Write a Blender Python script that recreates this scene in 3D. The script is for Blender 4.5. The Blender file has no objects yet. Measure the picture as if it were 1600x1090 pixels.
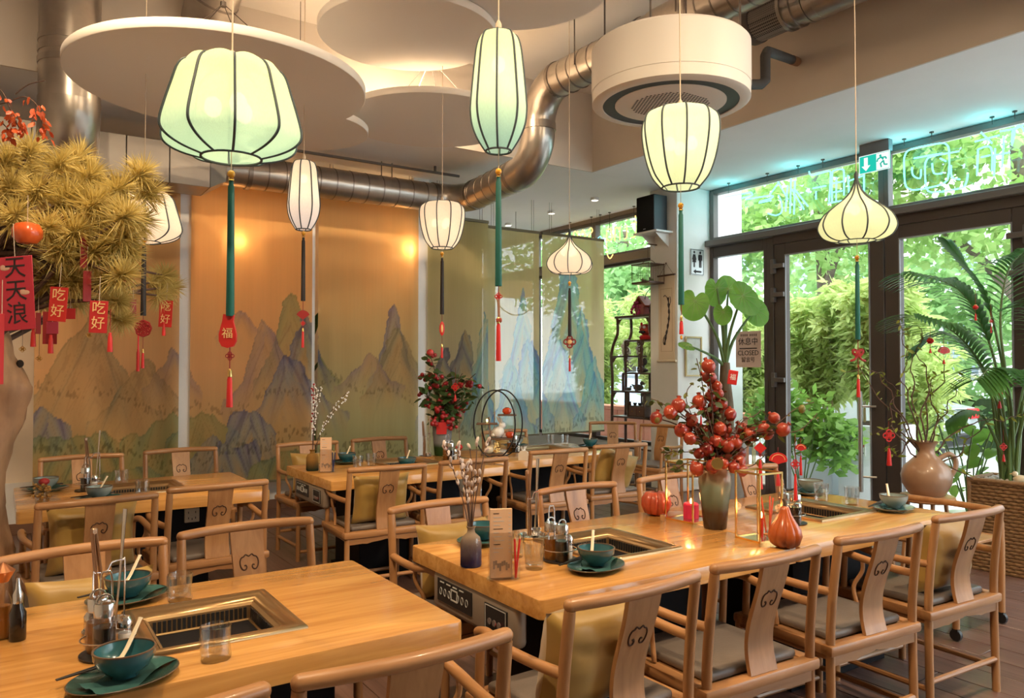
import bpy, bmesh, math, random
from math import sin, cos, pi, sqrt, radians, exp, atan2
from mathutils import Vector, Matrix, Euler, noise
sc = bpy.context.scene
COL = sc.collection
# ------------------------------------------------------------------ camera, sky, light, exposure
cam = bpy.data.cameras.new('camera'); cam.lens = 27.0; cam.sensor_width = 36.0; cam.clip_start = 0.02; cam.clip_end = 200
camo = bpy.data.objects.new('camera', cam); COL.objects.link(camo)
camo.location = (0, 0, 1.5); camo.rotation_euler = (radians(91.3), 0, radians(-33.7))
sc.camera = camo
sc.view_settings.view_transform = 'Standard'; sc.view_settings.look = 'None'
sc.view_settings.exposure = 0.15; sc.view_settings.gamma = 1.0
sc.view_settings.use_curve_mapping = False
sc.cycles.transparent_max_bounces = 32
w = bpy.data.worlds.new('overcast_sky'); sc.world = w; w.use_nodes = True
wn = w.node_tree
bg = wn.nodes['Background']; bg.inputs['Color'].default_value = (0.88, 0.95, 1.0, 1); bg.inputs['Strength'].default_value = 6.0
sun = bpy.data.lights.new('sun', 'SUN'); sun.energy = 3.0; sun.angle = radians(12); sun.color = (1, 0.96, 0.88)
suno = bpy.data.objects.new('sun', sun); COL.objects.link(suno)
suno.rotation_euler = Vector((0.15, 0.35, -1)).to_track_quat('-Z', 'Y').to_euler()

# ------------------------------------------------------------------ helpers: objects
RND = random.Random(11)
def link(o, parent=None):
    COL.objects.link(o)
    if parent: o.parent = parent
    return o
def tag(o, label, cat, group=None):
    o['label'] = label; o['category'] = cat
    if group: o['group'] = group
    return o
def thing(name, label, cat, loc=(0, 0, 0), rz=0.0, group=None):
    o = bpy.data.objects.new(name, None); o.empty_display_size = 0.05
    link(o); o.location = loc; o.rotation_euler = (0, 0, rz)
    return tag(o, label, cat, group)
def dup(root, loc, rz=0.0, label=None, group=None, skip=(), scale=1.0):
    r = root.copy(); link(r); r.location = loc; r.rotation_euler = (0, 0, rz); r.scale = (scale,)*3
    if label: r['label'] = label
    if group: r['group'] = group
    for ch in list(root.children):
        if ch.name.split('.')[0] in skip: continue
        c = ch.copy(); link(c, r)
        for g in list(ch.children):
            d = g.copy(); link(d, c)
    return r
class MB:
    """collects simple solids into one mesh"""
    def __init__(s): s.v = []; s.f = []; s.m = []; s.mi = 0; s.T = Matrix.Identity(4)
    def add(s, vs, fs):
        b = len(s.v); T = s.T
        s.v += [tuple(T @ Vector(p)) for p in vs]
        s.f += [tuple(b + i for i in f) for f in fs]; s.m += [s.mi]*len(fs)
        return s
    def box(s, c, d, rz=0.0, bev=0.0, seg=1):
        bm = bmesh.new(); bmesh.ops.create_cube(bm, size=1.0)
        for v in bm.verts: v.co = Vector((v.co.x*d[0], v.co.y*d[1], v.co.z*d[2]))
        if bev: bmesh.ops.bevel(bm, geom=list(bm.edges), offset=bev, segments=seg, affect='EDGES', profile=0.5)
        Rz = Matrix.Translation(c) @ Matrix.Rotation(rz, 4, 'Z')
        bm.verts.index_update()
        vs = [Rz @ v.co for v in bm.verts]; fs = [[v.index for v in f.verts] for f in bm.faces]
        bm.free(); return s.add(vs, fs)
    def tube(s, pts, r, n=8, caps=True, closed=False, flat=1.0):
        pts = [Vector(p) for p in pts]; N = len(pts)
        rs = r if isinstance(r, (list, tuple)) else [r]*N
        vs = []; ref = None
        for i, p in enumerate(pts):
            if closed: t = pts[(i+1) % N] - pts[i-1]
            elif i == 0: t = pts[1]-pts[0]
            elif i == N-1: t = pts[-1]-pts[-2]
            else: t = (pts[i+1]-p).normalized() + (p-pts[i-1]).normalized()
            if t.length < 1e-9: t = Vector((0, 0, 1))
            t.normalize()
            if ref is None:
                ref = Vector((0, 0, 1)) if abs(t.z) < 0.9 else Vector((1, 0, 0))
                ref = (ref - t*ref.dot(t)).normalized()
            else:
                q = ref - t*ref.dot(t)
                if q.length > 1e-6: ref = q.normalized()
            b = t.cross(ref)
            for k in range(n):
                a = 2*pi*k/n
                vs.append(p + (ref*cos(a)*flat + b*sin(a))*rs[i])
        fs = []
        M = N if closed else N-1
        for i in range(M):
            j = (i+1) % N
            for k in range(n):
                fs.append((i*n+k, i*n+(k+1) % n, j*n+(k+1) % n, j*n+k))
        if caps and not closed:
            fs.append(tuple(range(n))[::-1]); fs.append(tuple((N-1)*n+k for k in range(n)))
        return s.add(vs, fs)
    def lathe(s, prof, n=20, c=(0, 0, 0), close=False, sx=1.0, sy=1.0, rmod=None):
        vs = []; c = Vector(c); L = len(prof)
        for (r, z) in prof:
            for k in range(n):
                a = 2*pi*k/n; rr = r*(rmod(a, z) if rmod else 1.0)
                vs.append(c + Vector((rr*cos(a)*sx, rr*sin(a)*sy, z)))
        fs = []
        for i in range(L-1):
            for k in range(n):
                fs.append((i*n+k, i*n+(k+1) % n, (i+1)*n+(k+1) % n, (i+1)*n+k))
        if close:
            for k in range(n): fs.append(((L-1)*n+k, (L-1)*n+(k+1) % n, (k+1) % n, k))
        else:
            if prof[0][0] > 1e-4: fs.append(tuple(range(n))[::-1])
            if prof[-1][0] > 1e-4: fs.append(tuple((L-1)*n+k for k in range(n)))
        return s.add(vs, fs)
    def ell(s, c, r, n=12, m=8):
        if not isinstance(r, (list, tuple)): r = (r, r, r)
        prof = [(max(sin(pi*i/m), 1e-5), -cos(pi*i/m)) for i in range(m+1)]
        T = s.T; s.T = T @ Matrix.Translation(c) @ Matrix.Diagonal((r[0], r[1], r[2], 1))
        s.lathe(prof, n); s.T = T; return s
    def prism(s, poly, a0, a1, axis='z'):
        n = len(poly)
        def P(p, h):
            return {'z': (p[0], p[1], h), 'y': (p[0], h, p[1]), 'x': (h, p[0], p[1])}[axis]
        vs = [P(p, a0) for p in poly] + [P(p, a1) for p in poly]
        fs = [tuple(range(n))[::-1], tuple(range(n, 2*n))] + [(i, (i+1) % n, n+(i+1) % n, n+i) for i in range(n)]
        return s.add(vs, fs)
    def surf(s, nu, nv, fn, thick=0.0):
        vs = [fn(i/nu, j/nv) for j in range(nv+1) for i in range(nu+1)]
        fs = [(j*(nu+1)+i, j*(nu+1)+i+1, (j+1)*(nu+1)+i+1, (j+1)*(nu+1)+i) for j in range(nv) for i in range(nu)]
        return s.add(vs, fs)
    def frame(s, axis, pos, t, a0, a1, b0, b1, wa, wb=None, bev=0.0):
        """rectangular frame in the plane normal to axis ('x' or 'y'), centred at pos, thickness t; a horizontal, b vertical"""
        wb = wb or wa
        for (p0, p1, q0, q1) in ((a0, a0+wa, b0, b1), (a1-wa, a1, b0, b1), (a0+wa, a1-wa, b0, b0+wb), (a0+wa, a1-wa, b1-wb, b1)):
            if axis == 'x': s.box((pos, (p0+p1)/2, (q0+q1)/2), (t, p1-p0, q1-q0), bev=bev)
            else: s.box(((p0+p1)/2, pos, (q0+q1)/2), (p1-p0, t, q1-q0), bev=bev)
        return s
    def mesh(s, name, mat, smooth=True, ang=40):
        me = bpy.data.meshes.new(name); me.from_pydata(s.v, [], s.f)
        mats = mat if isinstance(mat, (list, tuple)) else [mat]
        for m in mats: me.materials.append(m)
        if len(mats) > 1: me.polygons.foreach_set('material_index', s.m)
        bm = bmesh.new(); bm.from_mesh(me); bmesh.ops.recalc_face_normals(bm, faces=bm.faces); bm.to_mesh(me); bm.free()
        if smooth:
            me.polygons.foreach_set('use_smooth', [True]*len(me.polygons))
            me.set_sharp_from_angle(angle=radians(ang))
        me.update(); return me
    def build(s, name, mat, parent=None, smooth=True, ang=40, loc=None, label=None, kind=None):
        o = bpy.data.objects.new(name, s.mesh(name, mat, smooth, ang)); link(o, parent)
        if loc: o.location = loc
        if label: o['label'] = label
        if kind: o['kind'] = kind
        return o
    def solo(s, name, mat, label, cat, group=None, loc=None, rz=0.0, **k):
        o = s.build(name, mat, None, loc=loc, **k); o.rotation_euler = (0, 0, rz)
        return tag(o, label, cat, group)
def wires(parent, name, mat, segs, r, n=5):
    for sg in segs: MB().tube(sg, r, n).build(name, mat, parent)
def struct(o): o['kind'] = 'structure'; return o
def inst(name, me, parent=None, loc=(0, 0, 0), rot=(0, 0, 0), scale=(1, 1, 1)):
    o = bpy.data.objects.new(name, me); link(o, parent); o.location = loc; o.rotation_euler = rot
    o.scale = scale if isinstance(scale, (tuple, list)) else (scale,)*3
    return o
def arc(c, r, a0, a1, n, plane='xz'):
    out = []
    for i in range(n+1):
        a = radians(a0+(a1-a0)*i/n); u, v = r*cos(a), r*sin(a)
        out.append({'xz': (c[0]+u, c[1], c[2]+v), 'xy': (c[0]+u, c[1]+v, c[2]), 'yz': (c[0], c[1]+u, c[2]+v)}[plane])
    return out
def smooth_path(pts, n=6):
    P = [Vector(p) for p in pts]; out = []
    for i in range(len(P)-1):
        p0 = P[max(i-1, 0)]; p1 = P[i]; p2 = P[i+1]; p3 = P[min(i+2, len(P)-1)]
        for k in range(n):
            t = k/n
            out.append(0.5*((2*p1)+(p2-p0)*t+(2*p0-5*p1+4*p2-p3)*t*t+(3*p1-p0-3*p2+p3)*t**3))
    out.append(P[-1]); return out
def text_mesh(body, size, font_extrude=0.0006, align='CENTER'):
    cu = bpy.data.curves.new('text', 'FONT'); cu.body = body; cu.size = size; cu.extrude = font_extrude
    cu.align_x = align; cu.align_y = 'CENTER'; cu.resolution_u = 2
    o = bpy.data.objects.new('text', cu); COL.objects.link(o)
    dg = bpy.context.evaluated_depsgraph_get()
    me = bpy.data.meshes.new_from_object(o.evaluated_get(dg)); bpy.data.objects.remove(o)
    return me
def text(name, body, size, mat, parent, M4):
    """lettering as a thin solid; M4 maps the text's local xy plane into the parent's space"""
    me = text_mesh(body, size); me.transform(M4); me.materials.clear(); me.materials.append(mat)
    o = bpy.data.objects.new(name, me); link(o, parent); return o
def facing(p, normal, upv=(0, 0, 1)):
    n = Vector(normal).normalized(); u = Vector(upv); x = u.cross(n).normalized(); y = n.cross(x)
    M4 = Matrix((x, y, n)).transposed().to_4x4(); M4.translation = Vector(p); return M4

# ------------------------------------------------------------------ materials (all procedural)
MATS = {}
def _new(name):
    m = bpy.data.materials.new(name); m.use_nodes = True; m.node_tree.nodes.clear()
    nt = m.node_tree; out = nt.nodes.new('ShaderNodeOutputMaterial')
    return m, nt, out
def _nd(nt, t, **kw):
    n = nt.nodes.new(t)
    for k, v in kw.items():
        if k.startswith('_'): setattr(n, k[1:], v)
        else: n.inputs[k].default_value = v
    return n
def rgba(c): return (c[0], c[1], c[2], 1.0)
def ramp(nt, fac, stops):
    r = nt.nodes.new('ShaderNodeValToRGB'); el = r.color_ramp.elements
    while len(el) < len(stops): el.new(0.5)
    for e, (p, c) in zip(el, stops): e.position = p; e.color = rgba(c)
    nt.links.new(fac, r.inputs['Fac']); return r.outputs['Color']
def coords(nt, scale=(1, 1, 1), kind='Object', rnd=True):
    tc = nt.nodes.new('ShaderNodeTexCoord'); mp = nt.nodes.new('ShaderNodeMapping')
    mp.inputs['Scale'].default_value = scale
    nt.links.new(tc.outputs[kind], mp.inputs['Vector'])
    if rnd:
        oi = nt.nodes.new('ShaderNodeObjectInfo'); ml = nt.nodes.new('ShaderNodeMath'); ml.operation = 'MULTIPLY'; ml.inputs[1].default_value = 37.0
        nt.links.new(oi.outputs['Random'], ml.inputs[0])
        cb = nt.nodes.new('ShaderNodeCombineXYZ'); nt.links.new(ml.outputs[0], cb.inputs[0]); nt.links.new(ml.outputs[0], cb.inputs[1]); nt.links.new(ml.outputs[0], cb.inputs[2])
        nt.links.new(cb.outputs[0], mp.inputs['Location'])
    return mp.outputs['Vector']
def tex_noise(nt, vec, scale, detail=3.0, rough=0.5, dist=0.0):
    n = _nd(nt, 'ShaderNodeTexNoise', Scale=scale, Detail=detail, Roughness=rough, Distortion=dist)
    nt.links.new(vec, n.inputs['Vector']); return n.outputs['Fac']
def M(name, col=(0.5, 0.5, 0.5), rough=0.5, metal=0.0, var=0.0, vscale=6.0, stretch=(1, 1, 1), bump=0.0, bscale=40.0, coat=0.0, emit=None, es=0.0, spec=0.5, trans=0.0, sss=0.0, alpha=1.0, sheen=0.0, col2=None):
    if name in MATS: return MATS[name]
    m, nt, out = _new(name); L = nt.links.new
    p = _nd(nt, 'ShaderNodeBsdfPrincipled', Roughness=rough, Metallic=metal)
    p.inputs['Base Color'].default_value = rgba(col)
    p.inputs['Specular IOR Level'].default_value = spec
    if coat: p.inputs['Coat Weight'].default_value = coat; p.inputs['Coat Roughness'].default_value = 0.12
    if trans: p.inputs['Transmission Weight'].default_value = trans
    if sheen: p.inputs['Sheen Weight'].default_value = sheen
    if emit: p.inputs['Emission Color'].default_value = rgba(emit); p.inputs['Emission Strength'].default_value = es
    if alpha < 1: p.inputs['Alpha'].default_value = alpha
    if var or col2:
        v = coords(nt, stretch); f = tex_noise(nt, v, vscale, 4.0, 0.55)
        c2 = col2 or tuple(min(1, c*(1+var)) for c in col); c1 = col if col2 else tuple(c*(1-var) for c in col)
        L(ramp(nt, f, [(0.3, c1), (0.7, c2)]), p.inputs['Base Color'])
    if bump:
        v = coords(nt, stretch); f = tex_noise(nt, v, bscale, 4.0)
        b = _nd(nt, 'ShaderNodeBump', Strength=bump, Distance=0.01); L(f, b.inputs['Height']); L(b.outputs[0], p.inputs['Normal'])
    L(p.outputs[0], out.inputs['Surface']); MATS[name] = m; return m
def wood(name, c1, c2, axis='x', rough=0.38, coat=0.25, dens=1.0, knots=False, streak=0.6):
    """timber with grain along one axis of the object"""
    m, nt, out = _new(name); L = nt.links.new
    s = {'x': (1.6, 26, 26), 'y': (26, 1.6, 26), 'z': (26, 26, 1.6)}[axis]
    v = coords(nt, tuple(q*dens for q in s))
    f1 = tex_noise(nt, v, 1.0, 5.0, 0.6, 0.6)
    s2 = {'x': (0.5, 5, 5), 'y': (5, 0.5, 5), 'z': (5, 5, 0.5)}[axis]
    v2 = coords(nt, tuple(q*dens for q in s2)); f2 = tex_noise(nt, v2, 1.0, 2.0, 0.5, 0.8)
    mx = _nd(nt, 'ShaderNodeMath', _operation='MULTIPLY_ADD'); L(f2, mx.inputs[0]); mx.inputs[1].default_value = 1.0-streak
    ml = _nd(nt, 'ShaderNodeMath', _operation='MULTIPLY'); L(f1, ml.inputs[0]); ml.inputs[1].default_value = streak
    L(ml.outputs[0], mx.inputs[2])
    mid = tuple((a+b)/2 for a, b in zip(c1, c2))
    c = ramp(nt, mx.outputs[0], [(0.32, c1), (0.5, mid), (0.66, c2)])
    p = _nd(nt, 'ShaderNodeBsdfPrincipled', Roughness=rough)
    if knots:
        v3 = coords(nt, tuple({'x': (2.2, 9, 9), 'y': (9, 2.2, 9), 'z': (9, 9, 2.2)}[axis]))
        vo = _nd(nt, 'ShaderNodeTexVoronoi', Scale=0.9); L(v3, vo.inputs['Vector'])
        r2 = nt.nodes.new('ShaderNodeValToRGB'); r2.color_ramp.elements[0].position = 0.03; r2.color_ramp.elements[1].position = 0.085
        r2.color_ramp.elements[0].color = (0.35, 0.22, 0.12, 1); r2.color_ramp.elements[1].color = (1, 1, 1, 1)
        L(vo.outputs['Distance'], r2.inputs['Fac'])
        mm = _nd(nt, 'ShaderNodeMix', _data_type='RGBA', _blend_type='MULTIPLY'); mm.inputs[0].default_value = 0.85
        L(c, mm.inputs[6]); L(r2.outputs['Color'], mm.inputs[7]); c = mm.outputs[2]
    L(c, p.inputs['Base Color'])
    if coat: p.inputs['Coat Weight'].default_value = coat; p.inputs['Coat Roughness'].default_value = 0.1
    b = _nd(nt, 'ShaderNodeBump', Strength=0.06, Distance=0.005); L(f1, b.inputs['Height']); L(b.outputs[0], p.inputs['Normal'])
    L(p.outputs[0], out.inputs['Surface']); MATS[name] = m; return m
def pane_mat(name, tint=(0.93, 0.97, 0.96), refl=0.35, base=None):
    m, nt, out = _new(name); L = nt.links.new
    t = _nd(nt, 'ShaderNodeBsdfTransparent', Color=rgba(tint)); g = _nd(nt, 'ShaderNodeBsdfGlossy', Roughness=0.02)
    lw = _nd(nt, 'ShaderNodeLayerWeight', Blend=0.5); pw = _nd(nt, 'ShaderNodeMath', _operation='POWER'); pw.inputs[1].default_value = 4.0; L(lw.outputs['Facing'], pw.inputs[0])
    ml = _nd(nt, 'ShaderNodeMath', _operation='MULTIPLY_ADD'); ml.inputs[1].default_value = refl; ml.inputs[2].default_value = 0.09*refl if base is None else base; L(pw.outputs[0], ml.inputs[0]); mx = nt.nodes.new('ShaderNodeMixShader')
    L(ml.outputs[0], mx.inputs[0]); L(t.outputs[0], mx.inputs[1]); L(g.outputs[0], mx.inputs[2]); L(mx.outputs[0], out.inputs['Surface'])
    MATS[name] = m; return m
def cloth_mat(name, col, transl=0.4, transp=0.0, emit=0.0, attr=None, col_top=None, zr=None, weave=0.0):
    """thin cloth or paper that lets some light through; colour from the dye (two tones along the height) or from the print"""
    m, nt, out = _new(name); L = nt.links.new
    if attr:
        a = nt.nodes.new('ShaderNodeVertexColor'); a.layer_name = attr; c = a.outputs['Color']
    elif col_top:
        tc = nt.nodes.new('ShaderNodeTexCoord'); sp = nt.nodes.new('ShaderNodeSeparateXYZ'); L(tc.outputs['Object'], sp.inputs[0])
        mr = _nd(nt, 'ShaderNodeMapRange'); mr.inputs['From Min'].default_value = zr[0]; mr.inputs['From Max'].default_value = zr[1]; L(sp.outputs['Z'], mr.inputs['Value'])
        c = ramp(nt, mr.outputs[0], [(0.0, col), (0.35, tuple(0.6*a+0.4*b for a, b in zip(col, col_top))), (0.8, col_top)])
    else:
        rg = nt.nodes.new('ShaderNodeRGB'); rg.outputs[0].default_value = rgba(col); c = rg.outputs[0]
    if weave:
        v = coords(nt, (1, 1, 0.12), rnd=False); f = tex_noise(nt, v, 420.0, 2.0); f = ramp(nt, f, [(0.3, (1-weave,)*3), (0.7, (1, 1, 1))])
        mm = _nd(nt, 'ShaderNodeMix', _data_type='RGBA', _blend_type='MULTIPLY'); mm.inputs[0].default_value = 1.0
        L(c, mm.inputs[6]); L(f, mm.inputs[7]); c = mm.outputs[2]
    d = nt.nodes.new('ShaderNodeBsdfDiffuse'); t = nt.nodes.new('ShaderNodeBsdfTranslucent'); L(c, d.inputs[0]); L(c, t.inputs[0])
    mx = nt.nodes.new('ShaderNodeMixShader'); mx.inputs[0].default_value = transl; L(d.outputs[0], mx.inputs[1]); L(t.outputs[0], mx.inputs[2]); s = mx.outputs[0]
    if emit:
        e = _nd(nt, 'ShaderNodeEmission', Strength=emit); L(c, e.inputs[0]); ad = nt.nodes.new('ShaderNodeAddShader'); L(s, ad.inputs[0]); L(e.outputs[0], ad.inputs[1]); s = ad.outputs[0]
    if transp:
        tr = nt.nodes.new('ShaderNodeBsdfTransparent'); m2 = nt.nodes.new('ShaderNodeMixShader'); m2.inputs[0].default_value = transp
        L(s, m2.inputs[1]); L(tr.outputs[0], m2.inputs[2]); s = m2.outputs[0]
    L(s, out.inputs['Surface']); MATS[name] = m; return m
def leaf_mat(name, c1, c2, transl=0.35, rough=0.5):
    m, nt, out = _new(name); L = nt.links.new
    v = coords(nt, (1, 1, 1)); f = tex_noise(nt, v, 3.0, 3.0); c = ramp(nt, f, [(0.3, c1), (0.7, c2)])
    p = _nd(nt, 'ShaderNodeBsdfPrincipled', Roughness=rough); t = nt.nodes.new('ShaderNodeBsdfTranslucent'); L(c, p.inputs['Base Color']); L(c, t.inputs[0])
    mx = nt.nodes.new('ShaderNodeMixShader'); mx.inputs[0].default_value = transl; L(p.outputs[0], mx.inputs[1]); L(t.outputs[0], mx.inputs[2])
    L(mx.outputs[0], out.inputs['Surface']); MATS[name] = m; return m
def glow(name, col, s):
    m, nt, out = _new(name); e = _nd(nt, 'ShaderNodeEmission', Strength=s); e.inputs[0].default_value = rgba(col)
    nt.links.new(e.outputs[0], out.inputs['Surface']); MATS[name] = m; return m

CEIL = M('ceiling_plaster', (0.82, 0.77, 0.72), 0.9, var=0.03, vscale=2)
LOWC = M('low_ceiling_plaster', (0.88, 0.88, 0.89), 0.9, var=0.02, vscale=2)
WALLW = M('white_wall_plaster', (0.80, 0.79, 0.77), 0.85, var=0.02, bump=0.05, bscale=60)
WALLB = M('cream_wall_plaster', (0.82, 0.70, 0.56), 0.85, var=0.03)
BEAM = M('beige_beam_plaster', (0.62, 0.555, 0.49), 0.9, var=0.03, vscale=2)
PLANK = wood('floor_plank_wood', (0.10, 0.050, 0.040), (0.22, 0.125, 0.098), 'y', 0.36, 0.12)
FBASE = M('floor_joint', (0.05, 0.035, 0.03), 0.8)
OAKX = wood('table_wood', (0.40, 0.165, 0.036), (0.74, 0.40, 0.12), 'x', 0.26, 0.45, 1.0, knots=True)
CH_X = wood('chair_wood_rail', (0.30, 0.130, 0.046), (0.50, 0.255, 0.105), 'x', 0.4, 0.2)
CH_Y = wood('chair_wood_arm', (0.30, 0.130, 0.046), (0.50, 0.255, 0.105), 'y', 0.4, 0.2)
CH_Z = wood('chair_wood_post', (0.31, 0.135, 0.048), (0.50, 0.26, 0.108), 'z', 0.4, 0.2)
CARVE = M('carved_groove', (0.07, 0.03, 0.015), 0.8)
PAD = M('taupe_leather', (0.165, 0.135, 0.115), 0.42, var=0.12, vscale=8, bump=0.1, bscale=90)
GOLDC = M('ochre_satin', (0.36, 0.215, 0.045), 0.42, var=0.1, vscale=5, sheen=0.3)
BLACK = M('black_laminate', (0.010, 0.009, 0.011), 0.6, spec=0.15)
BLACKP = M('black_plastic', (0.02, 0.02, 0.022), 0.4)
BRONZE = M('bronze_steel', (0.42, 0.27, 0.13), 0.28, 0.85, var=0.1, vscale=3)
PIT = M('pot_pit', (0.06, 0.035, 0.02), 0.4, 0.4)
GALV = M('galvanised_steel', (0.44, 0.40, 0.36), 0.3, 0.9, var=0.14, vscale=5, bump=0.04, bscale=12)
GALVD = M('duct_seam_steel', (0.25, 0.22, 0.20), 0.4, 0.9)
STEEL = M('polished_steel', (0.72, 0.70, 0.68), 0.15, 1.0)
BRASS = M('brass', (0.80, 0.55, 0.20), 0.25, 1.0)
FRAME = M('dark_bronze_window_frame', (0.075, 0.06, 0.055), 0.42, 0.2)
TRANS = M('transom_frame', (0.17, 0.15, 0.14), 0.45, 0.2)
PANE = pane_mat('window_pane', (0.96, 0.985, 0.98), 0.35)
BOXGL = pane_mat('lantern_pane', (0.97, 0.94, 0.91), 0.3, 0.012)
GLASS = pane_mat('drinking_glass', (0.97, 0.98, 0.98), 0.9, 0.16)
ACRYL = pane_mat('clear_acrylic', (0.94, 0.93, 0.92), 0.7)
TEAL = M('teal_glaze', (0.030, 0.125, 0.15), 0.22, var=0.2, vscale=14, coat=0.4)
TEALD = M('dark_teal_glaze', (0.020, 0.064, 0.055), 0.25, var=0.2, vscale=14, coat=0.4)
GREY_GL = M('grey_glaze', (0.26, 0.33, 0.33), 0.25, var=0.15, vscale=14, coat=0.4)
RIMBR = M('brown_rim_glaze', (0.12, 0.07, 0.04), 0.35)
NAPK = M('teal_napkin', (0.020, 0.090, 0.082), 0.85)
IVORY = M('ivory_ceramic', (0.76, 0.66, 0.48), 0.25, coat=0.3)
CHOP = M('black_chopstick', (0.025, 0.018, 0.016), 0.4)
RED = M('red_lacquer', (0.55, 0.02, 0.018), 0.45)
REDD = M('deep_red', (0.28, 0.012, 0.014), 0.55)
REDS = M('red_silk', (0.62, 0.02, 0.02), 0.6)
REDPAPER = M('red_paper', (0.50, 0.018, 0.022), 0.6)
CRIMSON = M('crimson_card', (0.55, 0.03, 0.06), 0.55)
GOLDP = M('gold_print', (0.83, 0.58, 0.26), 0.4)
INK = M('ink_print', (0.03, 0.02, 0.025), 0.7)
WHITEP = M('white_plastic', (0.82, 0.82, 0.82), 0.4)
WHITEC = M('white_ceramic', (0.78, 0.76, 0.72), 0.3, coat=0.3)
PAPER = M('menu_paper', (0.72, 0.47, 0.29), 0.7)
CREAMP = M('scroll_paper', (0.74, 0.62, 0.48), 0.8, var=0.03)
DARKW = wood('dark_rosewood', (0.05, 0.022, 0.015), (0.12, 0.055, 0.035), 'z', 0.4, 0.2)
BARK = M('twig_bark', (0.10, 0.055, 0.04), 0.85, var=0.3, vscale=30)
TEALS = M('teal_silk', (0.0, 0.095, 0.08), 0.55, var=0.25, vscale=60, stretch=(1, 1, 0.02))
BLKS = M('black_silk', (0.014, 0.010, 0.012), 0.6, var=0.3, vscale=60, stretch=(1, 1, 0.02))
AMBER = M('amber_bead', (0.75, 0.36, 0.03), 0.1, coat=0.6)
RIB = M('slate_rib', (0.05, 0.07, 0.08), 0.6)
CORD = M('lamp_cord', (0.62, 0.50, 0.38), 0.6)
WIRE = M('hanging_wire', (0.12, 0.10, 0.09), 0.4, 0.6)

# ------------------------------------------------------------------ the room
ZL, ZH = 3.67, 4.54         # low and high ceiling
XW = 7.3                    # window wall
# floor: joint bed with planks laid on it
fl = struct(MB().box((2.4, 4.6, -0.06), (10.0, 17.0, 0.10)).build('floor', FBASE, smooth=False))
pm = MB().box((0, 0, 0), (0.196, 1.196, 0.012), bev=0.002).mesh('plank', PLANK)
pc = MB().box((0, 0, 0), (0.196, 0.596, 0.012), bev=0.002).mesh('plank', PLANK)
np_ = 0
for i in range(35):
    xx = 0.35 + i*0.2
    for j in range(7):
        yy = 0.6 + j*1.2 + (i % 3)*0.4
        if i > 24 and j == 0: continue
        inst('plank', pm, fl, (xx, yy, 0.0 - 0.004))
        np_ += 1
rest = MB()
for i in range(50):
    xx = -2.45 + i*0.2
    for j in range(14):
        yy = -3.0 + j*1.2 + (i % 3)*0.4
        if 0.3 < xx < 7.2 and 0.5 < yy < 8.6 and not (i-14 > 24 and yy < 1.7): continue
        if xx > 7.2: continue
        rest.box((xx, yy, -0.006), (0.196, 1.196, 0.012))
rest.build('planks_out_of_view', PLANK, fl, smooth=False, kind='stuff')

# ceilings
struct(MB().box((1.4, 1.6, ZH+0.05), (8.4, 10.4, 0.1)).build('ceiling', CEIL, smooth=False))
struct(MB().box((6.55, 1.6, ZL+0.5), (2.1, 10.04, 1.0)).build('ceiling_low', LOWC, smooth=False))
struct(MB().box((2.5, 9.9, ZL+0.5), (10.2, 6.56, 1.0)).build('ceiling_low', LOWC, smooth=False))
struct(MB().box((5.49, 1.6, ZL+0.44), (0.02, 10.04, 0.88)).build('trim_1', BEAM, smooth=False))
struct(MB().box((1.45, 6.61, ZL+0.44), (8.1, 0.02, 0.88)).build('trim_2', BEAM, smooth=False))
# back wall, its white end pillar and baseboard
struct(MB().box((1.0, 8.28, 1.84), (7.2, 0.16, 3.66)).build('wall_back', WALLB, smooth=False))
struct(MB().box((4.74, 8.16, 1.84), (0.26, 0.42, 3.66)).build('pillar_back', WALLW, smooth=False))
for (x0, x1) in ((1.38, 1.56), (2.70, 2.775), (3.93, 4.13)):
    struct(MB().box(((x0+x1)/2, 8.075, 1.84), (x1-x0, 0.29, 3.66)).build('pilaster_back', WALLW, smooth=False))
struct(MB().box((1.1, 8.17, 0.05), (7.4, 0.03, 0.10), bev=0.004).build('baseboard_back', M('baseboard_wood', (0.20, 0.10, 0.06), 0.5), smooth=False))
struct(MB().box((1.0, 8.185, 0.28), (7.2, 0.03, 0.36)).build('wall_back_plinth', WALLW, smooth=False))
struct(MB().box((-2.68, 2.4, 2.27), (0.16, 12.0, 4.54)).build('wall_left', WALLB, smooth=False))
struct(MB().box((4.9, 13.1, 1.84), (5.4, 0.16, 3.66)).build('wall_far', WALLW, smooth=False))
struct(MB().box((2.3, 10.7, 1.84), (0.16, 4.8, 3.66)).build('wall_far_left', WALLW, smooth=False))
# unseen wall behind the camera; its window is added for soft daylight fill
wf = MB()
wf.box((2.4, -3.5, 0.15), (10.0, 0.2, 0.3)); wf.box((2.4, -3.5, 4.0), (10.0, 0.2, 1.1))
for xx in (-2.5, 7.3): wf.box((xx, -3.5, 2.0), (0.3, 0.2, 3.6))
struct(wf.build('wall_front', WALLW, smooth=False))
wl = MB().box((1.2, -3.5, 1.9), (7.3, 0.19, 3.3)); struct(wl.build('wall_front_panel', WALLB, smooth=False))
for k, (a, b) in enumerate(((4.85, 7.15),)):
    o = struct(MB().frame('y', -3.5, 0.08, a, b, 0.3, 3.45, 0.07).build('window_%d' % (10+k), FRAME, smooth=False))
    MB().box(((a+b)/2, -3.5, 1.87), (b-a-0.14, 0.012, 3.0)).build('pane', PANE, o, smooth=False)
# pillar between the doors and the side window
struct(MB().box((7.06, 6.73, 1.84), (0.72, 0.46, 3.66), bev=0.008).build('pillar_white', WALLW))
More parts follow.
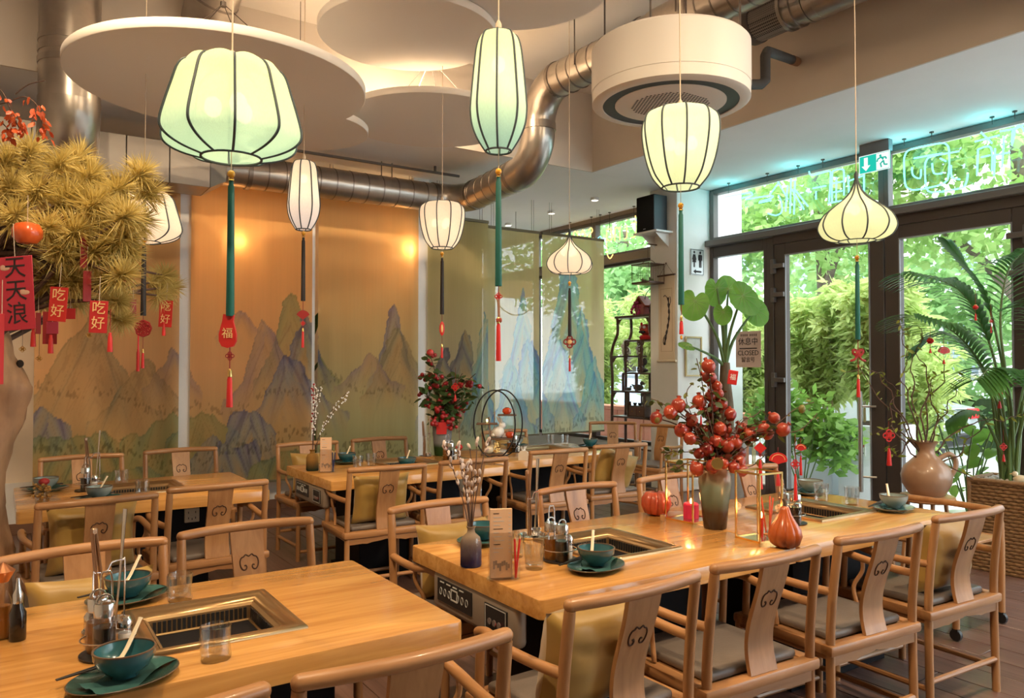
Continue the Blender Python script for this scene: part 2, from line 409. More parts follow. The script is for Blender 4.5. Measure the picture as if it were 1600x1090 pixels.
# window wall: transom, sidelight, two door leaves
def window(n, y0, y1, z0, z1, w, wb=None, mat=FRAME, t=0.09, x=XW, pane=True):
    o = struct(MB().frame('x', x, t, y0, y1, z0, z1, w, wb, bev=0.004).build('window_%d' % n, mat))
    if pane: MB().box((x, (y0+y1)/2, (z0+z1)/2), (0.012, y1-y0-2*w+0.01, z1-z0-2*(wb or w)+0.01)).build('pane', PANE, o, smooth=False)
    return o
window(1, 4.25, 6.49, 3.02, 3.66, 0.06, 0.055, TRANS)
window(2, 2.75, 4.25, 3.02, 3.66, 0.045, 0.055, TRANS)
struct(MB().box((XW-0.05, 4.6, 3.00), (0.16, 3.8, 0.07), bev=0.006).build('trim_3', TRANS))
window(3, 5.64, 6.49, 0.02, 2.96, 0.055, 0.13)
struct(MB().box((XW, 5.59, 1.49), (0.12, 0.08, 2.94), bev=0.004).build('trim_4', FRAME))
struct(MB().box((XW, 4.25, 2.92), (0.11, 2.62, 0.10), bev=0.004).build('trim_5', FRAME))
def door(n, y0, y1, hinge):
    o = struct(MB().frame('x', XW-0.01, 0.08, y0, y1, 0.02, 2.87, 0.15, 0.13, bev=0.006).build('door_%d' % n, FRAME))
    MB().box((XW-0.01, (y0+y1)/2, 1.445), (0.014, y1-y0-0.29, 2.60)).build('pane', PANE, o, smooth=False)
    MB().frame('x', XW-0.055, 0.012, y0+0.145, y1-0.145, 0.145, 2.745, 0.012).build('glazing_bead', M('grey_gasket', (0.28, 0.30, 0.32), 0.4), o, smooth=False)
    return o
dl = door(1, 4.255, 5.545, 1); dr = door(2, 2.95, 4.245, -1)
for z in (2.62, 2.30, 1.35):
    hg = MB(); hg.box((XW-0.085, 5.53, z), (0.05, 0.05, 0.16), bev=0.006); hg.box((XW-0.10, 5.46, z+0.0), (0.03, 0.16, 0.05), bev=0.004)
    hg.build('hinge', M('grey_hinge', (0.14, 0.125, 0.12), 0.4, 0.4), dl)
    hg = MB(); hg.box((XW-0.085, 2.97, z), (0.05, 0.05, 0.16), bev=0.006); hg.box((XW-0.10, 3.04, z), (0.03, 0.16, 0.05), bev=0.004)
    hg.build('hinge', MATS['grey_hinge'], dr)
hb = MB(); hb.tube([(XW-0.13, 4.47, 0.25), (XW-0.13, 4.47, 1.25)], 0.022, 10)
for z in (0.4, 1.1): hb.tube([(XW-0.13, 4.47, z), (XW-0.05, 4.35, z)], 0.012, 8)
hb.build('pull_bar', M('brushed_pull', (0.45, 0.42, 0.38), 0.35, 0.9), dl)
struct(MB().box((XW, 2.80, 1.5), (0.14, 0.26, 3.0), bev=0.005).build('trim_6', FRAME))
struct(MB().box((XW, 4.6, 0.01), (0.2, 3.8, 0.03)).build('threshold', FRAME, smooth=False))
# glazing further towards the camera, out of the picture, added for daylight
struct(MB().box((7.35, -0.45, 0.15), (0.2, 6.1, 0.3)).build('wall_right', WALLW, smooth=False))
for k, (a, b) in enumerate(((-3.4, -1.4), (-1.4, 0.6), (0.6, 2.62))): window(6+k, a, b, 0.3, 3.64, 0.07)
# glazing of the side room behind the painted screens
struct(MB().box((7.38, 9.95, 0.22), (0.2, 6.1, 0.44)).build('wall_right_sill', WALLW, smooth=False))
YS = (6.96, 8.72, 10.2, 11.6, 13.0); n = 20
for a, b in zip(YS[:-1], YS[1:]):
    window(n, a, b, 0.44, 2.97, 0.05); window(n+1, a, b, 3.06, 3.62, 0.05, mat=TRANS); n += 2
struct(MB().box((XW-0.03, 9.95, 3.015), (0.14, 6.1, 0.11), bev=0.004).build('trim_7', M('bronze_transom_bar', (0.30, 0.22, 0.16), 0.5)))
struct(MB().box((XW-0.02, 9.95, 3.645), (0.12, 6.1, 0.05)).build('trim_8', MATS['bronze_transom_bar'], smooth=False))

# ------------------------------------------------------------------ printed silk screens on rods
def peakc(px, py, hw, base, pal, skew=0.0): return (px, py, hw, base, pal, skew)
BLUE = ((0.16, 0.16, 0.29), (0.34, 0.33, 0.27), (0.60, 0.36, 0.15))
GRN = ((0.22, 0.27, 0.16), (0.34, 0.34, 0.14), (0.52, 0.33, 0.12))
OCH = ((0.40, 0.34, 0.19), (0.56, 0.36, 0.16), (0.66, 0.39, 0.16))
PURP = ((0.34, 0.25, 0.28), (0.44, 0.31, 0.23), (0.60, 0.36, 0.17))
CYAN = ((0.10, 0.26, 0.62), (0.22, 0.55, 0.55), (0.55, 0.52, 0.32))
# mountains: (x of the peak, height of the peak, half width, foot, pigments, skew), far ones first
MTN = [(0.74,1.90,.52,1.05,OCH,.2),(1.10,1.58,.40,1.0,OCH,-.1),(1.38,1.66,.22,1.3,PURP,0),(2.02,2.03,.20,1.85,PURP,0),
 (2.50,2.24,.36,1.35,GRN,-.2),(2.66,2.14,.22,1.35,BLUE,-.1),(2.24,1.88,.40,1.15,PURP,-.2),(2.46,1.62,.40,1.0,BLUE,-.3),
 (0.34,1.12,.20,.55,BLUE,0),(0.52,0.92,.42,.35,GRN,0),(1.36,1.02,.34,.35,GRN,.2),(1.66,1.06,.34,.40,GRN,0),(2.10,1.06,.24,.55,BLUE,0),(1.86,.78,.34,.20,BLUE,0),(0.90,.55,.5,.2,GRN,0),(2.5,.62,.4,.2,GRN,0),
 (3.70,2.08,.26,1.35,BLUE,0),(3.76,1.96,.38,1.15,OCH,0),(3.42,1.64,.34,1.28,PURP,.1),
 (4.30,1.75,.30,.9,BLUE,0),(4.56,2.0,.30,.9,BLUE,0),(4.88,2.1,.3,.8,CYAN,0),
 (5.62,2.45,.26,1.3,CYAN,.1),(5.70,2.0,.34,.8,CYAN,0),(5.42,1.55,.32,.7,CYAN,0),
 (6.36,3.02,.50,1.2,CYAN,0),(6.60,2.3,.34,1.0,CYAN,.1),(6.22,1.8,.34,.8,CYAN,0),(6.80,1.7,.3,.8,CYAN,0)]
def mural(X, Z, silk):
    t = max(0, min(1, (Z-0.35)/2.7)); nz = noise.noise((X*1.7, Z*2.2, 3.1))
    top, mid, low = silk
    if t > 0.42: k = min(1, (t-0.42)/0.4); c = [a+(b-a)*k for a, b in zip(mid, top)]
    else: k = t/0.42; c = [a+(b-a)*k for a, b in zip(low, mid)]
    wx = X + 0.06*noise.noise((X*5, Z*5, 7.7)) + 0.02*noise.noise((X*19, Z*19, 1.7))
    # horizontal water and mist strokes in the lower third
    if t < 0.42:
        s = noise.noise((X*2.0, Z*26, 5.0)); q = 0.16*max(0, s)*(1-t/0.42)+0.08*nz
        c = [a*(1-q*1.4)+b*q*1.4 for a, b in zip(c, (0.30, 0.36, 0.24))]
    for (px, pz, hw, base, pal, sk) in MTN:
        d = (wx-px)/hw
        if abs(d) > 1.7: continue
        d2 = d*(1+sk*(1 if d > 0 else -1)); sd = 1 if d > 0 else -1
        shape = 0.8*exp(-(1.55*d2)**2)+0.2*max(0.0, 1-abs(d2))
        if pz < 1.3: shape = sqrt(max(0.0, 1-(0.72*d2)**2))*max(0.0, min(1.0, (1.35-abs(d2))*3))
        step = 0.20*noise.noise((X*4.1+px*7, px*3, 0.5))+0.09*noise.noise((X*11+px*9, px*5, 2.5))+0.025*noise.noise((X*31+px, px, 4.5))
        ridge = base+(pz-base)*shape*(1+step)+0.35*step*(pz-base)*0.4
        if Z < ridge and shape > 0.02:
            H = max(0.05, pz-base); h = (ridge-Z)/H
            sl = X*9+px*5+(Z-pz)*3.2*sd                       # strokes fall along the slope
            streak = noise.noise((sl, Z*1.6, px)); fine = noise.noise((sl*3.1, Z*2.5, px+4.0))
            fold = abs(noise.noise((sl*0.75, Z*0.9, px+9.0)))
            h2 = 0.55*h+1.15*fold+0.12*streak-0.04
            if h2 < 0.34: k = max(0, h2)/0.34; cc = [q+(r_-q)*k for q, r_ in zip(pal[0], pal[1])]
            else: k = min(1, (h2-0.34)/0.5); cc = [q+(r_-q)*k for q, r_ in zip(pal[1], pal[2])]
            tone = 0.95+0.10*streak
            if abs(fine) < 0.07: tone *= 0.80
            if fold < 0.035: tone *= 0.74
            if h < 0.03: tone *= 0.84
            cc = [q*tone for q in cc]
            al = max(0.0, min(1.0, (Z-base+0.30)/0.50)); al *= max(0.22, 0.84-0.50*h) if pz > 1.3 else 0.85
            c = [q*(1-al)+r_*al for q, r_ in zip(c, cc)]
    # rows of little trees along the foot of the hills
    tz = Z-(0.62+0.10*sin(X*3.1)+0.06*sin(X*7.7))
    if 0 < tz < 0.15 and noise.noise((X*40, Z*16, 9.1)) > 0.02+tz*2.0: c = [v*0.62 for v in c]
    tz = Z-(1.16+0.12*sin(X*2.3+1)+0.05*sin(X*9))
    if 0 < tz < 0.10 and noise.noise((X*44, Z*18, 3.1)) > 0.10+tz*2.6: c = [v*0.70 for v in c]
    wv = 1+0.035*noise.noise((X*60, Z*1.5, 2.2))
    return [max(0, v*wv) for v in c]
def screen(x0, x1, y, z0, z1, silk, mat, label, fold=0.006, nu=130, nv=190):
    t = thing('silk_screen', label, 'screen', (x0, y, 0), 0, 'painted landscape screens')
    mb = MB(); mb.surf(nu, nv, lambda u, v: ((x1-x0)*u, fold*sin(u*(x1-x0)*26+1.3*sin(v*2.2))*(0.35+0.65*(1-v)), z0+(z1-z0)*v))
    me = mb.mesh('silk_panel', mat); ca = me.color_attributes.new('print', 'FLOAT_COLOR', 'POINT'); buf = []
    for v in me.vertices: c = mural(x0+v.co.x, v.co.z, silk); buf += [c[0], c[1], c[2], 1.0]
    ca.data.foreach_set('color', buf)
    link(bpy.data.objects.new('silk_panel', me), t)
    rod = MB().box(((x1-x0)/2, 0, z1+0.012), (x1-x0+0.01, 0.024, 0.035), bev=0.004); rod.build('top_rod', M('olive_rod', (0.16, 0.13, 0.07), 0.5), t)
    MB().box(((x1-x0)/2, 0, z0-0.006), (x1-x0, 0.016, 0.022)).build('bottom_weight', MATS['olive_rod'], t, smooth=False)
    wires(t, 'hanging_wire', WIRE, [[(xx+q, 0, z1+0.02), (xx+q, 0, ZL)] for xx in (0.12, x1-x0-0.12) for q in (0, 0.035)], 0.0022)
    return t
SILKW = ((0.84, 0.47, 0.18), (0.84, 0.46, 0.20), (0.40, 0.30, 0.12))
SILKG = ((0.84, 0.50, 0.20), (0.62, 0.48, 0.22), (0.34, 0.35, 0.17))
SILKL = ((0.62, 0.53, 0.27), (0.76, 0.64, 0.40), (0.56, 0.60, 0.36))
SM1 = cloth_mat('printed_silk_opaque', (1, 1, 1), 0.35, 0.08, attr='print')
SM2 = cloth_mat('printed_silk_sheer', (1, 1, 1), 0.6, 0.07, attr='print')
screen(0.25, 1.43, 7.9, 0.34, 3.32, SILKW, SM1, 'golden silk screen with pale crags and a blue hill, behind the pine tree')
screen(1.53, 2.735, 7.9, 0.34, 3.32, SILKW, SM1, 'golden silk screen with a tall purple peak, behind the round red tassel pouch')
screen(2.80, 3.98, 7.9, 0.34, 3.32, SILKG, SM1, 'silk screen with gold sky over a green misty lake')
screen(4.10, 4.92, 7.9, 0.34, 3.24, SILKL, SM2, 'narrow olive silk screen in front of the white end pillar')
screen(5.00, 5.86, 8.15, 0.62, 3.24, SILKL, SM2, 'sheer silk screen with blue peaks, beside the narrow olive screen')
screen(5.91, 6.97, 8.15, 0.62, 3.24, SILKL, SM2, 'sheer silk screen with tall blue and turquoise mountains, beside the shelf window')
# glowing wall lamps behind the screens
for k, (p, lab) in enumerate((((1.981,8.120,2.775), 'round ribbed glass wall lamp glowing behind the screen with the tall purple peak'), ((3.860,8.120,2.855), 'cylinder glass wall lamp glowing behind the misty lake screen'))):
    t = thing('wall_lamp', lab, 'lamp', p, 0, 'wall lamps behind the screens')
    MB().lathe([(0.05, -0.14), (0.10, -0.12), (0.115, 0.0), (0.10, 0.12), (0.05, 0.14)], 16).build('glass_shade', glow('lamp_glass_%d' % k, (1.0, 0.6, 0.22), 1.6), t)
    MB().lathe([(0.03, 0.14), (0.03, 0.19), (0.0001, 0.19)], 12).tube([(0, 0, 0.17), (0, 0.08, 0.17)], 0.012, 8).build('bracket', BRASS, t)
    l = bpy.data.lights.new('wall_lamp_light', 'POINT'); l.energy = 10; l.color = (1, 0.62, 0.28); l.shadow_soft_size = 0.1
    lo = bpy.data.objects.new('wall_lamp_light', l); link(lo, t); lo.location = (0, -0.13, -0.02)
t = thing('hoop_lamp', 'pale cylinder lamp in a thin hoop hanging behind the sheer screen', 'lamp', (6.000,8.900,2.577), 0)
MB().lathe([(0.24, -0.10), (0.24, 0.10)], 24).build('drum_shade', cloth_mat('drum_shade', (0.85, 0.62, 0.36), 0.5, 0.0, emit=0.6), t)
MB().tube([(0.36*cos(a*pi/16), 0, 0.36*sin(a*pi/16)) for a in range(32)], 0.008, 6, closed=True).build('hoop', BRASS, t)
MB().tube([(0, 0, 0.36), (0, 0, ZL-(6.000,8.900,2.577)[2])], 0.004, 6).build('cord', WIRE, t)

# ------------------------------------------------------------------ ducts, discs, cooling unit
def duct_tube(path, r, name, parent, n=22): return MB().tube(path, r, n).build(name, GALV, parent)
def rings(path_fn, ks, r, parent, w=0.012, name='seam_ring', rr=1.02, mat=None):
    for k in ks:
        p, d = path_fn(k); d = Vector(d).normalized(); p = Vector(p)
        MB().tube([p-d*w, p+d*w], r*rr, 22).build(name, mat or GALVD, parent)
# large duct: runs along the back wall, turns to the room, climbs and runs under the ceiling
t = thing('ventilation_duct', 'long spiral steel duct from the back wall climbing under the ceiling', 'duct', (0, 0, 0))
RD = 0.155
back = [(1.62+i*(4.0-1.62)/6, 7.5, 3.36) for i in range(7)]
duct_tube(back, RD, 'straight_pipe', t)
el1 = arc((4.0, 7.2, 3.37), 0.30, 90, 0, 8, 'xy')
duct_tube(el1, RD, 'elbow', t)
duct_tube([(4.3, 7.2, 3.37), (4.3, 6.35, 3.42)], RD+0.004, 'straight_pipe', t)
up1 = [(4.3, 6.35, 3.42)] + [(4.3, 6.35-0.36*sin(radians(a)), 3.78-0.36*cos(radians(a))) for a in range(10, 91, 10)]
up2 = [(4.3, 5.99-0.0-0.34*(1-cos(radians(a))), 3.83+0.34*sin(radians(a))) for a in range(0, 91, 10)]
duct_tube(up1, RD+0.008, 'elbow', t); duct_tube([(4.3, 5.99, 3.77), (4.3, 5.99, 3.84)], RD+0.016, 'collar', t); duct_tube(up2, RD+0.008, 'elbow', t)
duct_tube([(4.3, 5.66, 4.17), (4.3, 4.35, 4.15)], RD+0.002, 'straight_pipe', t)
duct_tube([(4.3, 4.37, 4.15), (4.3, 3.95, 4.15)], RD+0.012, 'collar', t)
duct_tube([(4.3, 3.97, 4.15), (4.3, -2.5, 4.15)], RD+0.002, 'straight_pipe', t)
rings(lambda k: ((k, 7.5, 3.36), (1, 0, 0)), [1.78+0.17*i for i in range(14)], RD, t, 0.006)
rings(lambda k: ((4.3, k, 3.42-(k-6.35)*0.055), (0, 1, 0)), [7.1, 6.95, 6.8, 6.65, 6.5, 6.4], RD, t, 0.006, rr=1.05)
rings(lambda k: ((4.3, k, 4.16), (0, 1, 0)), [5.5-0.14*i for i in range(8)], RD, t, 0.006, rr=1.04)
rings(lambda k: ((4.3, k, 4.15), (0, 1, 0)), [3.85-0.14*i for i in range(10)], RD, t, 0.006, rr=1.04)
for (p, d) in (((1.95, 7.5, 3.36), (1, 0, 0)), ((3.95, 7.5, 3.36), (1, 0, 0)), ((4.3, 7.15, 3.375), (0, 1, 0)), ((4.3, 6.38, 3.42), (0, 1, 0)), ((4.3, 5.66, 4.17), (0, 1, 0)), ((4.3, 3.95, 4.15), (0, 1, 0))):
    rings(lambda k: (p, d), [0], RD, t, 0.02, 'clamp_band', 1.07)
wires(t, 'hanger_rod', WIRE, [[(xx+q, 7.5, 3.4), (xx+q, 7.5, ZL)] for xx in (2.2, 3.4) for q in (-0.06, 0.06)]+[[(4.12, yy, 4.12), (4.12, yy, ZH)] for yy in (5.2, 4.0, 2.8)], 0.006, 6)
tr = thing('wall_rail', 'thin black rail running along the low ceiling above the back duct', 'rail', (2.0, 7.35, 3.6))
MB().box((0.9, 0, 0), (2.6, 0.02, 0.025)).build('rail', WIRE, tr, smooth=False)
for q in (-0.2, 1.9): MB().box((q, 0, 0.04), (0.02, 0.02, 0.07)).build('bracket', WIRE, tr, smooth=False)
# rectangular duct box
t = thing('duct_box', 'long rectangular sheet steel duct on the back wall, feeding the spiral duct', 'duct', (0, 7.4, 3.28))
for i in range(9):
    MB().box((-1.34+i*0.34, 0, 0), (0.335, 0.42, 0.36 if i < 8 else 0.36), bev=0.004).build('sheet_panel', M('sheet_steel', (0.36, 0.33, 0.30), 0.45, 0.6, var=0.08, vscale=3), t)
tp = MB(); tp.add([(1.55, -0.21, -0.18), (1.55, 0.21, -0.18), (1.55, 0.21, 0.18), (1.55, -0.21, 0.18), (1.72, -0.06, -0.07), (1.72, 0.26, -0.07), (1.72, 0.26, 0.23), (1.72, -0.06, 0.23)],
   [(0, 1, 2, 3), (4, 5, 6, 7), (0, 1, 5, 4), (1, 2, 6, 5), (2, 3, 7, 6), (3, 0, 4, 7)]).build('transition_piece', MATS['sheet_steel'], t, smooth=False)
# thick vertical duct on the left
t = thing('vertical_duct', 'thick steel duct coming down from the ceiling above the pine tree', 'duct', (0.4, 6.42, 0))
RV = 0.2
duct_tube([(0, 0, ZH), (0, 0, 3.42)], RV, 'straight_pipe', t)
duct_tube([(0, 0.62*(1-cos(radians(a))), 3.44-0.52*sin(radians(a))) for a in range(0, 86, 8)]+[(0, 0.8, 3.0)], RV*1.02, 'elbow', t)
rings(lambda k: ((0, 0, k), (0, 0, 1)), [3.86, 3.78, 3.70], RV, t, 0.022, 'clamp_band', 1.035, GALV)
rings(lambda k: ((0, 0.62*(1-cos(radians(k))), 3.44-0.52*sin(radians(k))), (0, sin(radians(k)), -cos(radians(k)))), [46, 52, 58, 64], RV, t, 0.006, 'seam_ring', 1.05)
# short duct at the top, seen above the large disc
t = thing('branch_duct', 'short spiral steel duct stub above the largest ceiling disc', 'duct', (1.385,6.453,4.352))
MB().tube([(0, 0.25, -0.12), (0, -0.05, 0.1), (0.1, -0.5, 0.5), (0.12, -0.62, 0.9)], 0.2, 22).build('bent_pipe', GALV, t)
MB().tube([(0, 0.25, -0.12), (0, 0.42, -0.19)], 0.17, 22).build('open_end', GALVD, t)
rings(lambda k: ((0.05*k, -0.05-0.45*k, 0.1+0.4*k), (0.1, -0.45, 0.4)), [0.0, 0.25, 0.5, 0.75], 0.2, t, 0.008, rr=1.03)
# duct with the perforated end
t = thing('perforated_duct', 'steel air duct ending in a black perforated drum beside the beige beam', 'duct', (5.05, 0, 4.26))
MB().tube([(0, 3.72, 0), (0, 3.5, 0)], 0.15, 22).build('neck', GALV, t)
MB().tube([(0, 3.5, 0), (0, -2.5, 0)], 0.165, 22).build('straight_pipe', GALV, t)
m, nt, out = _new('perforated_sheet')
v = coords(nt, (1, 1, 1), rnd=False); vo = _nd(nt, 'ShaderNodeTexVoronoi', Scale=60.0, Randomness=0.0); nt.links.new(v, vo.inputs['Vector'])
c = ramp(nt, vo.outputs['Distance'], [(0.38, (0.005, 0.005, 0.006)), (0.46, (0.22, 0.19, 0.17))])
p = _nd(nt, 'ShaderNodeBsdfPrincipled', Roughness=0.5); nt.links.new(c, p.inputs['Base Color']); nt.links.new(p.outputs[0], out.inputs['Surface'])
MB().tube([(0, 4.02, 0), (0, 3.72, 0)], 0.145, 26).build('perforated_drum', m, t)
MB().tube([(0, 4.06, 0), (0, 3.99, 0)], 0.155, 26).build('end_cap', M('dark_cap', (0.10, 0.085, 0.08), 0.5, 0.3), t)
rings(lambda k: ((0, k, 0), (0, 1, 0)), [3.7, 3.62, 3.52, 3.44], 0.155, t, 0.014, 'clamp_band', 1.08, GALV)
wires(t, 'hanger_rod', WIRE, [[(0, 3.2, 0.15), (0, 3.2, 0.32)], [(0, 1.0, 0.15), (0, 1.0, 0.32)]], 0.006, 6)
# ceiling discs
DISC = M('acoustic_felt', (0.86, 0.81, 0.76), 0.95, bump=0.05, bscale=120)
DISCE = M('acoustic_felt_edge', (0.66, 0.58, 0.50), 0.95)
def disc(p, r, label, th=0.055):
    t = thing('ceiling_disc', label, 'ceiling panel', p, 0, 'round acoustic ceiling discs')
    MB().lathe([(r-0.004, 0.0), (r, 0.005), (r, th-0.005), (r-0.004, th)], 72).build('felt_disc', DISC, t)
    h = ZH if p[1] < 6.6 and p[0] < 5.4 else ZL
    top = (0, 0, min(h-p[2], th+0.5))
    wires(t, 'wire', WIRE, [[(0.6*r*cos(radians(45+90*k)), 0.6*r*sin(radians(45+90*k)), th), top] for k in range(4)]+[[top, (0, 0, h-p[2]+0.001)]], 0.003)
    MB().lathe([(0.02, top[2]-0.02), (0.02, top[2]+0.01)], 8).build('wire_hub', WIRE, t)
disc((1.18, 5.15, 3.30), 0.91, 'largest round felt ceiling disc, hanging behind the wide green lantern')
disc((2.348,4.826,3.800), 0.62, 'round felt ceiling disc hung high between the two tall lanterns')
disc((3.035,5.813,3.580), 0.74, 'round felt ceiling disc on splayed wires above the barrel lantern at the misty lake screen', 0.05)
disc((2.05, 6.25, 3.45), 0.56, 'small round felt ceiling disc peeping out below the largest disc')
disc((2.586,3.913,3.860), 0.66, 'round felt ceiling disc beside the climbing duct, above the tall green lantern')
# round ceiling cassette
pc = (3.396,3.347,3.100)
t = thing('round_cassette', 'white round ceiling air conditioner drum above the green barrel lantern', 'air conditioner', pc)
WHITEAC = M('cassette_white', (0.78, 0.74, 0.70), 0.5)
MB().lathe([(0.41, 0.05), (0.41, 0.0), (0.455, 0.0), (0.475, 0.012), (0.475, 0.08), (0.478, 0.08), (0.478, 0.335), (0.465, 0.35), (0.0001, 0.35)], 72).build('drum', WHITEAC, t)
MB().lathe([(0.412, 0.006), (0.40, 0.045), (0.34, 0.045), (0.337, 0.006)], 64, close=True).build('air_slot', BLACKP, t)
MB().lathe([(0.0001, -0.004), (0.30, -0.004), (0.335, 0.004), (0.335, 0.03)], 64).build('inner_plate', WHITEAC, t)
hm = MB().lathe([(0.0001, -0.0055), (0.0075, -0.0055), (0.0075, 0.0)], 8).mesh('vent_hole', BLACKP)
vh = MB()
for i in range(-10, 11):
    for j in range(-10, 11):
        xx, yy = (i+0.5*(j % 2))*0.023, j*0.0205
        if 0.05 < math.hypot(xx, yy) < 0.235: vh.lathe([(0.0001, -0.0056), (0.0072, -0.0056), (0.0072, -0.003)], 6, (xx, yy, 0))
vh.build('vent_holes', BLACKP, t, smooth=False, kind='stuff')
wires(t, 'threaded_rod', WIRE, [[(0.42*cos(radians(a)), 0.42*sin(radians(a)), 0.34), (0.42*cos(radians(a)), 0.42*sin(radians(a)), ZH-pc[2])] for a in (30, 120, 210, 300)], 0.006, 6)
px = 5.48-pc[0]
t2 = thing('insulated_pipe', 'black insulated pipe bending from the round air conditioner to the beam', 'pipe', pc)
PC = Vector(pc); PA, PB_, PD = Vector((3.80, 3.40, 3.33)), Vector((4.400,3.425,3.447)), Vector((5.485, 3.95, 4.03)); PC_ = Vector((PB_.x, PB_.y, PB_.z+0.25))
pp = [q-PC for q in [PA, PA.lerp(PB_, 0.5), PB_+Vector((-0.05, 0, 0)), PB_+Vector((0, 0, 0.04)), PC_+Vector((0, 0, -0.04)), PC_+Vector((0.05, 0.02, 0.01)), PC_.lerp(PD, 0.5), PD]]
MB().tube(pp, 0.035, 12).build('pipe', M('pipe_foam', (0.03, 0.028, 0.028), 0.8), t2)
MB().tube([PA-PC, PA.lerp(PB_, 0.55)-PC], 0.044, 12).build('grey_sleeve', M('grey_foam', (0.16, 0.15, 0.15), 0.8), t2)
MB().tube([PC_.lerp(PD, 0.8)-PC, PD-PC], 0.037, 12).build('copper_end', M('copper_end', (0.22, 0.10, 0.05), 0.6), t2)
# small downlights and neon hangers on the low ceiling
DL = glow('downlight_lens', (1.0, 0.86, 0.66), 5.0)
for k_, (x_, y_) in enumerate(((6.35, 7.6), (6.4, 8.6), (6.4, 9.7), (6.4, 11.0), (6.5, -0.4))):
    t = thing('downlight', ('first', 'second', 'third', 'fourth', 'lone')[k_] + ' small round surface downlight from the loudspeaker along the low ceiling', 'lamp', (x_, y_, ZL), 0, 'surface downlights')
    MB().lathe([(0.05, -0.035), (0.055, -0.03), (0.055, 0.0), (0.0001, 0.0)], 20).build('housing', WHITEP, t)
    MB().lathe([(0.0001, -0.036), (0.042, -0.036), (0.042, -0.034)], 16).build('lens', DL, t)
# warm fill spotlights added under the high ceiling to brighten the room
def spot(p, aim, e, col=(1, 0.74, 0.46), ang=110, size=0.09, lab=''):
    t = thing('fill_spotlight', lab, 'lamp', p, 0, 'added fill spotlights')
    d = Vector(aim).normalized()
    q = d.to_track_quat('-Z', 'Y').to_euler()
    hd = MB(); hd.lathe([(0.035, 0.12), (0.05, 0.10), (0.055, -0.02), (0.05, -0.02), (0.045, 0.02), (0.0001, 0.02)], 16); o = hd.build('head', BLACKP, t); o.rotation_euler = q
    MB().tube([(0, 0, 0.06), (0, 0, ZH-p[2])], 0.012, 8).build('stem', BLACKP, t)
    l = bpy.data.lights.new('spot', 'AREA'); l.shape = 'DISK'; l.size = size; l.energy = e; l.color = col; l.spread = radians(ang)
    lo = bpy.data.objects.new('spot', l); link(lo, t); lo.rotation_euler = q; lo.location = d*0.03
SPOTS = [((0.2, 1.2, 4.2), (0.15, 0.35, -1), 26), ((2.4, 0.7, 4.2), (0.0, 0.45, -1), 26), ((2.5, 3.9, 4.25), (0.0, 0.1, -1), 14), ((0.1, 3.6, 4.25), (0.1, 0.3, -1), 24), ((3.0, 5.5, 4.2), (0.0, 0.5, -1), 26), ((4.5, 0.9, 3.9), (-0.3, 0.6, -1), 18)]
for (p, a, e), lb in zip(SPOTS, ('over the chairs of the wide-lantern table', 'over the first bouquet chair', 'beside the round air conditioner', 'between the pine and the wide green lantern', 'above the berry vase', 'beside the long ceiling duct')): spot(p, a, e*2.0, ang=150, lab='added black fill spotlight on a stem, ' + lb)

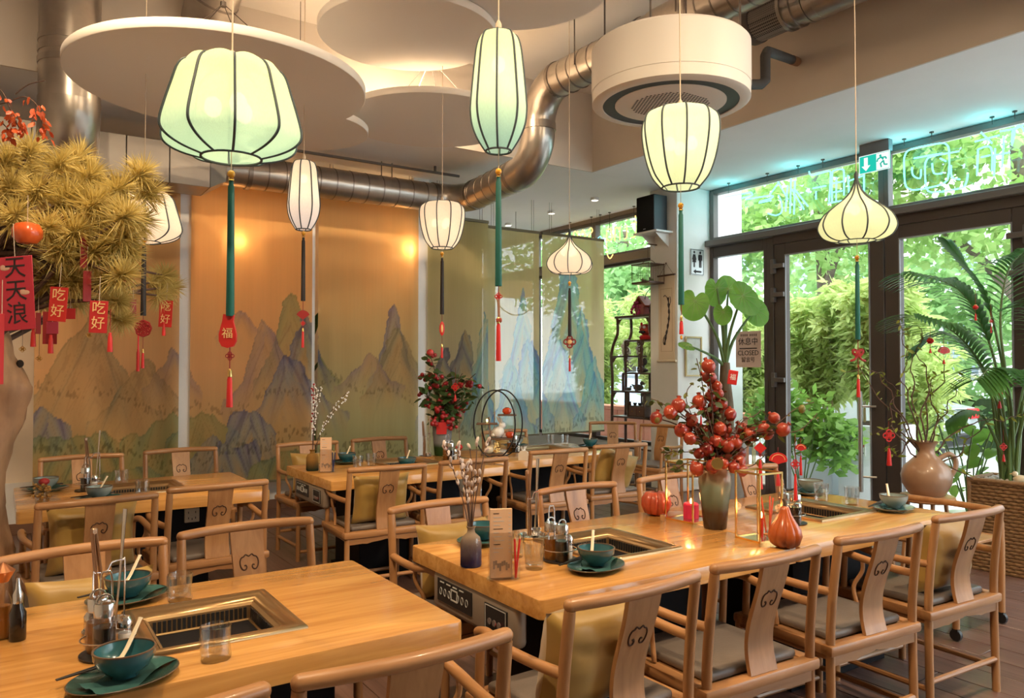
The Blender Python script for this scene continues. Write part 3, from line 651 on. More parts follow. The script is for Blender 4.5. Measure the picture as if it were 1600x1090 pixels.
# ------------------------------------------------------------------ tables
def rrect(x0, x1, y0, y1, r, n=4):
    pts = []
    for (cx, cy, a0) in ((x1-r, y1-r, 0), (x0+r, y1-r, 90), (x0+r, y0+r, 180), (x1-r, y0+r, 270)):
        for k in range(n+1):
            a = radians(a0+90*k/n); pts.append((cx+r*cos(a), cy+r*sin(a)))
    return pts
TT = 0.064
def table(x0, x1, y0, y1, pot, label, box_end=False, sockets=(), group='hotpot tables'):
    cx, cy = (x0+x1)/2, (y0+y1)/2
    t = thing('hotpot_table', label, 'table', (cx, cy, 0), 0, group)
    a0, a1, b0, b1 = x0-cx, x1-cx, y0-cy, y1-cy
    p0, p1, q0, q1 = pot[0]-cx, pot[1]-cx, pot[2]-cy, pot[3]-cy
    # slab with a rectangular opening, rounded edges
    bm = bmesh.new()
    xs = [a0, p0+0.02, p1-0.02, a1]; ys = [b0, q0+0.02, q1-0.02, b1]
    V = [[bm.verts.new((x, y, 0.75)) for x in xs] for y in ys]
    for j in range(3):
        for i in range(3):
            if i == 1 and j == 1: continue
            bm.faces.new((V[j][i], V[j][i+1], V[j+1][i+1], V[j+1][i]))
    r = bmesh.ops.extrude_face_region(bm, geom=list(bm.faces))
    for v in r['geom']:
        if isinstance(v, bmesh.types.BMVert): v.co.z -= TT
    bmesh.ops.recalc_face_normals(bm, faces=bm.faces)
    corners = [e for e in bm.edges if abs(e.verts[0].co.z-e.verts[1].co.z) > 0.01 and abs(abs(e.verts[0].co.x)-(x1-x0)/2) < 1e-4 and abs(abs(e.verts[0].co.y)-(y1-y0)/2) < 1e-4]
    bmesh.ops.bevel(bm, geom=corners, offset=0.02, segments=4, affect='EDGES', profile=0.5)
    rim = [e for e in bm.edges if all(abs(v.co.z-0.75) < 1e-4 for v in e.verts) and len(e.link_faces) == 2 and abs(e.link_faces[0].normal.z-e.link_faces[1].normal.z) > 0.5 and max(abs(e.verts[0].co.x), abs(e.verts[1].co.x)) > (x1-x0)/2-0.021 or
           all(abs(v.co.z-0.75) < 1e-4 for v in e.verts) and len(e.link_faces) == 2 and abs(e.link_faces[0].normal.z-e.link_faces[1].normal.z) > 0.5 and min(abs(e.verts[0].co.y), abs(e.verts[1].co.y)) > (y1-y0)/2-0.021]
    bmesh.ops.bevel(bm, geom=rim, offset=0.006, segments=2, affect='EDGES', profile=0.5)
    me = bpy.data.meshes.new('table_top'); bm.to_mesh(me); bm.free(); me.materials.append(OAKX)
    me.polygons.foreach_set('use_smooth', [True]*len(me.polygons)); me.set_sharp_from_angle(angle=radians(35))
    link(bpy.data.objects.new('table_top', me), t)
    ins = 0.30
    MB().box(((a0+a1)/2, 0, 0.345), (x1-x0-2*ins, (y1-y0)-0.50, 0.69), bev=0.004).build('base_cabinet', BLACK, t)
    MB().box(((a0+a1)/2, 0, 0.03), (x1-x0-2*ins+0.06, (y1-y0)-0.48, 0.05)).build('plinth', BLACK, t, smooth=False)
    # bronze hotpot surround
    fr = MB(); w = 0.045
    ou = [(p0, q0), (p1, q0), (p1, q1), (p0, q1)]
    def ring(prof):
        vs = []; n = 0
        for (off, z) in prof:
            vs += [(p0+off, q0+off, z), (p1-off, q0+off, z), (p1-off, q1-off, z), (p0+off, q1-off, z)]
        fs = []
        for i in range(len(prof)-1):
            for k in range(4): fs.append((i*4+k, i*4+(k+1) % 4, (i+1)*4+(k+1) % 4, (i+1)*4+k))
        return vs, fs
    fr.add(*ring([(0.0, 0.749), (0.0, 0.757), (0.006, 0.763), (0.022, 0.764), (0.03, 0.758), (0.042, 0.756), (0.05, 0.748), (0.056, 0.735)])); fr.build('bronze_surround', BRONZE, t, ang=60)
    MB().add(*ring([(0.054, 0.742), (0.064, 0.735), (0.066, 0.690), (0.078, 0.688), (0.078, 0.684)])).build('vent_wall', M('bronze_vent_wall', (0.40, 0.26, 0.13), 0.35, 0.7), t, smooth=False)
    ib = MB(); ib.add(*ring([(0.078, 0.690), (0.09, 0.56)])); ib.box(((p0+p1)/2, (q0+q1)/2, 0.556), (p1-p0-0.17, q1-q0-0.17, 0.012)); ib.build('pot_well', PIT, t, smooth=False)
    sl = MB()
    n = 20
    for i in range(n):
        xx = p0+0.075+(p1-p0-0.15)*(i+0.5)/n
        for yy in (q0+0.0655, q1-0.0655): sl.box((xx, yy, 0.713), (0.009, 0.006, 0.034))
    for i in range(n):
        yy = q0+0.075+(q1-q0-0.15)*(i+0.5)/n
        for xx in (p0+0.0655, p1-0.0655): sl.box((xx, yy, 0.713), (0.006, 0.009, 0.034))
    sl.build('vent_slots', BLACKP, t, smooth=False, kind='stuff')
    MB().tube([(p0+0.07, q0+0.07, 0.688), (p1-0.07, q0+0.07, 0.688), (p1-0.07, q1-0.07, 0.688), (p0+0.07, q1-0.07, 0.688)], 0.007, 6, closed=True).build('inner_rim', BRONZE, t)
    if box_end:   # control box hung under the end of the table
        cb = MB().box((a0+0.03, -0.02, 0.615), (0.05, 0.60, 0.145), bev=0.02, seg=3).build('control_box', M('grey_taupe_metal', (0.36, 0.29, 0.23), 0.45, 0.3), t)
        d1 = MB().box((a0+0.003, 0.10, 0.625), (0.006, 0.26, 0.085)).build('induction_panel', BLACKP, cb, smooth=False)
        for k in range(7):
            if k == 3: MB().frame('x', a0-0.001, 0.003, 0.07+0.0, 0.12, 0.605, 0.648, 0.005).build('display_frame', M('panel_white', (0.6, 0.6, 0.58), 0.5), cb, smooth=False)
            else: MB().tube([(a0-0.001, 0.20-k*0.033+0.009*cos(q*pi/4), 0.622+0.014*sin(q*pi/4)) for q in range(8)], 0.0016, 4, closed=True).build('button_ring', M('panel_white', (0.6, 0.6, 0.58), 0.5), cb)
        for k in range(4): MB().box((a0-0.001, 0.19-k*0.05, 0.658), (0.003, 0.03, 0.004)).build('panel_print', M('panel_white'), cb, smooth=False)
        MB().box((a0+0.003, -0.195, 0.615), (0.006, 0.145, 0.09)).build('exhaust_panel', BLACKP, cb, smooth=False)
        MB().frame('x', a0+0.001, 0.004, -0.262, -0.128, 0.573, 0.657, 0.003).build('panel_trim', M('panel_white'), cb, smooth=False)
        for k in range(3): MB().lathe([(0.0001, 0), (0.011, 0), (0.011, 0.004)], 12).build('touch_button', M('panel_grey', (0.2, 0.16, 0.15), 0.5), cb, loc=(a0-0.003, -0.165-k*0.03, 0.605)).rotation_euler = (0, -pi/2, 0)
        MB().ell((a0-0.002, -0.215, 0.602), 0.0035, 8, 6).build('red_indicator', glow('red_led', (1, 0.05, 0.04), 6), cb)
    for (sx, sy, ax) in sockets:
        if ax == 'y':
            s = MB().box((sx-cx, (y0-cy)+0.245, sy), (0.085, 0.012, 0.085), bev=0.003).build('power_socket', M('socket_cream', (0.62, 0.52, 0.36), 0.4), t)
            for (ex, ez) in ((-0.02, 0.018), (0.02, 0.018), (-0.02, -0.016), (0.0, -0.022), (0.02, -0.016)):
                MB().box((sx-cx+ex, (y0-cy)+0.238, sy+ez), (0.004, 0.004, 0.012)).build('socket_slot', BLACKP, s, smooth=False)
        else:
            s = MB().box((x1-cx-0.295, sx-cy, sy), (0.012, 0.085, 0.085), bev=0.003).build('power_socket', M('socket_cream', (0.62, 0.52, 0.36), 0.4), t)
    return t
table(-0.20, 1.15, 1.98, 2.845, (0.315, 0.745, 2.17, 2.60), 'honey wood hotpot table under the wide green pumpkin lantern')
table(1.45, 2.768, 2.01, 2.94, (1.915, 2.345, 2.25, 2.71), 'honey wood hotpot table with grey control box, holding the pomegranate bouquet end', True)
table(2.772, 4.07, 2.01, 2.94, (3.30, 3.765, 2.26, 2.72), 'honey wood hotpot table on the side of the glass doors, under the onion lantern', False, ((3.74, 0.60, 'y'),))
table(0.08, 1.38, 4.72, 5.68, (0.52, 0.97, 4.98, 5.42), 'honey wood hotpot table beside the pine trunk', False, ((0.98, 0.60, 'y'),))
table(1.81, 3.22, 4.84, 5.80, (2.42, 2.86, 5.26, 5.72), 'honey wood hotpot table with the berry vase, in front of the misty lake screen', True)
table(3.225, 4.66, 5.06, 6.02, (3.86, 4.36, 5.42, 5.88), 'honey wood hotpot table between the shelf of curios and the round black stand', False, ((4.20, 0.60, 'y'),))

# ------------------------------------------------------------------ chairs (facing +y, back at -y)
def make_chair():
    t = thing('yoke_back_chair', '-', 'chair')
    W, D = 0.262, 0.235
    for s in (-1, 1):
        MB().tube(smooth_path([(s*W, -D, 0.0), (s*W*0.99, -D+0.005, 0.43), (s*W*0.985, -D-0.004, 0.62), (s*W*0.975, -D-0.03, 0.832)], 4), [0.0175]*12+[0.0165], 10).build('back_leg', CH_Z, t)
        MB().tube([(s*W*1.0, D-0.01, 0.0), (s*W*0.985, D-0.015, 0.44)], 0.0175, 10).build('front_leg', CH_Z, t)
        MB().tube([(s*W*0.985, D-0.05, 0.45), (s*W*0.985, D-0.06, 0.646)], 0.0155, 10).build('arm_post', CH_Z, t)
        MB().tube(smooth_path([(s*W*0.985, D-0.045, 0.648), (s*(W+0.012), D-0.12, 0.668), (s*(W+0.02), 0.02, 0.655), (s*(W+0.008), -0.12, 0.648), (s*W*0.985, -D+0.0, 0.65)], 5), 0.0165, 10).build('arm', CH_Y, t)
        MB().tube(smooth_path([(s*W*0.985, 0.02, 0.455), (s*(W-0.008), 0.035, 0.53), (s*(W+0.018), 0.01, 0.60), (s*(W+0.018), 0.01, 0.652)], 4), [0.009]*12+[0.007], 8).build('arm_stile', CH_Z, t)
        MB().tube([(s*W, -D, 0.115), (s*W, D-0.01, 0.115)], 0.0125, 8).build('side_stretcher', CH_Y, t)
        MB().tube([(s*W*0.99, -D, 0.40), (s*W*0.99, D-0.01, 0.40)], 0.010, 8).build('seat_rail', CH_Y, t)
    # yoke rail with mitred ends
    n = 14; pts = [(-W*0.975, -D-0.029, 0.83)]
    for i in range(n+1):
        u = -1+2*i/n; pts.append((u*(W*0.975), -D-0.03-0.035*(1-u*u), 0.846+0.004*(1-u*u)))
    pts.append((W*0.975, -D-0.029, 0.83))
    MB().tube(pts[1:-1], [0.0185]+[0.019]*(n-1)+[0.0185], 12).ell((-W*0.975, -D-0.03, 0.845), 0.0188, 12, 8).ell((W*0.975, -D-0.03, 0.845), 0.0188, 12, 8).build('top_rail', CH_X, t)
    # s-curved back splat
    def sp(z): k = max(0, (z-0.46)/0.375); return -D-0.004 + 0.03*sin(k*pi*1.15)*(1-k)*1.3 - 0.055*k**1.6
    m = 14; w0 = 0.066; vs = []; fs = []
    for i in range(m+1):
        z = 0.455+0.378*i/m; yy = sp(z); ww = w0*(1.0-0.06*sin(pi*i/m))
        vs += [(-ww, yy-0.008, z), (ww, yy-0.008, z), (ww, yy+0.008, z), (-ww, yy+0.008, z)]
    for i in range(m):
        for k in range(4): fs.append((i*4+k, i*4+(k+1) % 4, (i+1)*4+(k+1) % 4, (i+1)*4+k))
    fs += [(3, 2, 1, 0), (m*4, m*4+1, m*4+2, m*4+3)]
    s_ = MB().add(vs, fs).build('splat', CH_Z, t, ang=30)
    # carved cloud motif on both faces
    half = [(0.004, 0.032), (0.013, 0.037), (0.020, 0.030), (0.030, 0.026), (0.036, 0.012), (0.034, -0.006), (0.026, -0.018), (0.016, -0.018), (0.011, -0.010), (0.014, -0.002), (0.020, -0.004)]
    for side in (-1, 1):
        mo = MB()
        for sg in (-1, 1):
            P = [(sg*a, sp(0.705+b)+side*0.0085, 0.705+b) for a, b in half]
            mo.tube(smooth_path([(0, sp(0.735)+side*0.0085, 0.7345)]+P, 3), 0.0028, 6)
        mo.build('carved_cloud', CARVE, s_)
    # seat
    for yy in (-D+0.005, D-0.03): MB().box((0, yy, 0.4325), (2*W+0.05, 0.055, 0.042), bev=0.012, seg=2).build('seat_frame', CH_X, t)
    sf = MB()
    for s in (-1, 1): sf.box((s*W*0.99, -0.012, 0.4325), (0.052, 2*D-0.07, 0.042), bev=0.012, seg=2)
    sf.box((0, -0.012, 0.43), (2*W-0.05, 2*D-0.08, 0.03))
    sf.build('seat_board', CH_Y, t)
    MB().box((0, -0.005, 0.464), (2*W-0.075, 2*D-0.075, 0.034), bev=0.014, seg=3).build('seat_pad', PAD, t)
    for yy in (-D+0.0, D-0.015):
        poly = [(-W, 0.412)]+[(-W+2*W*i/16, 0.412-0.022-0.016*abs(cos(pi*i/16))**0.7*(1 if i not in (4, 12) else 1.4)) for i in range(17)]+[(W, 0.412)]
        MB().prism(poly, yy-0.009, yy+0.009, 'y').build('apron', CH_X, t)
    MB().tube([(-W, D-0.012, 0.07), (W, D-0.012, 0.07)], 0.0125, 8).build('front_stretcher', CH_X, t)
    MB().tube([(-W, -D, 0.15), (W, -D, 0.15)], 0.0125, 8).build('back_stretcher', CH_X, t)
    return t
CH0 = make_chair(); CH_USED = [False]
def chair(x, y, rz, label, group):
    """x, y is the middle of the top rail; the chair faces +y when rz is 0"""
    off = Matrix.Rotation(rz, 3, 'Z') @ Vector((0, -0.29, 0)); loc = (x-off.x, y-off.y, 0)
    if not CH_USED[0]:
        CH_USED[0] = True; CH0.location = loc; CH0.rotation_euler = (0, 0, rz); CH0['label'] = label; CH0['group'] = group; return CH0
    return dup(CH0, loc, rz, label, group)
# cushions
def cushion_mesh(seed, s=0.39, th=0.07):
    rr = random.Random(seed); N = 18; mb = MB()
    def P(u, v, side):
        a, b = 2*u-1, 2*v-1
        pin = 1-0.09*(1-abs(a)**2)*(abs(b)**6)-0.0; pin2 = 1-0.09*(1-abs(b)**2)*(abs(a)**6)
        h = th*((1-a**4)*(1-b**4))**0.55
        h += (0.010*noise.noise((u*5+seed, v*5, side*3.0))+0.007*noise.noise((u*4+v*9+seed, v*4-u*2, side*7.0)))*(1-abs(a)**6)*(1-abs(b)**6)
        return (a*s/2*pin2, side*h, (b*0.325/2)*pin)
    for side in (-1, 1): mb.surf(N, N, lambda u, v: P(u, v, side))
    return mb.mesh('cushion', GOLDC, ang=80)
CUSH = [cushion_mesh(1), cushion_mesh(2), cushion_mesh(3)]
def cushion(ch, k, label, tilt=-10, roll=0, dx=0, dy=0.0, sc_=1.0):
    me = CUSH[k]; o = bpy.data.objects.new('cushion', me); link(o)
    M4 = Matrix.Translation(ch.location) @ Matrix.Rotation(ch.rotation_euler.z, 4, 'Z') @ Matrix.Translation((dx, -0.150+dy, 0.480+0.155*sc_)) @ Matrix.Rotation(radians(roll), 4, 'Y') @ Matrix.Rotation(radians(-tilt), 4, 'X') @ Matrix.Scale(sc_, 4)
    o.matrix_world = M4; return tag(o, label, 'cushion', 'ochre satin cushions')
GN = 'chairs along the camera side of the bouquet tables'
# camera side of the bouquet tables
c1 = chair(1.565, 1.66, radians(2), 'oak yoke-back chair with an ochre cushion, first at the control box end', GN)
c2 = chair(2.185, 1.68, radians(-2), 'oak yoke-back chair with an empty seat, second from the control box end', GN)
c3 = chair(2.875, 1.69, radians(-3), 'oak yoke-back chair with an empty seat, third from the control box end', GN)
c4 = chair(3.59, 1.70, radians(-3), 'oak yoke-back chair with an ochre cushion, last before the glass doors', GN)
cushion(c1, 0, 'ochre cushion on the first chair at the control box end', dx=-0.06, dy=0.02)
cushion(c4, 1, 'ochre cushion on the last chair before the glass doors', dx=0.03, dy=0.02)
# far side of the bouquet tables
GF = 'chairs along the window side of the bouquet tables'
c5 = chair(1.735, 3.24, pi+radians(2), 'oak yoke-back chair with an ochre cushion behind the pussy willow vase', GF)
chair(2.59, 3.27, pi, 'oak yoke-back chair behind the hotpot well next to the pumpkin', GF)
chair(3.30, 3.28, pi, 'oak yoke-back chair behind the ribbed pumpkin and candle box', GF)
chair(4.0, 3.28, pi, 'oak yoke-back chair behind the pair of crystal tumblers', GF)
cushion(c5, 2, 'ochre cushion on the chair behind the pussy willow vase', dx=0.0, dy=0.03)
# table under the wide green lantern
GL = 'chairs at the table under the wide green lantern'
chair(0.78, 1.555, radians(0), 'oak yoke-back chair pulled back from the table under the wide green lantern', GL)
chair(0.195, 1.55, radians(2), 'oak yoke-back chair beside the one pulled back from the wide-lantern table', GL)
c6 = chair(0.26, 3.14, pi+radians(4), 'oak yoke-back chair with cushion across the wide-lantern table', GL)
chair(0.845, 3.215, pi+radians(2), 'oak yoke-back chair with empty seat across the wide-lantern table', GL)
cushion(c6, 0, 'ochre cushion on the chair across the wide-lantern table', tilt=-6, dy=0.03)
# table beside the pine trunk
GP = 'chairs at the table beside the pine trunk'
c7 = chair(0.415, 4.22, radians(6), 'oak yoke-back chair with wide cushion at the pine trunk table', GP)
chair(1.01, 4.37, radians(4), 'oak yoke-back chair with empty seat beside the cushioned one, pine trunk table', GP)
chair(0.50, 6.33, pi+radians(3), 'oak yoke-back chair behind the pine trunk table, below the pale crags', GP)
chair(1.18, 6.42, pi+radians(2), 'oak yoke-back chair behind the pine trunk table, below the gap between two screens', GP)
cushion(c7, 1, 'wide ochre cushion on a chair at the pine trunk table', tilt=-4, dy=0.03, sc_=1.05)
# long table along the screens
GS = 'chairs at the long table along the screens'
c8 = chair(2.09, 4.55, radians(-3), 'oak yoke-back chair with a slumped ochre cushion in front of the amber bottle vase', GS)
chair(2.74, 4.555, radians(-3), 'oak yoke-back chair in front of the round black stand', GS)
chair(3.60, 4.72, radians(-4), 'oak yoke-back chair with empty seat beside a wall socket, long table', GS)
c9 = chair(4.27, 4.765, radians(-6), 'oak yoke-back chair with a tilted ochre cushion near the shelf of curios', GS)
cushion(c8, 2, 'slumped ochre cushion on the chair in front of the amber bottle vase', tilt=-8, dy=0.02)
cushion(c9, 0, 'tilted ochre cushion on the chair near the shelf of curios', tilt=-8, roll=18, dx=0.04, dy=0.03)
c10 = chair(2.17, 6.38, pi+radians(2), 'oak yoke-back chair with cushion behind the menu stand, against the misty lake screen', GS)
chair(2.84, 6.42, pi, 'oak yoke-back chair with empty seat against the misty lake screen', GS)
c11 = chair(4.22, 6.48, pi, 'oak yoke-back chair with cushion in front of the sheer blue-peak screen', GS)
cushion(c10, 1, 'ochre cushion on the chair behind the menu stand', dy=0.03)
cushion(c11, 2, 'ochre cushion on the chair in front of the sheer blue-peak screen', dy=0.03)
chair(5.90, 6.75, radians(140), 'oak yoke-back chair turned towards the shelf of curios, nearest the sheer screen', GS)
chair(6.05, 6.10, radians(105), 'oak yoke-back chair at the end of the long table, in front of the white pillar', GS)
# low serving trolley at the end of the bouquet tables
t = thing('serving_trolley', 'oak serving trolley on black casters beside the end of the bouquet tables', 'trolley', (4.62, 2.50, 0))
for s in (-1, 1):
    MB().tube(smooth_path([(s*0.26, -0.33, 0.07), (s*0.26, -0.33, 0.58), (s*0.26, -0.29, 0.648), (s*0.26, -0.2, 0.66), (s*0.26, 0.2, 0.66), (s*0.26, 0.29, 0.648), (s*0.26, 0.33, 0.58), (s*0.26, 0.33, 0.07)], 4), 0.019, 10).build('side_hoop', CH_Z, t)
    MB().tube([(s*0.26, -0.33, 0.50), (s*0.26, 0.33, 0.50)], 0.014, 8).build('side_rail', CH_Y, t)
    for q in (-1, 1):
        MB().lathe([(0.0001, -0.012), (0.03, -0.012), (0.034, 0), (0.03, 0.012), (0.0001, 0.012)], 16).build('caster', BLACKP, t, loc=(s*0.26, q*0.33, 0.036)).rotation_euler = (0, pi/2, 0)
        MB().box((s*0.26, q*0.33, 0.062), (0.03, 0.03, 0.02)).build('caster_fork', BLACKP, t, smooth=False)
MB().box((0, 0, 0.50), (0.52, 0.66, 0.018), bev=0.004).build('upper_shelf', CH_Y, t)
MB().box((0, 0, 0.16), (0.52, 0.66, 0.018), bev=0.004).build('lower_shelf', CH_Y, t)

# ------------------------------------------------------------------ tableware
ZT = 0.75
def bowl_proto(mat, name='bowl'):
    t = thing('bowl', '-', 'bowl')
    MB().lathe([(0.0001, 0.004), (0.03, 0.004), (0.032, 0.0), (0.036, 0.008), (0.055, 0.022), (0.067, 0.045), (0.069, 0.062), (0.0655, 0.062), (0.062, 0.044), (0.05, 0.024), (0.03, 0.013), (0.0001, 0.012)], 32).build('bowl_body', mat, t)
    MB().lathe([(0.0695, 0.061), (0.0695, 0.064), (0.065, 0.064), (0.065, 0.061)], 32, close=True).build('bowl_rim', RIMBR, t)
    return t
def plate_proto(mat):
    t = thing('plate', '-', 'plate')
    MB().lathe([(0.0001, 0.003), (0.055, 0.003), (0.056, 0.0), (0.062, 0.004), (0.088, 0.010), (0.104, 0.018), (0.102, 0.021), (0.086, 0.0135), (0.06, 0.008), (0.0001, 0.007)], 40, sx=1.22, sy=0.92).build('plate_body', mat, t)
    MB().tube([(1.22*0.1035*cos(a*pi/20), 0.92*0.1035*sin(a*pi/20), 0.0195) for a in range(40)], 0.0016, 5, closed=True).build('plate_rim', RIMBR, t)
    return t
def spoon_mesh():
    mb = MB(); mb.ell((0, 0, 0), (0.024, 0.017, 0.008), 14, 8)
    mb.tube(smooth_path([(0.015, 0, 0.002), (0.04, 0, 0.012), (0.075, 0, 0.035), (0.105, 0, 0.056)], 4), [0.006]*9+[0.0055]*3+[0.007], 8, flat=0.55)
    return mb.mesh('spoon', IVORY)
SPOON = spoon_mesh()
CHM = MB().tube([(-0.115, 0, 0), (0.115, 0, 0)], [0.0022, 0.0042], 6).mesh('chopstick', CHOP)
def napkin_mesh():
    mb = MB()
    def P(u, v):
        a, b = u*2-1, v*2-1
        return (a*0.10*(1-0.15*b), b*0.055+0.012*sin(a*3), 0.012+0.012*abs(a)**1.5+0.003*sin(b*7+a*4))
    mb.surf(14, 8, P); return mb.mesh('napkin', NAPK, ang=80)
NAPM = napkin_mesh()
BOWL = {}; PLATE = {}; 
def setting(x, y, rz, where, bowlmat=TEAL, platemat=TEALD, chop=True, spoon=True, z=ZT):
    key = bowlmat.name
    if key not in PLATE:
        pl = PLATE[key] = plate_proto(platemat); pl.location = (x, y, z); pl.rotation_euler = (0, 0, rz)
        bw = BOWL[key] = bowl_proto(bowlmat)
        pl['label'] = 'oval plate under the bowl ' + where; pl['group'] = 'oval plates'; bw['group'] = 'small bowls'
        bw.location = (x, y, z+0.019); bw['label'] = 'small bowl on its plate ' + where
    else:
        dup(PLATE[key], (x, y, z), rz, 'oval plate under the bowl ' + where, 'oval plates')
        dup(BOWL[key], (x, y, z+0.019), rz, 'small bowl on its plate ' + where, 'small bowls')
    n = inst('napkin', NAPM, None, (x, y, z), (0, 0, rz+0.3)); tag(n, 'folded teal napkin on the plate ' + where, 'napkin', 'teal napkins')
    if spoon:
        s = inst('soup_spoon', SPOON, None, (x-0.015, y+0.01, z+0.048), (0, radians(-12), rz+0.5)); tag(s, 'ivory soup spoon in the bowl ' + where, 'spoon', 'ivory soup spoons')
    if chop:
        d = Vector((-sin(rz), cos(rz)))
        for k in range(2):
            c = inst('chopstick', CHM, None, (x+d.x*(0.082+0.012*k), y+d.y*(0.082+0.012*k), z+0.024), (0, 0, rz+0.06*k)); tag(c, 'black chopstick resting on the plate ' + where, 'chopstick', 'black chopsticks')
LS = []
setting(0.255, 2.04, 0.35, 'in front of the soy bottle, wide-lantern table')
setting(0.35, 2.74, 0.35, 'behind the ladle holder, wide-lantern table')
setting(1.845, 2.205, 0.30, 'beside the salt shaker, bouquet table')
setting(3.885, 2.24, 0.2, 'beside the doors, next to the steel hotpot edge', GREY_GL, GREY_GL)
setting(3.98, 2.80, 0.2, 'behind the crystal tumblers', GREY_GL, GREY_GL, spoon=False)
setting(1.72, 2.80, 0.25, 'behind the menu stand, bouquet table', spoon=False, chop=False)
setting(2.24, 5.66, 0.2, 'beside the menu stand, long screen table')
setting(2.50, 5.14, 0.2, 'in front of the hotpot well, long screen table')
setting(4.02, 5.96, 0.1, 'in front of the sheer screen', GREY_GL, GREY_GL, spoon=False)
setting(4.55, 5.52, 0.1, 'at the end of the long table near the curios', TEAL, TEALD)
setting(0.47, 4.86, 0.3, 'beside the tinsel ornament, pine trunk table', GREY_GL, TEALD)
setting(0.24, 5.42, 0.2, 'behind the soy bottle, pine trunk table', GREY_GL, TEALD, spoon=False)
# tumblers
def tumbler(kind):
    mb = MB(); n = 36
    if kind == 'wavy':
        rm = lambda a, z: 1+0.07*sin(3*a+z*90)+0.03*sin(7*a-z*60)
        mb.lathe([(0.0001, 0.0), (0.034, 0.0), (0.037, 0.006), (0.037, 0.04), (0.0385, 0.086), (0.0362, 0.087), (0.0345, 0.045), (0.033, 0.016), (0.0001, 0.014)], n, rmod=rm)
    else:
        rm = lambda a, z: 1+(0.028*abs(sin(6*a+z*70))+0.028*abs(sin(6*a-z*70)) if 0.008 < z < 0.075 else 0.02)
        mb.lathe([(0.0001, 0.0), (0.031, 0.0), (0.033, 0.006), (0.034, 0.03), (0.035, 0.05), (0.037, 0.074), (0.0385, 0.096), (0.0365, 0.096), (0.034, 0.06), (0.032, 0.02), (0.0001, 0.016)], n, rmod=rm)
    return mb.mesh('tumbler', GLASS)
TUM = {'wavy': tumbler('wavy'), 'cut': tumbler('cut')}
for (x, y, k, where) in ((0.47, 2.075, 'wavy', 'rippled glass tumbler beside the bronze edge, wide-lantern table'), (0.49, 2.655, 'wavy', 'rippled glass tumbler behind the hotpot well, wide-lantern table'),
    (1.70, 2.53, 'cut', 'cut glass tumbler behind its twin, next to the red pencil'), (1.66, 2.34, 'cut', 'cut glass tumbler between the menu stand and the soy bottle'),
    (3.82, 2.62, 'cut', 'cut glass tumbler behind the second hotpot well, farther of the pair'), (3.86, 2.46, 'cut', 'cut glass tumbler behind the second hotpot well, beside the grey bowl'),
    (2.20, 5.34, 'cut', 'cut glass tumbler on the long screen table, near the menu stand'), (2.34, 5.42, 'cut', 'cut glass tumbler on the long screen table, near the teal bowl'),
    (4.40, 5.93, 'cut', 'cut glass tumbler before the sheer screen, next to the hotpot well'), (4.52, 5.86, 'cut', 'cut glass tumbler before the sheer screen, at the table end'),
    (0.70, 4.93, 'wavy', 'rippled glass tumbler on the pine trunk table, in front of the well'), (0.66, 5.50, 'wavy', 'rippled glass tumbler on the pine trunk table, behind the well')):
    tag(inst('tumbler', TUM[k], None, (x, y, ZT), (0, 0, x*7)), where, 'glass', 'glass tumblers')
# condiment bottles
SOY = M('soy_sauce', (0.012, 0.006, 0.004), 0.1, coat=0.5); VIN = M('amber_vinegar', (0.35, 0.13, 0.02), 0.1, trans=0.4); SALT = M('salt', (0.85, 0.83, 0.8), 0.8)
def bottle(x, y, fill, label, h=0.15):
    t = thing('sauce_bottle', label, 'bottle', (x, y, ZT), 0, 'condiment bottles')
    MB().lathe([(0.0001, 0.003), (0.026, 0.003), (0.0262, h*0.55), (0.0001, h*0.55)], 20).build('sauce', fill, t)
    MB().lathe([(0.0285, 0.0), (0.0285, h*0.66), (0.024, h*0.74), (0.024, h*0.76)], 20).build('glass_wall', ACRYL, t)
    MB().lathe([(0.0255, h*0.73), (0.0258, h*0.92), (0.0235, h*0.955), (0.0001, h*0.96)], 20).build('steel_cap', STEEL, t)
    MB().tube(arc((0, 0, h*0.97), 0.018, 0, 180, 8, 'xz'), 0.003, 6).build('cap_handle', STEEL, t)
    return t
def shaker(x, y, label, fill=SALT):
    t = thing('shaker', label, 'shaker', (x, y, ZT), 0, 'condiment shakers')
    MB().lathe([(0.0001, 0.003), (0.016, 0.003), (0.016, 0.05), (0.0001, 0.05)], 16).build('contents', fill, t)
    MB().lathe([(0.019, 0.0), (0.019, 0.065), (0.017, 0.068)], 16).build('glass_wall', ACRYL, t)
    MB().lathe([(0.019, 0.066), (0.0195, 0.08), (0.012, 0.092), (0.0001, 0.094)], 16).build('steel_cap', STEEL, t)
def caddy(x, y, label, w=0.06):
    t = thing('condiment_caddy', label, 'caddy', (x, y, ZT), 0, 'wire condiment caddies')
    MB().tube([(w*cos(a*pi/12), w*0.9*sin(a*pi/12), 0.045) for a in range(24)], 0.002, 6, closed=True).build('wire_ring', STEEL, t)
    MB().lathe([(0.0001, 0.0), (w*1.02, 0.0), (w*1.05, 0.006), (w*0.9, 0.004), (0.0001, 0.003)], 24).build('tray', BLACKP, t)
    MB().tube(smooth_path([(-w*0.2, w*0.85, 0.003), (-w*0.2, w*0.85, 0.18), (0, w*0.85, 0.20), (w*0.2, w*0.85, 0.18), (w*0.2, w*0.85, 0.003)], 4), 0.0025, 6).build('handle', STEEL, t)
def condiments(x, y, where, two=True):
    caddy(x, y, 'steel wire condiment caddy ' + where, 0.066)
    bottle(x-0.012, y-0.028, SOY, 'glass bottle of dark soy sauce ' + where)
    if two: bottle(x-0.022, y+0.031, VIN, 'glass bottle of amber vinegar ' + where)
    shaker(x+0.038, y-0.002, 'glass salt shaker with a steel cap ' + where)
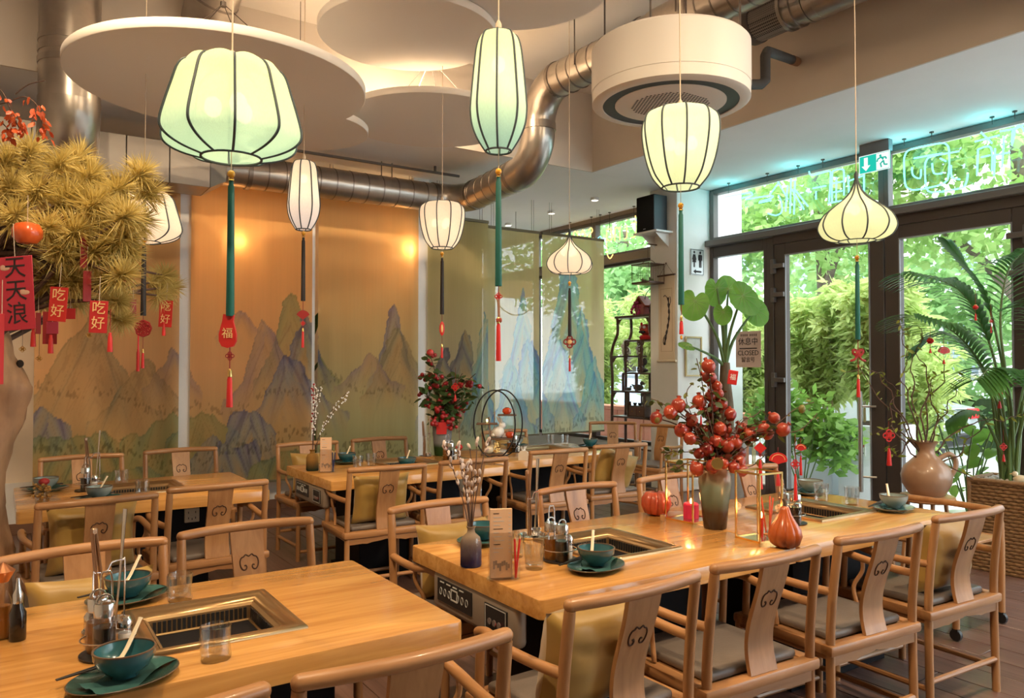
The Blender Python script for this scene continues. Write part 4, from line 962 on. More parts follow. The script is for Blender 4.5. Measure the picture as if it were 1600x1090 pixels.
condiments(0.245, 2.265, 'on the wide-lantern table')
shaker(0.215, 2.36, 'spice shaker beside the wide-lantern table caddy', M('spice', (0.35, 0.12, 0.04), 0.8))
condiments(1.815, 2.385, 'on the bouquet table')
condiments(3.165, 2.33, 'on the door side table next to the gourd')
condiments(0.45, 5.42-0.12, 'on the pine trunk table', False)
condiments(3.0, 5.38, 'beside the berry vase', True)
condiments(3.77, 5.62, 'on the curios end of the long table', True)
# ladle holders with steel tongs and ladle
def holder(x, y, rz, where):
    t = thing('ladle_holder', 'steel wire ladle holder ' + where, 'holder', (x, y, ZT), rz, 'ladle holders')
    MB().lathe([(0.0001, 0.0), (0.06, 0.0), (0.068, 0.012), (0.064, 0.014), (0.056, 0.004), (0.0001, 0.004)], 24).build('drip_tray', STEEL, t)
    MB().tube(smooth_path([(-0.045, 0, 0.003), (-0.045, 0, 0.165), (-0.04, 0, 0.175), (-0.01, 0, 0.172), (0.0, 0, 0.185), (0.01, 0, 0.196), (0.04, 0, 0.196), (0.045, 0, 0.185), (0.045, 0, 0.003)], 3), 0.0025, 6).build('wire_stand', STEEL, t)
    for k, (dx, lean, nm, mm) in enumerate(((-0.022, -0.02, 'serving_tongs', M('bronze_tongs', (0.42, 0.27, 0.17), 0.3, 0.8)), (0.022, 0.025, 'ladle', STEEL))):
        P = Matrix.Rotation(rz, 3, 'Z') @ Vector((dx, 0.004, 0))
        u = thing(nm, ('bronze serving tongs ' if k == 0 else 'long steel ladle ') + 'standing in the ladle holder ' + where, 'tongs' if k == 0 else 'ladle', (x+P.x, y+P.y, ZT+0.005), rz, 'serving tools in the ladle holders')
        if k == 0:
            for s in (-1, 1): MB().tube([(s*0.006, 0, 0.008), (s*0.009, 0, 0.10), (s*0.004+lean, 0, 0.28)], [0.006, 0.007, 0.008], 8, flat=0.6).build('tong_arm', mm, u)
            MB().box((lean, 0, 0.285), (0.018, 0.012, 0.02), bev=0.003).build('tong_hinge', mm, u)
        else:
            MB().tube([(0, 0, 0.02), (lean*0.5, 0, 0.16), (lean, 0, 0.335)], [0.004, 0.005, 0.009], 8, flat=0.5).build('ladle_handle', mm, u)
            MB().lathe([(0.0001, 0.0), (0.02, 0.004), (0.028, 0.018), (0.03, 0.03), (0.0275, 0.03), (0.02, 0.008), (0.0001, 0.004)], 18).build('ladle_cup', mm, u)
holder(0.265, 2.45, 0.4, 'on the wide-lantern table')
holder(1.955, 2.545+0.22, 0.4, 'behind the hotpot well, bouquet table')
holder(2.94, 5.68, 0.4, 'in front of the white pilaster')
holder(3.68, 5.84, 0.4, 'in front of the sheer screen')
holder(0.50, 5.58-0.02, 0.4, 'on the pine trunk table')
# menu stands
def menu_stand(x, y, rz, where, pencil):
    t = thing('menu_stand', 'clear acrylic menu stand ' + where, 'menu stand', (x, y, ZT), rz, 'acrylic menu stands')
    MB().prism([(0.055*cos(radians(a)), 0.045*sin(radians(a))) for a in range(0, 360, 15)], 0, 0.006).build('acrylic_base', ACRYL, t)
    for s in (-1, 1): MB().box((-0.004, s*0.012, 0.085), (0.088, 0.002, 0.16)).build('acrylic_sheet', ACRYL, t, smooth=False)
    MB().lathe([(0.016, 0.006), (0.016, 0.07)], 14, (0.045, -0.02, 0)).build('pencil_cup', ACRYL, t)
    c = thing('menu_cards', 'tall tan menu card pack in the stand ' + where, 'menu', (x, y, ZT+0.007), rz, 'menu packs')
    b = MB().box((-0.004, 0, 0.12), (0.078, 0.016, 0.24)).build('card_pack', PAPER, c, smooth=False)
    MB().box((-0.004, 0.0092, 0.12), (0.078, 0.002, 0.236)).build('back_sheet', WHITEP, c, smooth=False)
    for i in range(11):
        wv = 0.020+0.018*((i*7) % 5)/4
        MB().box((-0.036+wv/2+0.004, -0.0084, 0.225-i*0.0135), (wv, 0.0008, 0.0022)).build('menu_line', INK if i % 4 == 0 else M('menu_brown', (0.25, 0.12, 0.08), 0.7), c, smooth=False)
        MB().box((0.026, -0.0084, 0.225-i*0.0135), (0.008, 0.0008, 0.0022)).build('menu_price', M('menu_brown'), c, smooth=False)
    im = MB()
    for i in range(8): im.box((-0.030+i*0.0075, -0.0084, 0.045+0.008*sin(i*1.7)), (0.007, 0.0008, 0.02+0.008*cos(i*2.1)))
    im.build('menu_picture', M('menu_grey', (0.32, 0.24, 0.19), 0.7), c, smooth=False)
    P = Matrix.Rotation(rz, 3, 'Z') @ Vector((0.045, -0.02, 0))
    for k in range(2):
        p = thing('pencil', pencil + ' pencil in the cup of the stand ' + where, 'pencil', (x+P.x, y+P.y, ZT+0.008), rz, 'order pencils ' + where)
        ln = 0.012*(1 if k else -0.2)
        MB().tube([(-ln*0.3+k*0.004, 0, 0), (ln+k*0.004, 0.004, 0.135)], 0.0036, 6).build('pencil_shaft', RED if pencil == 'red' else M('navy_lacquer', (0.02, 0.03, 0.12), 0.4), p)
        MB().tube([(ln+k*0.004, 0.004, 0.135), (ln*1.15+k*0.004, 0.0045, 0.150)], [0.0036, 0.0004], 6).build('pencil_tip', M('pencil_wood', (0.6, 0.36, 0.16), 0.7), p)
menu_stand(1.485, 2.29, radians(-24), 'beside the blue bud vase', 'red')
menu_stand(1.935, 5.27, radians(-24), 'beside the amber bottle vase', 'navy')
# bud vases
t = thing('bud_vase', 'small glass bud vase, smoke above and deep blue below, at the table corner', 'vase', (1.485, 2.505, ZT))
MB().lathe([(0.0001, 0.0), (0.036, 0.0), (0.040, 0.006), (0.040, 0.085), (0.034, 0.108), (0.016, 0.124), (0.013, 0.137), (0.018, 0.148), (0.0165, 0.149), (0.012, 0.137)], 28).build('vase_body', cloth_mat('blue_ombre_glass', (0.015, 0.02, 0.11), 0.0, 0.0, col_top=(0.26, 0.195, 0.14), zr=(0.02, 0.14)), t)
MB().lathe([(0.0405, 0.0), (0.0405, 0.085), (0.0345, 0.108)], 28).build('vase_gloss', ACRYL, t)
t = thing('pussy_willow', 'bunch of pussy willow twigs standing in the blue bud vase', 'twigs', (1.485, 2.505, ZT+0.10))
rr = random.Random(4)
CAT = M('catkin_fur', (0.60, 0.50, 0.46), 0.95)
cm = MB().ell((0, 0, 0.009), (0.0065, 0.0065, 0.013), 8, 6).mesh('catkin', CAT)
for k in range(9):
    a = rr.uniform(0, 2*pi) if k > 4 else rr.uniform(2.2, 4.2); sp = rr.uniform(0.03, 0.11); h = rr.uniform(0.26, 0.42)
    pts = smooth_path([(0, 0, 0), (0.3*sp*cos(a), 0.3*sp*sin(a), h*0.4), (0.7*sp*cos(a), 0.7*sp*sin(a), h*0.75), (sp*1.15*cos(a+0.2), sp*1.15*sin(a+0.2), h)], 4)
    tw = MB().tube(pts, 0.0022, 5).build('twig', BARK, t)
    for i in range(5, 13):
        if rr.random() < 0.72:
            p = pts[min(i, len(pts)-1)]; inst('catkin', cm, tw, p, (rr.uniform(-0.6, 0.6), rr.uniform(-0.6, 0.6), 0))
t = thing('bottle_vase', 'amber glass bottle vase, dark green at the foot, on the long screen table', 'vase', (1.885, 5.42, ZT))
MB().lathe([(0.0001, 0.0), (0.04, 0.0), (0.044, 0.006), (0.044, 0.095), (0.036, 0.115), (0.018, 0.125), (0.016, 0.14), (0.024, 0.15)], 24).build('vase_body', cloth_mat('amber_ombre_glass', (0.03, 0.045, 0.03), 0.1, 0.0, col_top=(0.32, 0.17, 0.05), zr=(0.01, 0.10)), t)
t = thing('blossom_sprigs', 'white and red blossom sprigs standing in the amber bottle vase', 'twigs', (1.885, 5.42, ZT+0.10))
bm_ = MB().ell((0, 0, 0), 0.006, 6, 4).mesh('blossom', WHITEP); br_ = MB().ell((0, 0, 0), 0.008, 6, 4).mesh('berry', REDD)
for k in range(8):
    a = rr.uniform(0, 2*pi); sp = rr.uniform(0.02, 0.06) if k < 6 else 0.24; h = rr.uniform(0.34, 0.52)
    if k >= 6: a = -0.6+0.2*k-1.2
    pts = smooth_path([(0, 0, 0), (0.25*sp*cos(a), 0.25*sp*sin(a), h*0.4), (0.6*sp*cos(a), 0.6*sp*sin(a), h*0.75), (sp*cos(a), sp*sin(a), h)], 5)
    tw = MB().tube(pts, 0.002, 5).build('twig', BARK, t)
    for i in range(5, len(pts)):
        for q in range(2): inst('blossom' if k != 2 else 'berry', bm_ if k != 2 else br_, tw, pts[i]+Vector((rr.uniform(-.012, .012), rr.uniform(-.012, .012), rr.uniform(-.01, .01))))
# tinsel ornament on the pine trunk table, and the bottle at the left table end
t = thing('tinsel_ornament', 'gold and red tinsel ornament in a little glass on the pine trunk table', 'ornament', (0.20, 4.93, ZT))
MB().lathe([(0.03, 0.0), (0.035, 0.08), (0.033, 0.08), (0.028, 0.004), (0.0001, 0.004)], 18).build('glass_cup', ACRYL, t)
gt = MB(); 
for k in range(40):
    a = rr.uniform(0, 6.28); q = rr.uniform(0, 0.045); gt.ell((q*cos(a), q*sin(a), rr.uniform(0.01, 0.11)), 0.009, 6, 4)
gt.build('gold_tinsel', M('gold_tinsel', (0.55, 0.36, 0.14), 0.25, 0.8), t, kind='stuff')
MB().ell((0.01, 0, 0.12), (0.028, 0.028, 0.02), 10, 6).build('red_flower', REDD, t)
t = thing('oil_bottle', 'small dark bottle with a steel pourer at the end of the wide-lantern table', 'bottle', (0.05, 2.52, ZT))
MB().lathe([(0.0001, 0), (0.02, 0), (0.021, 0.005), (0.021, 0.075), (0.014, 0.09), (0.012, 0.105)], 16).build('bottle_body', SOY, t)
MB().lathe([(0.0125, 0.1), (0.0135, 0.125), (0.007, 0.14), (0.004, 0.17)], 14).build('pourer', STEEL, t)
t = thing('oil_bottle', 'copper topped cruet leaning beside the dark pourer bottle', 'bottle', (0.015, 2.56, ZT))
MB().lathe([(0.0001, 0), (0.022, 0), (0.022, 0.10), (0.012, 0.13), (0.012, 0.16)], 16).build('cruet_body', ACRYL, t)
MB().lathe([(0.0001, 0.003), (0.019, 0.003), (0.019, 0.09), (0.0001, 0.09)], 16).build('oil', VIN, t)
MB().lathe([(0.014, 0.155), (0.03, 0.185), (0.0001, 0.21)], 14).build('copper_top', M('copper', (0.55, 0.24, 0.12), 0.3, 0.9), t)

# ------------------------------------------------------------------ silk lanterns and their tassel pendants
PROF = {
 'pumpkin': [(.085, 0), (.13, -.006), (.158, -.03), (.178, -.09), (.196, -.15), (.208, -.20), (.204, -.228), (.18, -.25), (.14, -.268), (.088, -.282)],
 'long': [(.045, 0), (.068, -.012), (.082, -.05), (.090, -.11), (.097, -.18), (.104, -.26), (.105, -.30), (.098, -.35), (.078, -.40), (.048, -.448)],
 'barrel': [(.10, 0), (.14, -.010), (.164, -.035), (.171, -.08), (.168, -.13), (.158, -.19), (.142, -.25), (.120, -.30), (.082, -.345)],
 'onion': [(.006, 0), (.016, -.025), (.036, -.065), (.072, -.105), (.125, -.145), (.170, -.185), (.195, -.235), (.193, -.27), (.170, -.305), (.130, -.325), (.095, -.33)]}
def dense(pr, n=4):
    v = smooth_path([(a, 0, b) for a, b in pr], n); return [(max(p.x, 0.004), p.z) for p in v]
BULB = glow('bulb', (1.0, 0.80, 0.45), 4.0)
RINGM = glow('lantern_ring_light', (1, 0.9, 0.66), 1.2)
def lantern(p, kind, scale, shade_mat, label, nrib=8, zceil=ZH, rot=0.2, watt=0.6, grp='green silk lanterns'):
    t = thing('silk_lantern', label, 'lantern', p, rot, grp)
    pr = [(r*scale, z*scale) for r, z in dense(PROF[kind])]
    N = nrib*6; mb = MB(); L = len(pr)
    zmax = -pr[-1][1]
    def rm(a, z):
        k = (a/(2*pi)*nrib) % 1.0
        return 1-0.085*(1-(2*k-1)**2)*min(1, 0.35+1.0*sin(pi*min(1, -z/zmax)))
    vs = []
    for (r, z) in pr:
        for k in range(N):
            a = 2*pi*k/N; q = rm(a, z); vs.append((r*q*cos(a), r*q*sin(a), z+ (0.012*scale*(1-(2*((a/(2*pi)*nrib) % 1)-1)**2) if kind == 'pumpkin' and z > -0.01*scale else 0)))
    fs = [(i*N+k, i*N+(k+1) % N, (i+1)*N+(k+1) % N, (i+1)*N+k) for i in range(L-1) for k in range(N)]
    mb.add(vs, fs); mb.build('silk_shade', shade_mat, t, ang=25)
    for k in range(nrib):
        a = 2*pi*k/nrib; pts = [(r*1.006*cos(a), r*1.006*sin(a), z) for r, z in pr]
        MB().tube(pts, 0.0042*max(scale, 0.9), 6).build('rib', RIB, t)
    rb, zb = pr[-1]; rt, zt = pr[0]
    MB().tube([(rb*cos(a*pi/16), rb*sin(a*pi/16), zb) for a in range(32)], 0.004, 6, closed=True).build('bottom_ring', RIB, t)
    if kind != 'onion': MB().tube([(rt*cos(a*pi/16), rt*sin(a*pi/16), zt) for a in range(32)], 0.003, 6, closed=True).build('top_ring', RIB, t)
    nb = 1 if kind == 'long' else 3
    for k in range(nb):
        a = 2*pi*k/nb+0.5; q = 0 if nb == 1 else 0.055*scale
        zc = -0.12 if kind == 'long' else (-0.45*zmax)
        MB().ell((q*cos(a), q*sin(a), zc), (0.026, 0.026, 0.032), 12, 8).build('bulb', BULB, t)
    MB().tube([(0, 0, zceil-p[2]), (0, 0, zt+0.0)], 0.0028, 6).build('suspension_cord', CORD, t)
    MB().lathe([(0.012, zt-0.01), (0.012, zt+0.035), (0.004, zt+0.05)], 10).build('cord_cap', CORD if kind != 'onion' else RIB, t)
    if kind != 'onion': MB().tube([(-rt, 0, zt), (rt, 0, zt)], 0.002, 5).tube([(0, -rt, zt), (0, rt, zt)], 0.002, 5).build('top_spider', RIB, t)
    MB().lathe([(0.035, -0.03), (0.035, 0.0)], 14, (0, 0, zceil-p[2])).build('ceiling_rose', WHITEP, t)
    l = bpy.data.lights.new('lantern_light', 'POINT'); l.energy = watt; l.color = (1, 0.80, 0.52); l.shadow_soft_size = 0.05
    lo = bpy.data.objects.new('lantern_light', l); link(lo, t); lo.location = (0, 0, -0.5*zmax)
    return zb
GS1 = cloth_mat('green_ombre_silk_wide', (0.48, 0.70, 0.55), 0.5, 0.10, emit=0.40, col_top=(0.80, 0.86, 0.50), zr=(-0.27, -0.03), weave=0.10)
GS2 = cloth_mat('green_ombre_silk_long', (0.40, 0.60, 0.50), 0.5, 0.10, emit=0.40, col_top=(0.80, 0.86, 0.52), zr=(-0.40, -0.03), weave=0.10)
GS3 = cloth_mat('green_silk_barrel', (0.72, 0.80, 0.52), 0.5, 0.10, emit=0.42, col_top=(0.82, 0.87, 0.60), zr=(-0.33, -0.05), weave=0.10)
GS4 = cloth_mat('green_silk_onion', (0.74, 0.77, 0.48), 0.5, 0.10, emit=0.40, col_top=(0.70, 0.72, 0.47), zr=(-0.33, -0.05), weave=0.08)
WS = cloth_mat('cream_silk', (0.86, 0.72, 0.56), 0.5, 0.10, emit=0.42, weave=0.10)
WS2 = cloth_mat('white_silk_long', (0.74, 0.66, 0.62), 0.5, 0.10, emit=0.40, col_top=(0.86, 0.74, 0.58), zr=(-0.40, -0.03), weave=0.10)
YF, YB = 2.42, 5.15
P1 = (0.582,2.420,2.419); P2 = (1.553,2.420,2.758); P3 = (2.519,2.420,2.643); P4 = (3.867,2.420,2.511)
P5 = (0.726,5.150,2.557); P6 = (1.719,5.150,2.906); P7 = (2.795,5.150,2.746); P8 = (4.024,5.150,2.618)
lantern(P1, 'pumpkin', 1.0, GS1, 'wide pumpkin shaped green silk lantern in front of the largest ceiling disc', 10, rot=0.12)
lantern(P2, 'long', 1.0, GS2, 'tall slim silk lantern fading from cream to green', 8, rot=0.15)
lantern(P3, 'barrel', 1.0, GS3, 'pale green barrel silk lantern below the round air conditioner', 10, rot=0.3)
lantern(P4, 'onion', 1.0, GS4, 'pale green onion shaped silk lantern in front of the glass doors', 10, rot=0.2)
GB = 'white silk lanterns'
lantern(P5, 'pumpkin', 1.05, WS, 'wide white pumpkin silk lantern half hidden by pine tufts', 10, grp=GB)
lantern(P6, 'long', 1.05, WS2, 'tall slim white silk lantern between two golden screens', 8, grp=GB)
lantern(P7, 'barrel', 1.0, WS, 'white barrel silk lantern above the berry vase', 10, grp=GB)
lantern(P8, 'onion', 1.0, WS, 'white onion silk lantern in front of the sheer mountain screen', 10, grp=GB)
def tassel(mb, x, z0, z1, r, r2=None, strands=0):
    r2 = r2 or r*1.15
    mb.lathe([(0.0001, z0), (r*0.55, z0), (r*0.75, z0-0.25*r), (r*0.7, z0-1.2*r), (r, z0-2.2*r), (r2, z1+0.004), (r2*0.98, z1), (0.0001, z1+0.003)], 14, (x, 0, 0), rmod=lambda a, z: 1+0.08*sin(7*a))
    return mb
def knot(mb, cx, cz, r, lobes=4):
    for k in range(lobes):
        a = 2*pi*k/lobes+pi/4*(lobes == 4)*0
        c = (cx+0.55*r*cos(a), cz+0.55*r*sin(a))
        mb.tube([(c[0]+0.42*r*cos(q*pi/6), 0, c[1]+0.42*r*sin(q*pi/6)) for q in range(12)], 0.11*r, 6, closed=True)
    for s in (-1, 1):
        for q in (-0.3, 0, 0.3):
            mb.tube([(cx-0.45*r+q*r*0.5, s*0.05*r, cz+s*(-0.45*r)-s*q*r*0.5), (cx+0.45*r+q*r*0.5, s*0.05*r, cz+s*0.45*r-s*q*r*0.5)], 0.08*r, 5)
    return mb
def pendant(px, py, zs, r, mat, label, grp, silk=RED):
    """zs: cord top, bead, tassel top, tassel foot, charm centre, small tassel top, small tassel foot"""
    zc, zb, z0, z1, zk, za, zf = zs
    t = thing('tassel_pendant', label, 'tassel', (px, py, 0), radians(-30), grp)
    MB().tube([(0, 0, zc), (0, 0, zb)], 0.0015, 5).build('cord', CORD, t)
    MB().ell((0, 0, zb), r*0.95, 14, 10).build('amber_bead', AMBER, t)
    MB().lathe([(r*0.3, 0.0), (r*0.75, -0.004), (r*0.6, -r*0.6), (r*0.8, -r*0.9)], 12, (0, 0, zb-r*0.75)).build('gold_collar', BRASS, t)
    tassel(MB(), 0, z0, z1, r*0.78, r*1.0).build('long_tassel', mat, t)
    if zk: MB().tube([(0, 0, z1+0.02), (0, 0, zk)], 0.002, 5).build('red_cord', REDD, t)
    MB().tube([(0, 0, zk), (0, 0, za)], 0.0016, 5).build('red_cord', REDD, t)
    MB().lathe([(0.003, 0.012), (0.006, 0.006), (0.0075, -0.012)], 10, (0, 0, za)).build('brass_cap', BRASS, t)
    tassel(MB(), 0, za-0.004, zf, 0.0075, 0.010).build('small_tassel', silk, t)
    return t
GT = 'teal lantern tassels'; GK = 'black lantern tassels'
t = pendant(P1[0], P1[1], (P1[2], (0.585,2.420,2.088)[2], (0.585,2.420,2.068)[2], (0.588,2.420,1.653)[2], (0.578,2.420,1.532)[2], (0.579,2.420,1.481)[2], (0.579,2.420,1.376)[2]), 0.0125, TEALS, 'teal tassel with a red fortune pouch, hanging from the wide green lantern', GT)
zp = (0.578,2.420,1.607)[2]
poly = [(0.030*cos(radians(a))*(1.0 if sin(radians(a)) < 0.3 else 0.72), 0.030*sin(radians(a))*1.05) for a in range(-180, 181, 12)][:-1]
po = MB(); po.prism([(-0.013, 0.052), (-0.016, 0.03), (-0.021, 0.012), (-0.026, -0.01), (-0.0255, -0.03), (-0.017, -0.046), (0, -0.051), (0.017, -0.046), (0.0255, -0.03), (0.026, -0.01), (0.021, 0.012), (0.016, 0.03), (0.019, 0.05), (0.008, 0.044), (0.0, 0.05)], -0.006, 0.006, 'y')
po.T = Matrix.Identity(4); o = po.build('fortune_pouch', RED, t, loc=(-0.006, 0, zp)); o.rotation_euler = (0, 0, 0)
text('pouch_character', '福', 0.034, GOLDP, t, facing((-0.006, -0.0068, zp-0.008), (0, -1, 0)))
knot(MB(), -0.0, (0.578,2.420,1.532)[2], 0.013).build('cord_knot', REDD, t)
t = pendant(P2[0], P2[1], (P2[2], (1.553,2.420,2.233)[2], (1.553,2.420,2.213)[2], (1.553,2.420,1.801)[2], (1.553,2.420,1.750)[2], (1.553,2.420,1.673)[2], (1.553,2.420,1.520)[2]), 0.013, TEALS, 'teal tassel with knotted red cord, hanging from the tall slim green lantern', GT)
knot(MB(), 0, (1.553,2.420,1.762)[2], 0.014).build('cord_knot', RED, t)
MB().tube([(0, 0, (1.553,2.420,1.750)[2]), (0.002, 0, (1.553,2.420,1.685)[2])], 0.005, 8).build('braided_cord', M('braid', (0.30, 0.16, 0.10), 0.7), t)
MB().box((0.002, 0, (1.553,2.420,1.673)[2]), (0.022, 0.014, 0.018), bev=0.004).build('carved_bead', M('cinnabar', (0.34, 0.06, 0.03), 0.5), t)
t = pendant(P3[0], P3[1], (P3[2], (2.516,2.420,2.217)[2], (2.516,2.420,2.197)[2], (2.517,2.420,1.774)[2], (2.517,2.420,1.742)[2], (2.517,2.420,1.714)[2], (2.516,2.420,1.643)[2]), 0.0135, TEALS, 'teal tassel ending in a short red tassel, hanging from the pale green barrel lantern', GT)
MB().ell((0, 0, (2.516,2.420,1.629)[2]), (0.006, 0.006, 0.01), 8, 6).build('orange_bead', AMBER, t)
t = pendant(P4[0], P4[1], (P4[2], (3.866,2.420,2.091)[2], (3.865,2.420,2.071)[2], (3.870,2.420,1.646)[2], (3.898,2.420,1.567)[2], (3.896,2.420,1.445)[2], (3.900,2.420,1.334)[2]), 0.0135, TEALS, 'teal tassel with a red butterfly knot, hanging from the onion lantern at the doors', GT)
bt = MB(); zk = (3.898,2.420,1.567)[2]
for s in (-1, 1):
    for k in range(4): 
        R0 = 0.022-0.004*k; bt.tube([(s*(0.012+0.010*sin(a*pi/8)) + s*R0*0.9*cos(a*pi/8), 0, zk+0.006+R0*sin(a*pi/8)) for a in range(16)], 0.0022, 5, closed=True)
    bt.tube(smooth_path([(s*0.006, 0, zk-0.01), (s*0.02, 0, zk-0.03), (s*0.045, 0, zk-0.038)], 4), [0.006]*8+[0.002], 6)
bt.build('butterfly_knot', REDD, t); knot(MB(), 0, zk, 0.016).build('centre_knot', RED, t); knot(MB(), 0, zk-0.065, 0.009).build('little_knot', BRASS, t)
t = pendant(P5[0], P5[1], (P5[2], (0.733,5.150,2.270)[2], (0.733,5.150,2.238)[2], (0.737,5.150,1.810)[2], (0.742,5.150,1.732)[2], (0.743,5.150,1.595)[2], (0.744,5.150,1.489)[2]), 0.0165, BLKS, 'black tassel with a round red lattice knot, beside the pine tufts', GK)
zk = (0.742,5.150,1.732)[2]; k_ = MB(); knot(k_, 0, zk, 0.05, 8); k_.tube([(0.046*cos(a*pi/16), 0, zk+0.046*sin(a*pi/16)) for a in range(32)], 0.005, 6, closed=True).build('lattice_knot', REDD, t)
tassel(MB(), -0.028, (0.707,5.150,1.606)[2], (0.709,5.150,1.470)[2], 0.009).tube([(-0.028, 0, zk-0.03), (-0.028, 0, (0.707,5.150,1.606)[2])], 0.005, 6).build('side_tassel', RED, t)
t = pendant(P6[0], P6[1], (P6[2], (1.722,5.150,2.412)[2], (1.727,5.150,2.382)[2], (1.730,5.150,1.947)[2], (1.739,5.150,1.856)[2], (1.740,5.150,1.751)[2], (1.741,5.150,1.628)[2]), 0.0155, BLKS, 'black tassel with a red fan charm, hanging from the tall slim white lantern', GK)
zk = (1.739,5.150,1.829)[2]
MB().prism([(0.0, -0.01)]+[(0.046*cos(radians(a)), 0.008+0.046*sin(radians(a))) for a in range(20, 161, 10)], -0.003, 0.003, 'y').build('fan_charm', REDD, t, loc=(0, 0, zk)); knot(MB(), 0, (1.740,5.150,1.794)[2], 0.016).build('cord_knot', RED, t)
t = pendant(P7[0], P7[1], (P7[2], (2.796,5.150,2.359)[2], (2.796,5.150,2.325)[2], (2.802,5.150,1.896)[2], (2.797,5.150,1.788)[2], (2.797,5.150,1.657)[2], (2.797,5.150,1.564)[2]), 0.0155, BLKS, 'black tassel with an oval red and gold charm, hanging from the white barrel lantern', GK)
zk = (2.797,5.150,1.788)[2]; MB().ell((0, 0, zk), (0.02, 0.006, 0.054), 14, 10).build('oval_charm', RED, t); MB().ell((0, -0.004, zk), (0.009, 0.005, 0.032), 10, 8).build('gold_inlay', GOLDP, t)
t = pendant(P8[0], P8[1], (P8[2], (4.030,5.150,2.209)[2], (4.030,5.150,2.165)[2], (4.036,5.150,1.757)[2], (4.036,5.150,1.708)[2], (4.036,5.150,1.583)[2], (4.036,5.150,1.458)[2]), 0.0155, BLKS, 'black tassel with a diamond knot charm, hanging from the white onion lantern', GK)
knot(MB(), 0, (4.036,5.150,1.708)[2], 0.052, 4).build('diamond_knot', REDD, t)
MB().ell((0, 0, (4.036,5.150,1.708)[2]), (0.022, 0.01, 0.022), 10, 6).build('gold_heart', GOLDP, t)

# ------------------------------------------------------------------ artificial pine with driftwood trunk
PINE = leaf_mat('golden_pine_needles', (0.50, 0.39, 0.11), (0.76, 0.63, 0.25), 0.3)
DRIFT = M('driftwood', (0.20, 0.10, 0.05), 0.6, col2=(0.46, 0.26, 0.135), vscale=7, stretch=(1, 1, 0.45), bump=0.9, bscale=9)
t = thing('pine_tree', 'artificial golden pine with a pale knotted driftwood trunk', 'tree', (-0.05, 4.42, 0))
O = Vector((-0.05, 4.42, 0))
def rel(p): return Vector(p)-O
tp = smooth_path([(-0.06, 0.05, 0.0), (-0.045, 0.02, 0.25), (-0.02, 0, 0.55), (-0.055, 0, 0.85), (-0.02, 0, 1.08), (0.015, -0.02, 1.28), (0.02, -0.02, 1.40), (0.0, 0, 1.55), (-0.02, 0.0, 1.8), (-0.06, 0.02, 2.1), (-0.1, 0, 2.45)], 5)
rad = [0.17, 0.15, 0.125, 0.135, 0.13, 0.12, 0.135, 0.10, 0.085, 0.075, 0.055, 0.04]
mb = MB(); n = 18; N = len(tp); vs = []
for i, p in enumerate(tp):
    u = i/5; k = min(int(u), len(rad)-2); r = rad[k]+(rad[k+1]-rad[k])*(u-k)
    for q in range(n):
        a = 2*pi*q/n; d = noise.noise((cos(a)*1.3, sin(a)*1.3, p.z*3.1))*0.42+noise.noise((cos(a)*3, sin(a)*3, p.z*7))*0.18
        vs.append(p+Vector((cos(a), sin(a), 0))*r*(1+d))
fs = [(i*n+k, i*n+(k+1) % n, (i+1)*n+(k+1) % n, (i+1)*n+k) for i in range(N-1) for k in range(n)]+[tuple((N-1)*n+k for k in range(n))]
mb.add(vs, fs); mb.build('trunk', DRIFT, t, ang=80)
for (p, r) in (((0.026,4.339,1.341), 0.030), ((0.061,4.311,1.513), 0.016), ((0.042,4.302,1.417), 0.014)):
    q = rel(p)+Vector((0.02, 0.06, 0)); MB().ell(q, (r, r*0.6, r*1.2), 12, 8).build('knot_hole', M('knot_hole', (0.02, 0.012, 0.008), 0.9), t)
# needle brush, axis +z
rr = random.Random(5); tm = MB()
for k in range(330):
    a = rr.uniform(0, 2*pi); el = rr.uniform(-0.35, 1.45); L = rr.uniform(0.10, 0.135); b = rr.uniform(-0.035, 0.035)
    d = Vector((cos(a)*cos(el), sin(a)*cos(el), sin(el))); s = d.cross(Vector((rr.uniform(-1, 1), rr.uniform(-1, 1), rr.uniform(-1, 1)))).normalized()*0.0018
    o = Vector((0, 0, b)); e = o+d*L+Vector((0, 0, -0.012)); m_ = o+d*L*0.55
    tm.add([o-s, o+s, m_+s, e, m_-s], [(0, 1, 2, 3, 4)])
tm.ell((0, 0, -0.02), (0.008, 0.008, 0.03), 6, 4)
TUFT = tm.mesh('needle_tuft', PINE, smooth=False)
TU = [(0.015,4.472,2.491), (0.107,4.469,2.552), (0.220,4.276,2.456), (0.341,4.256,2.413), (0.440,4.012,2.316), (0.541,4.063,2.416), (0.028,4.287,2.316), (0.127,4.162,2.290), (0.241,4.146,2.271), (0.337,4.024,2.231), (0.454,3.887,2.177),
  (0.576,4.102,2.335), (0.041,4.162,2.163), (0.161,4.024,2.110), (0.261,4.018,2.104), (0.368,4.066,2.122), (0.449,3.953,2.083), (0.533,4.194,2.204), (0.213,4.052,2.017), (0.339,4.028,2.024), (0.438,4.082,2.024), (0.469,4.001,2.023), (0.071,4.386,2.046),
  (0.396,4.054,1.897), (0.445,3.900,1.915), (0.420,4.159,1.861), (0.442,4.025,1.807), (0.271,4.137,1.897), (0.173,4.262,1.917), (0.155,4.456,1.849), (0.812,5.395,2.045), (0.882,5.407,2.092), (0.854,5.369,1.955), (0.912,5.449,2.023), (0.473,4.127,1.729), (0.477,4.301,1.854), (0.098,4.656,2.495), (0.321,4.566,2.574), (0.449,4.488,2.307), (0.161,4.686,2.074), (0.294,4.483,1.865), (-0.047,4.459,2.278), (-0.057,4.471,2.093), (0.416,4.627,2.430), (0.217,4.759,2.430)]
bf = MB(); crown = Vector((-0.05, 0.0, 1.95))
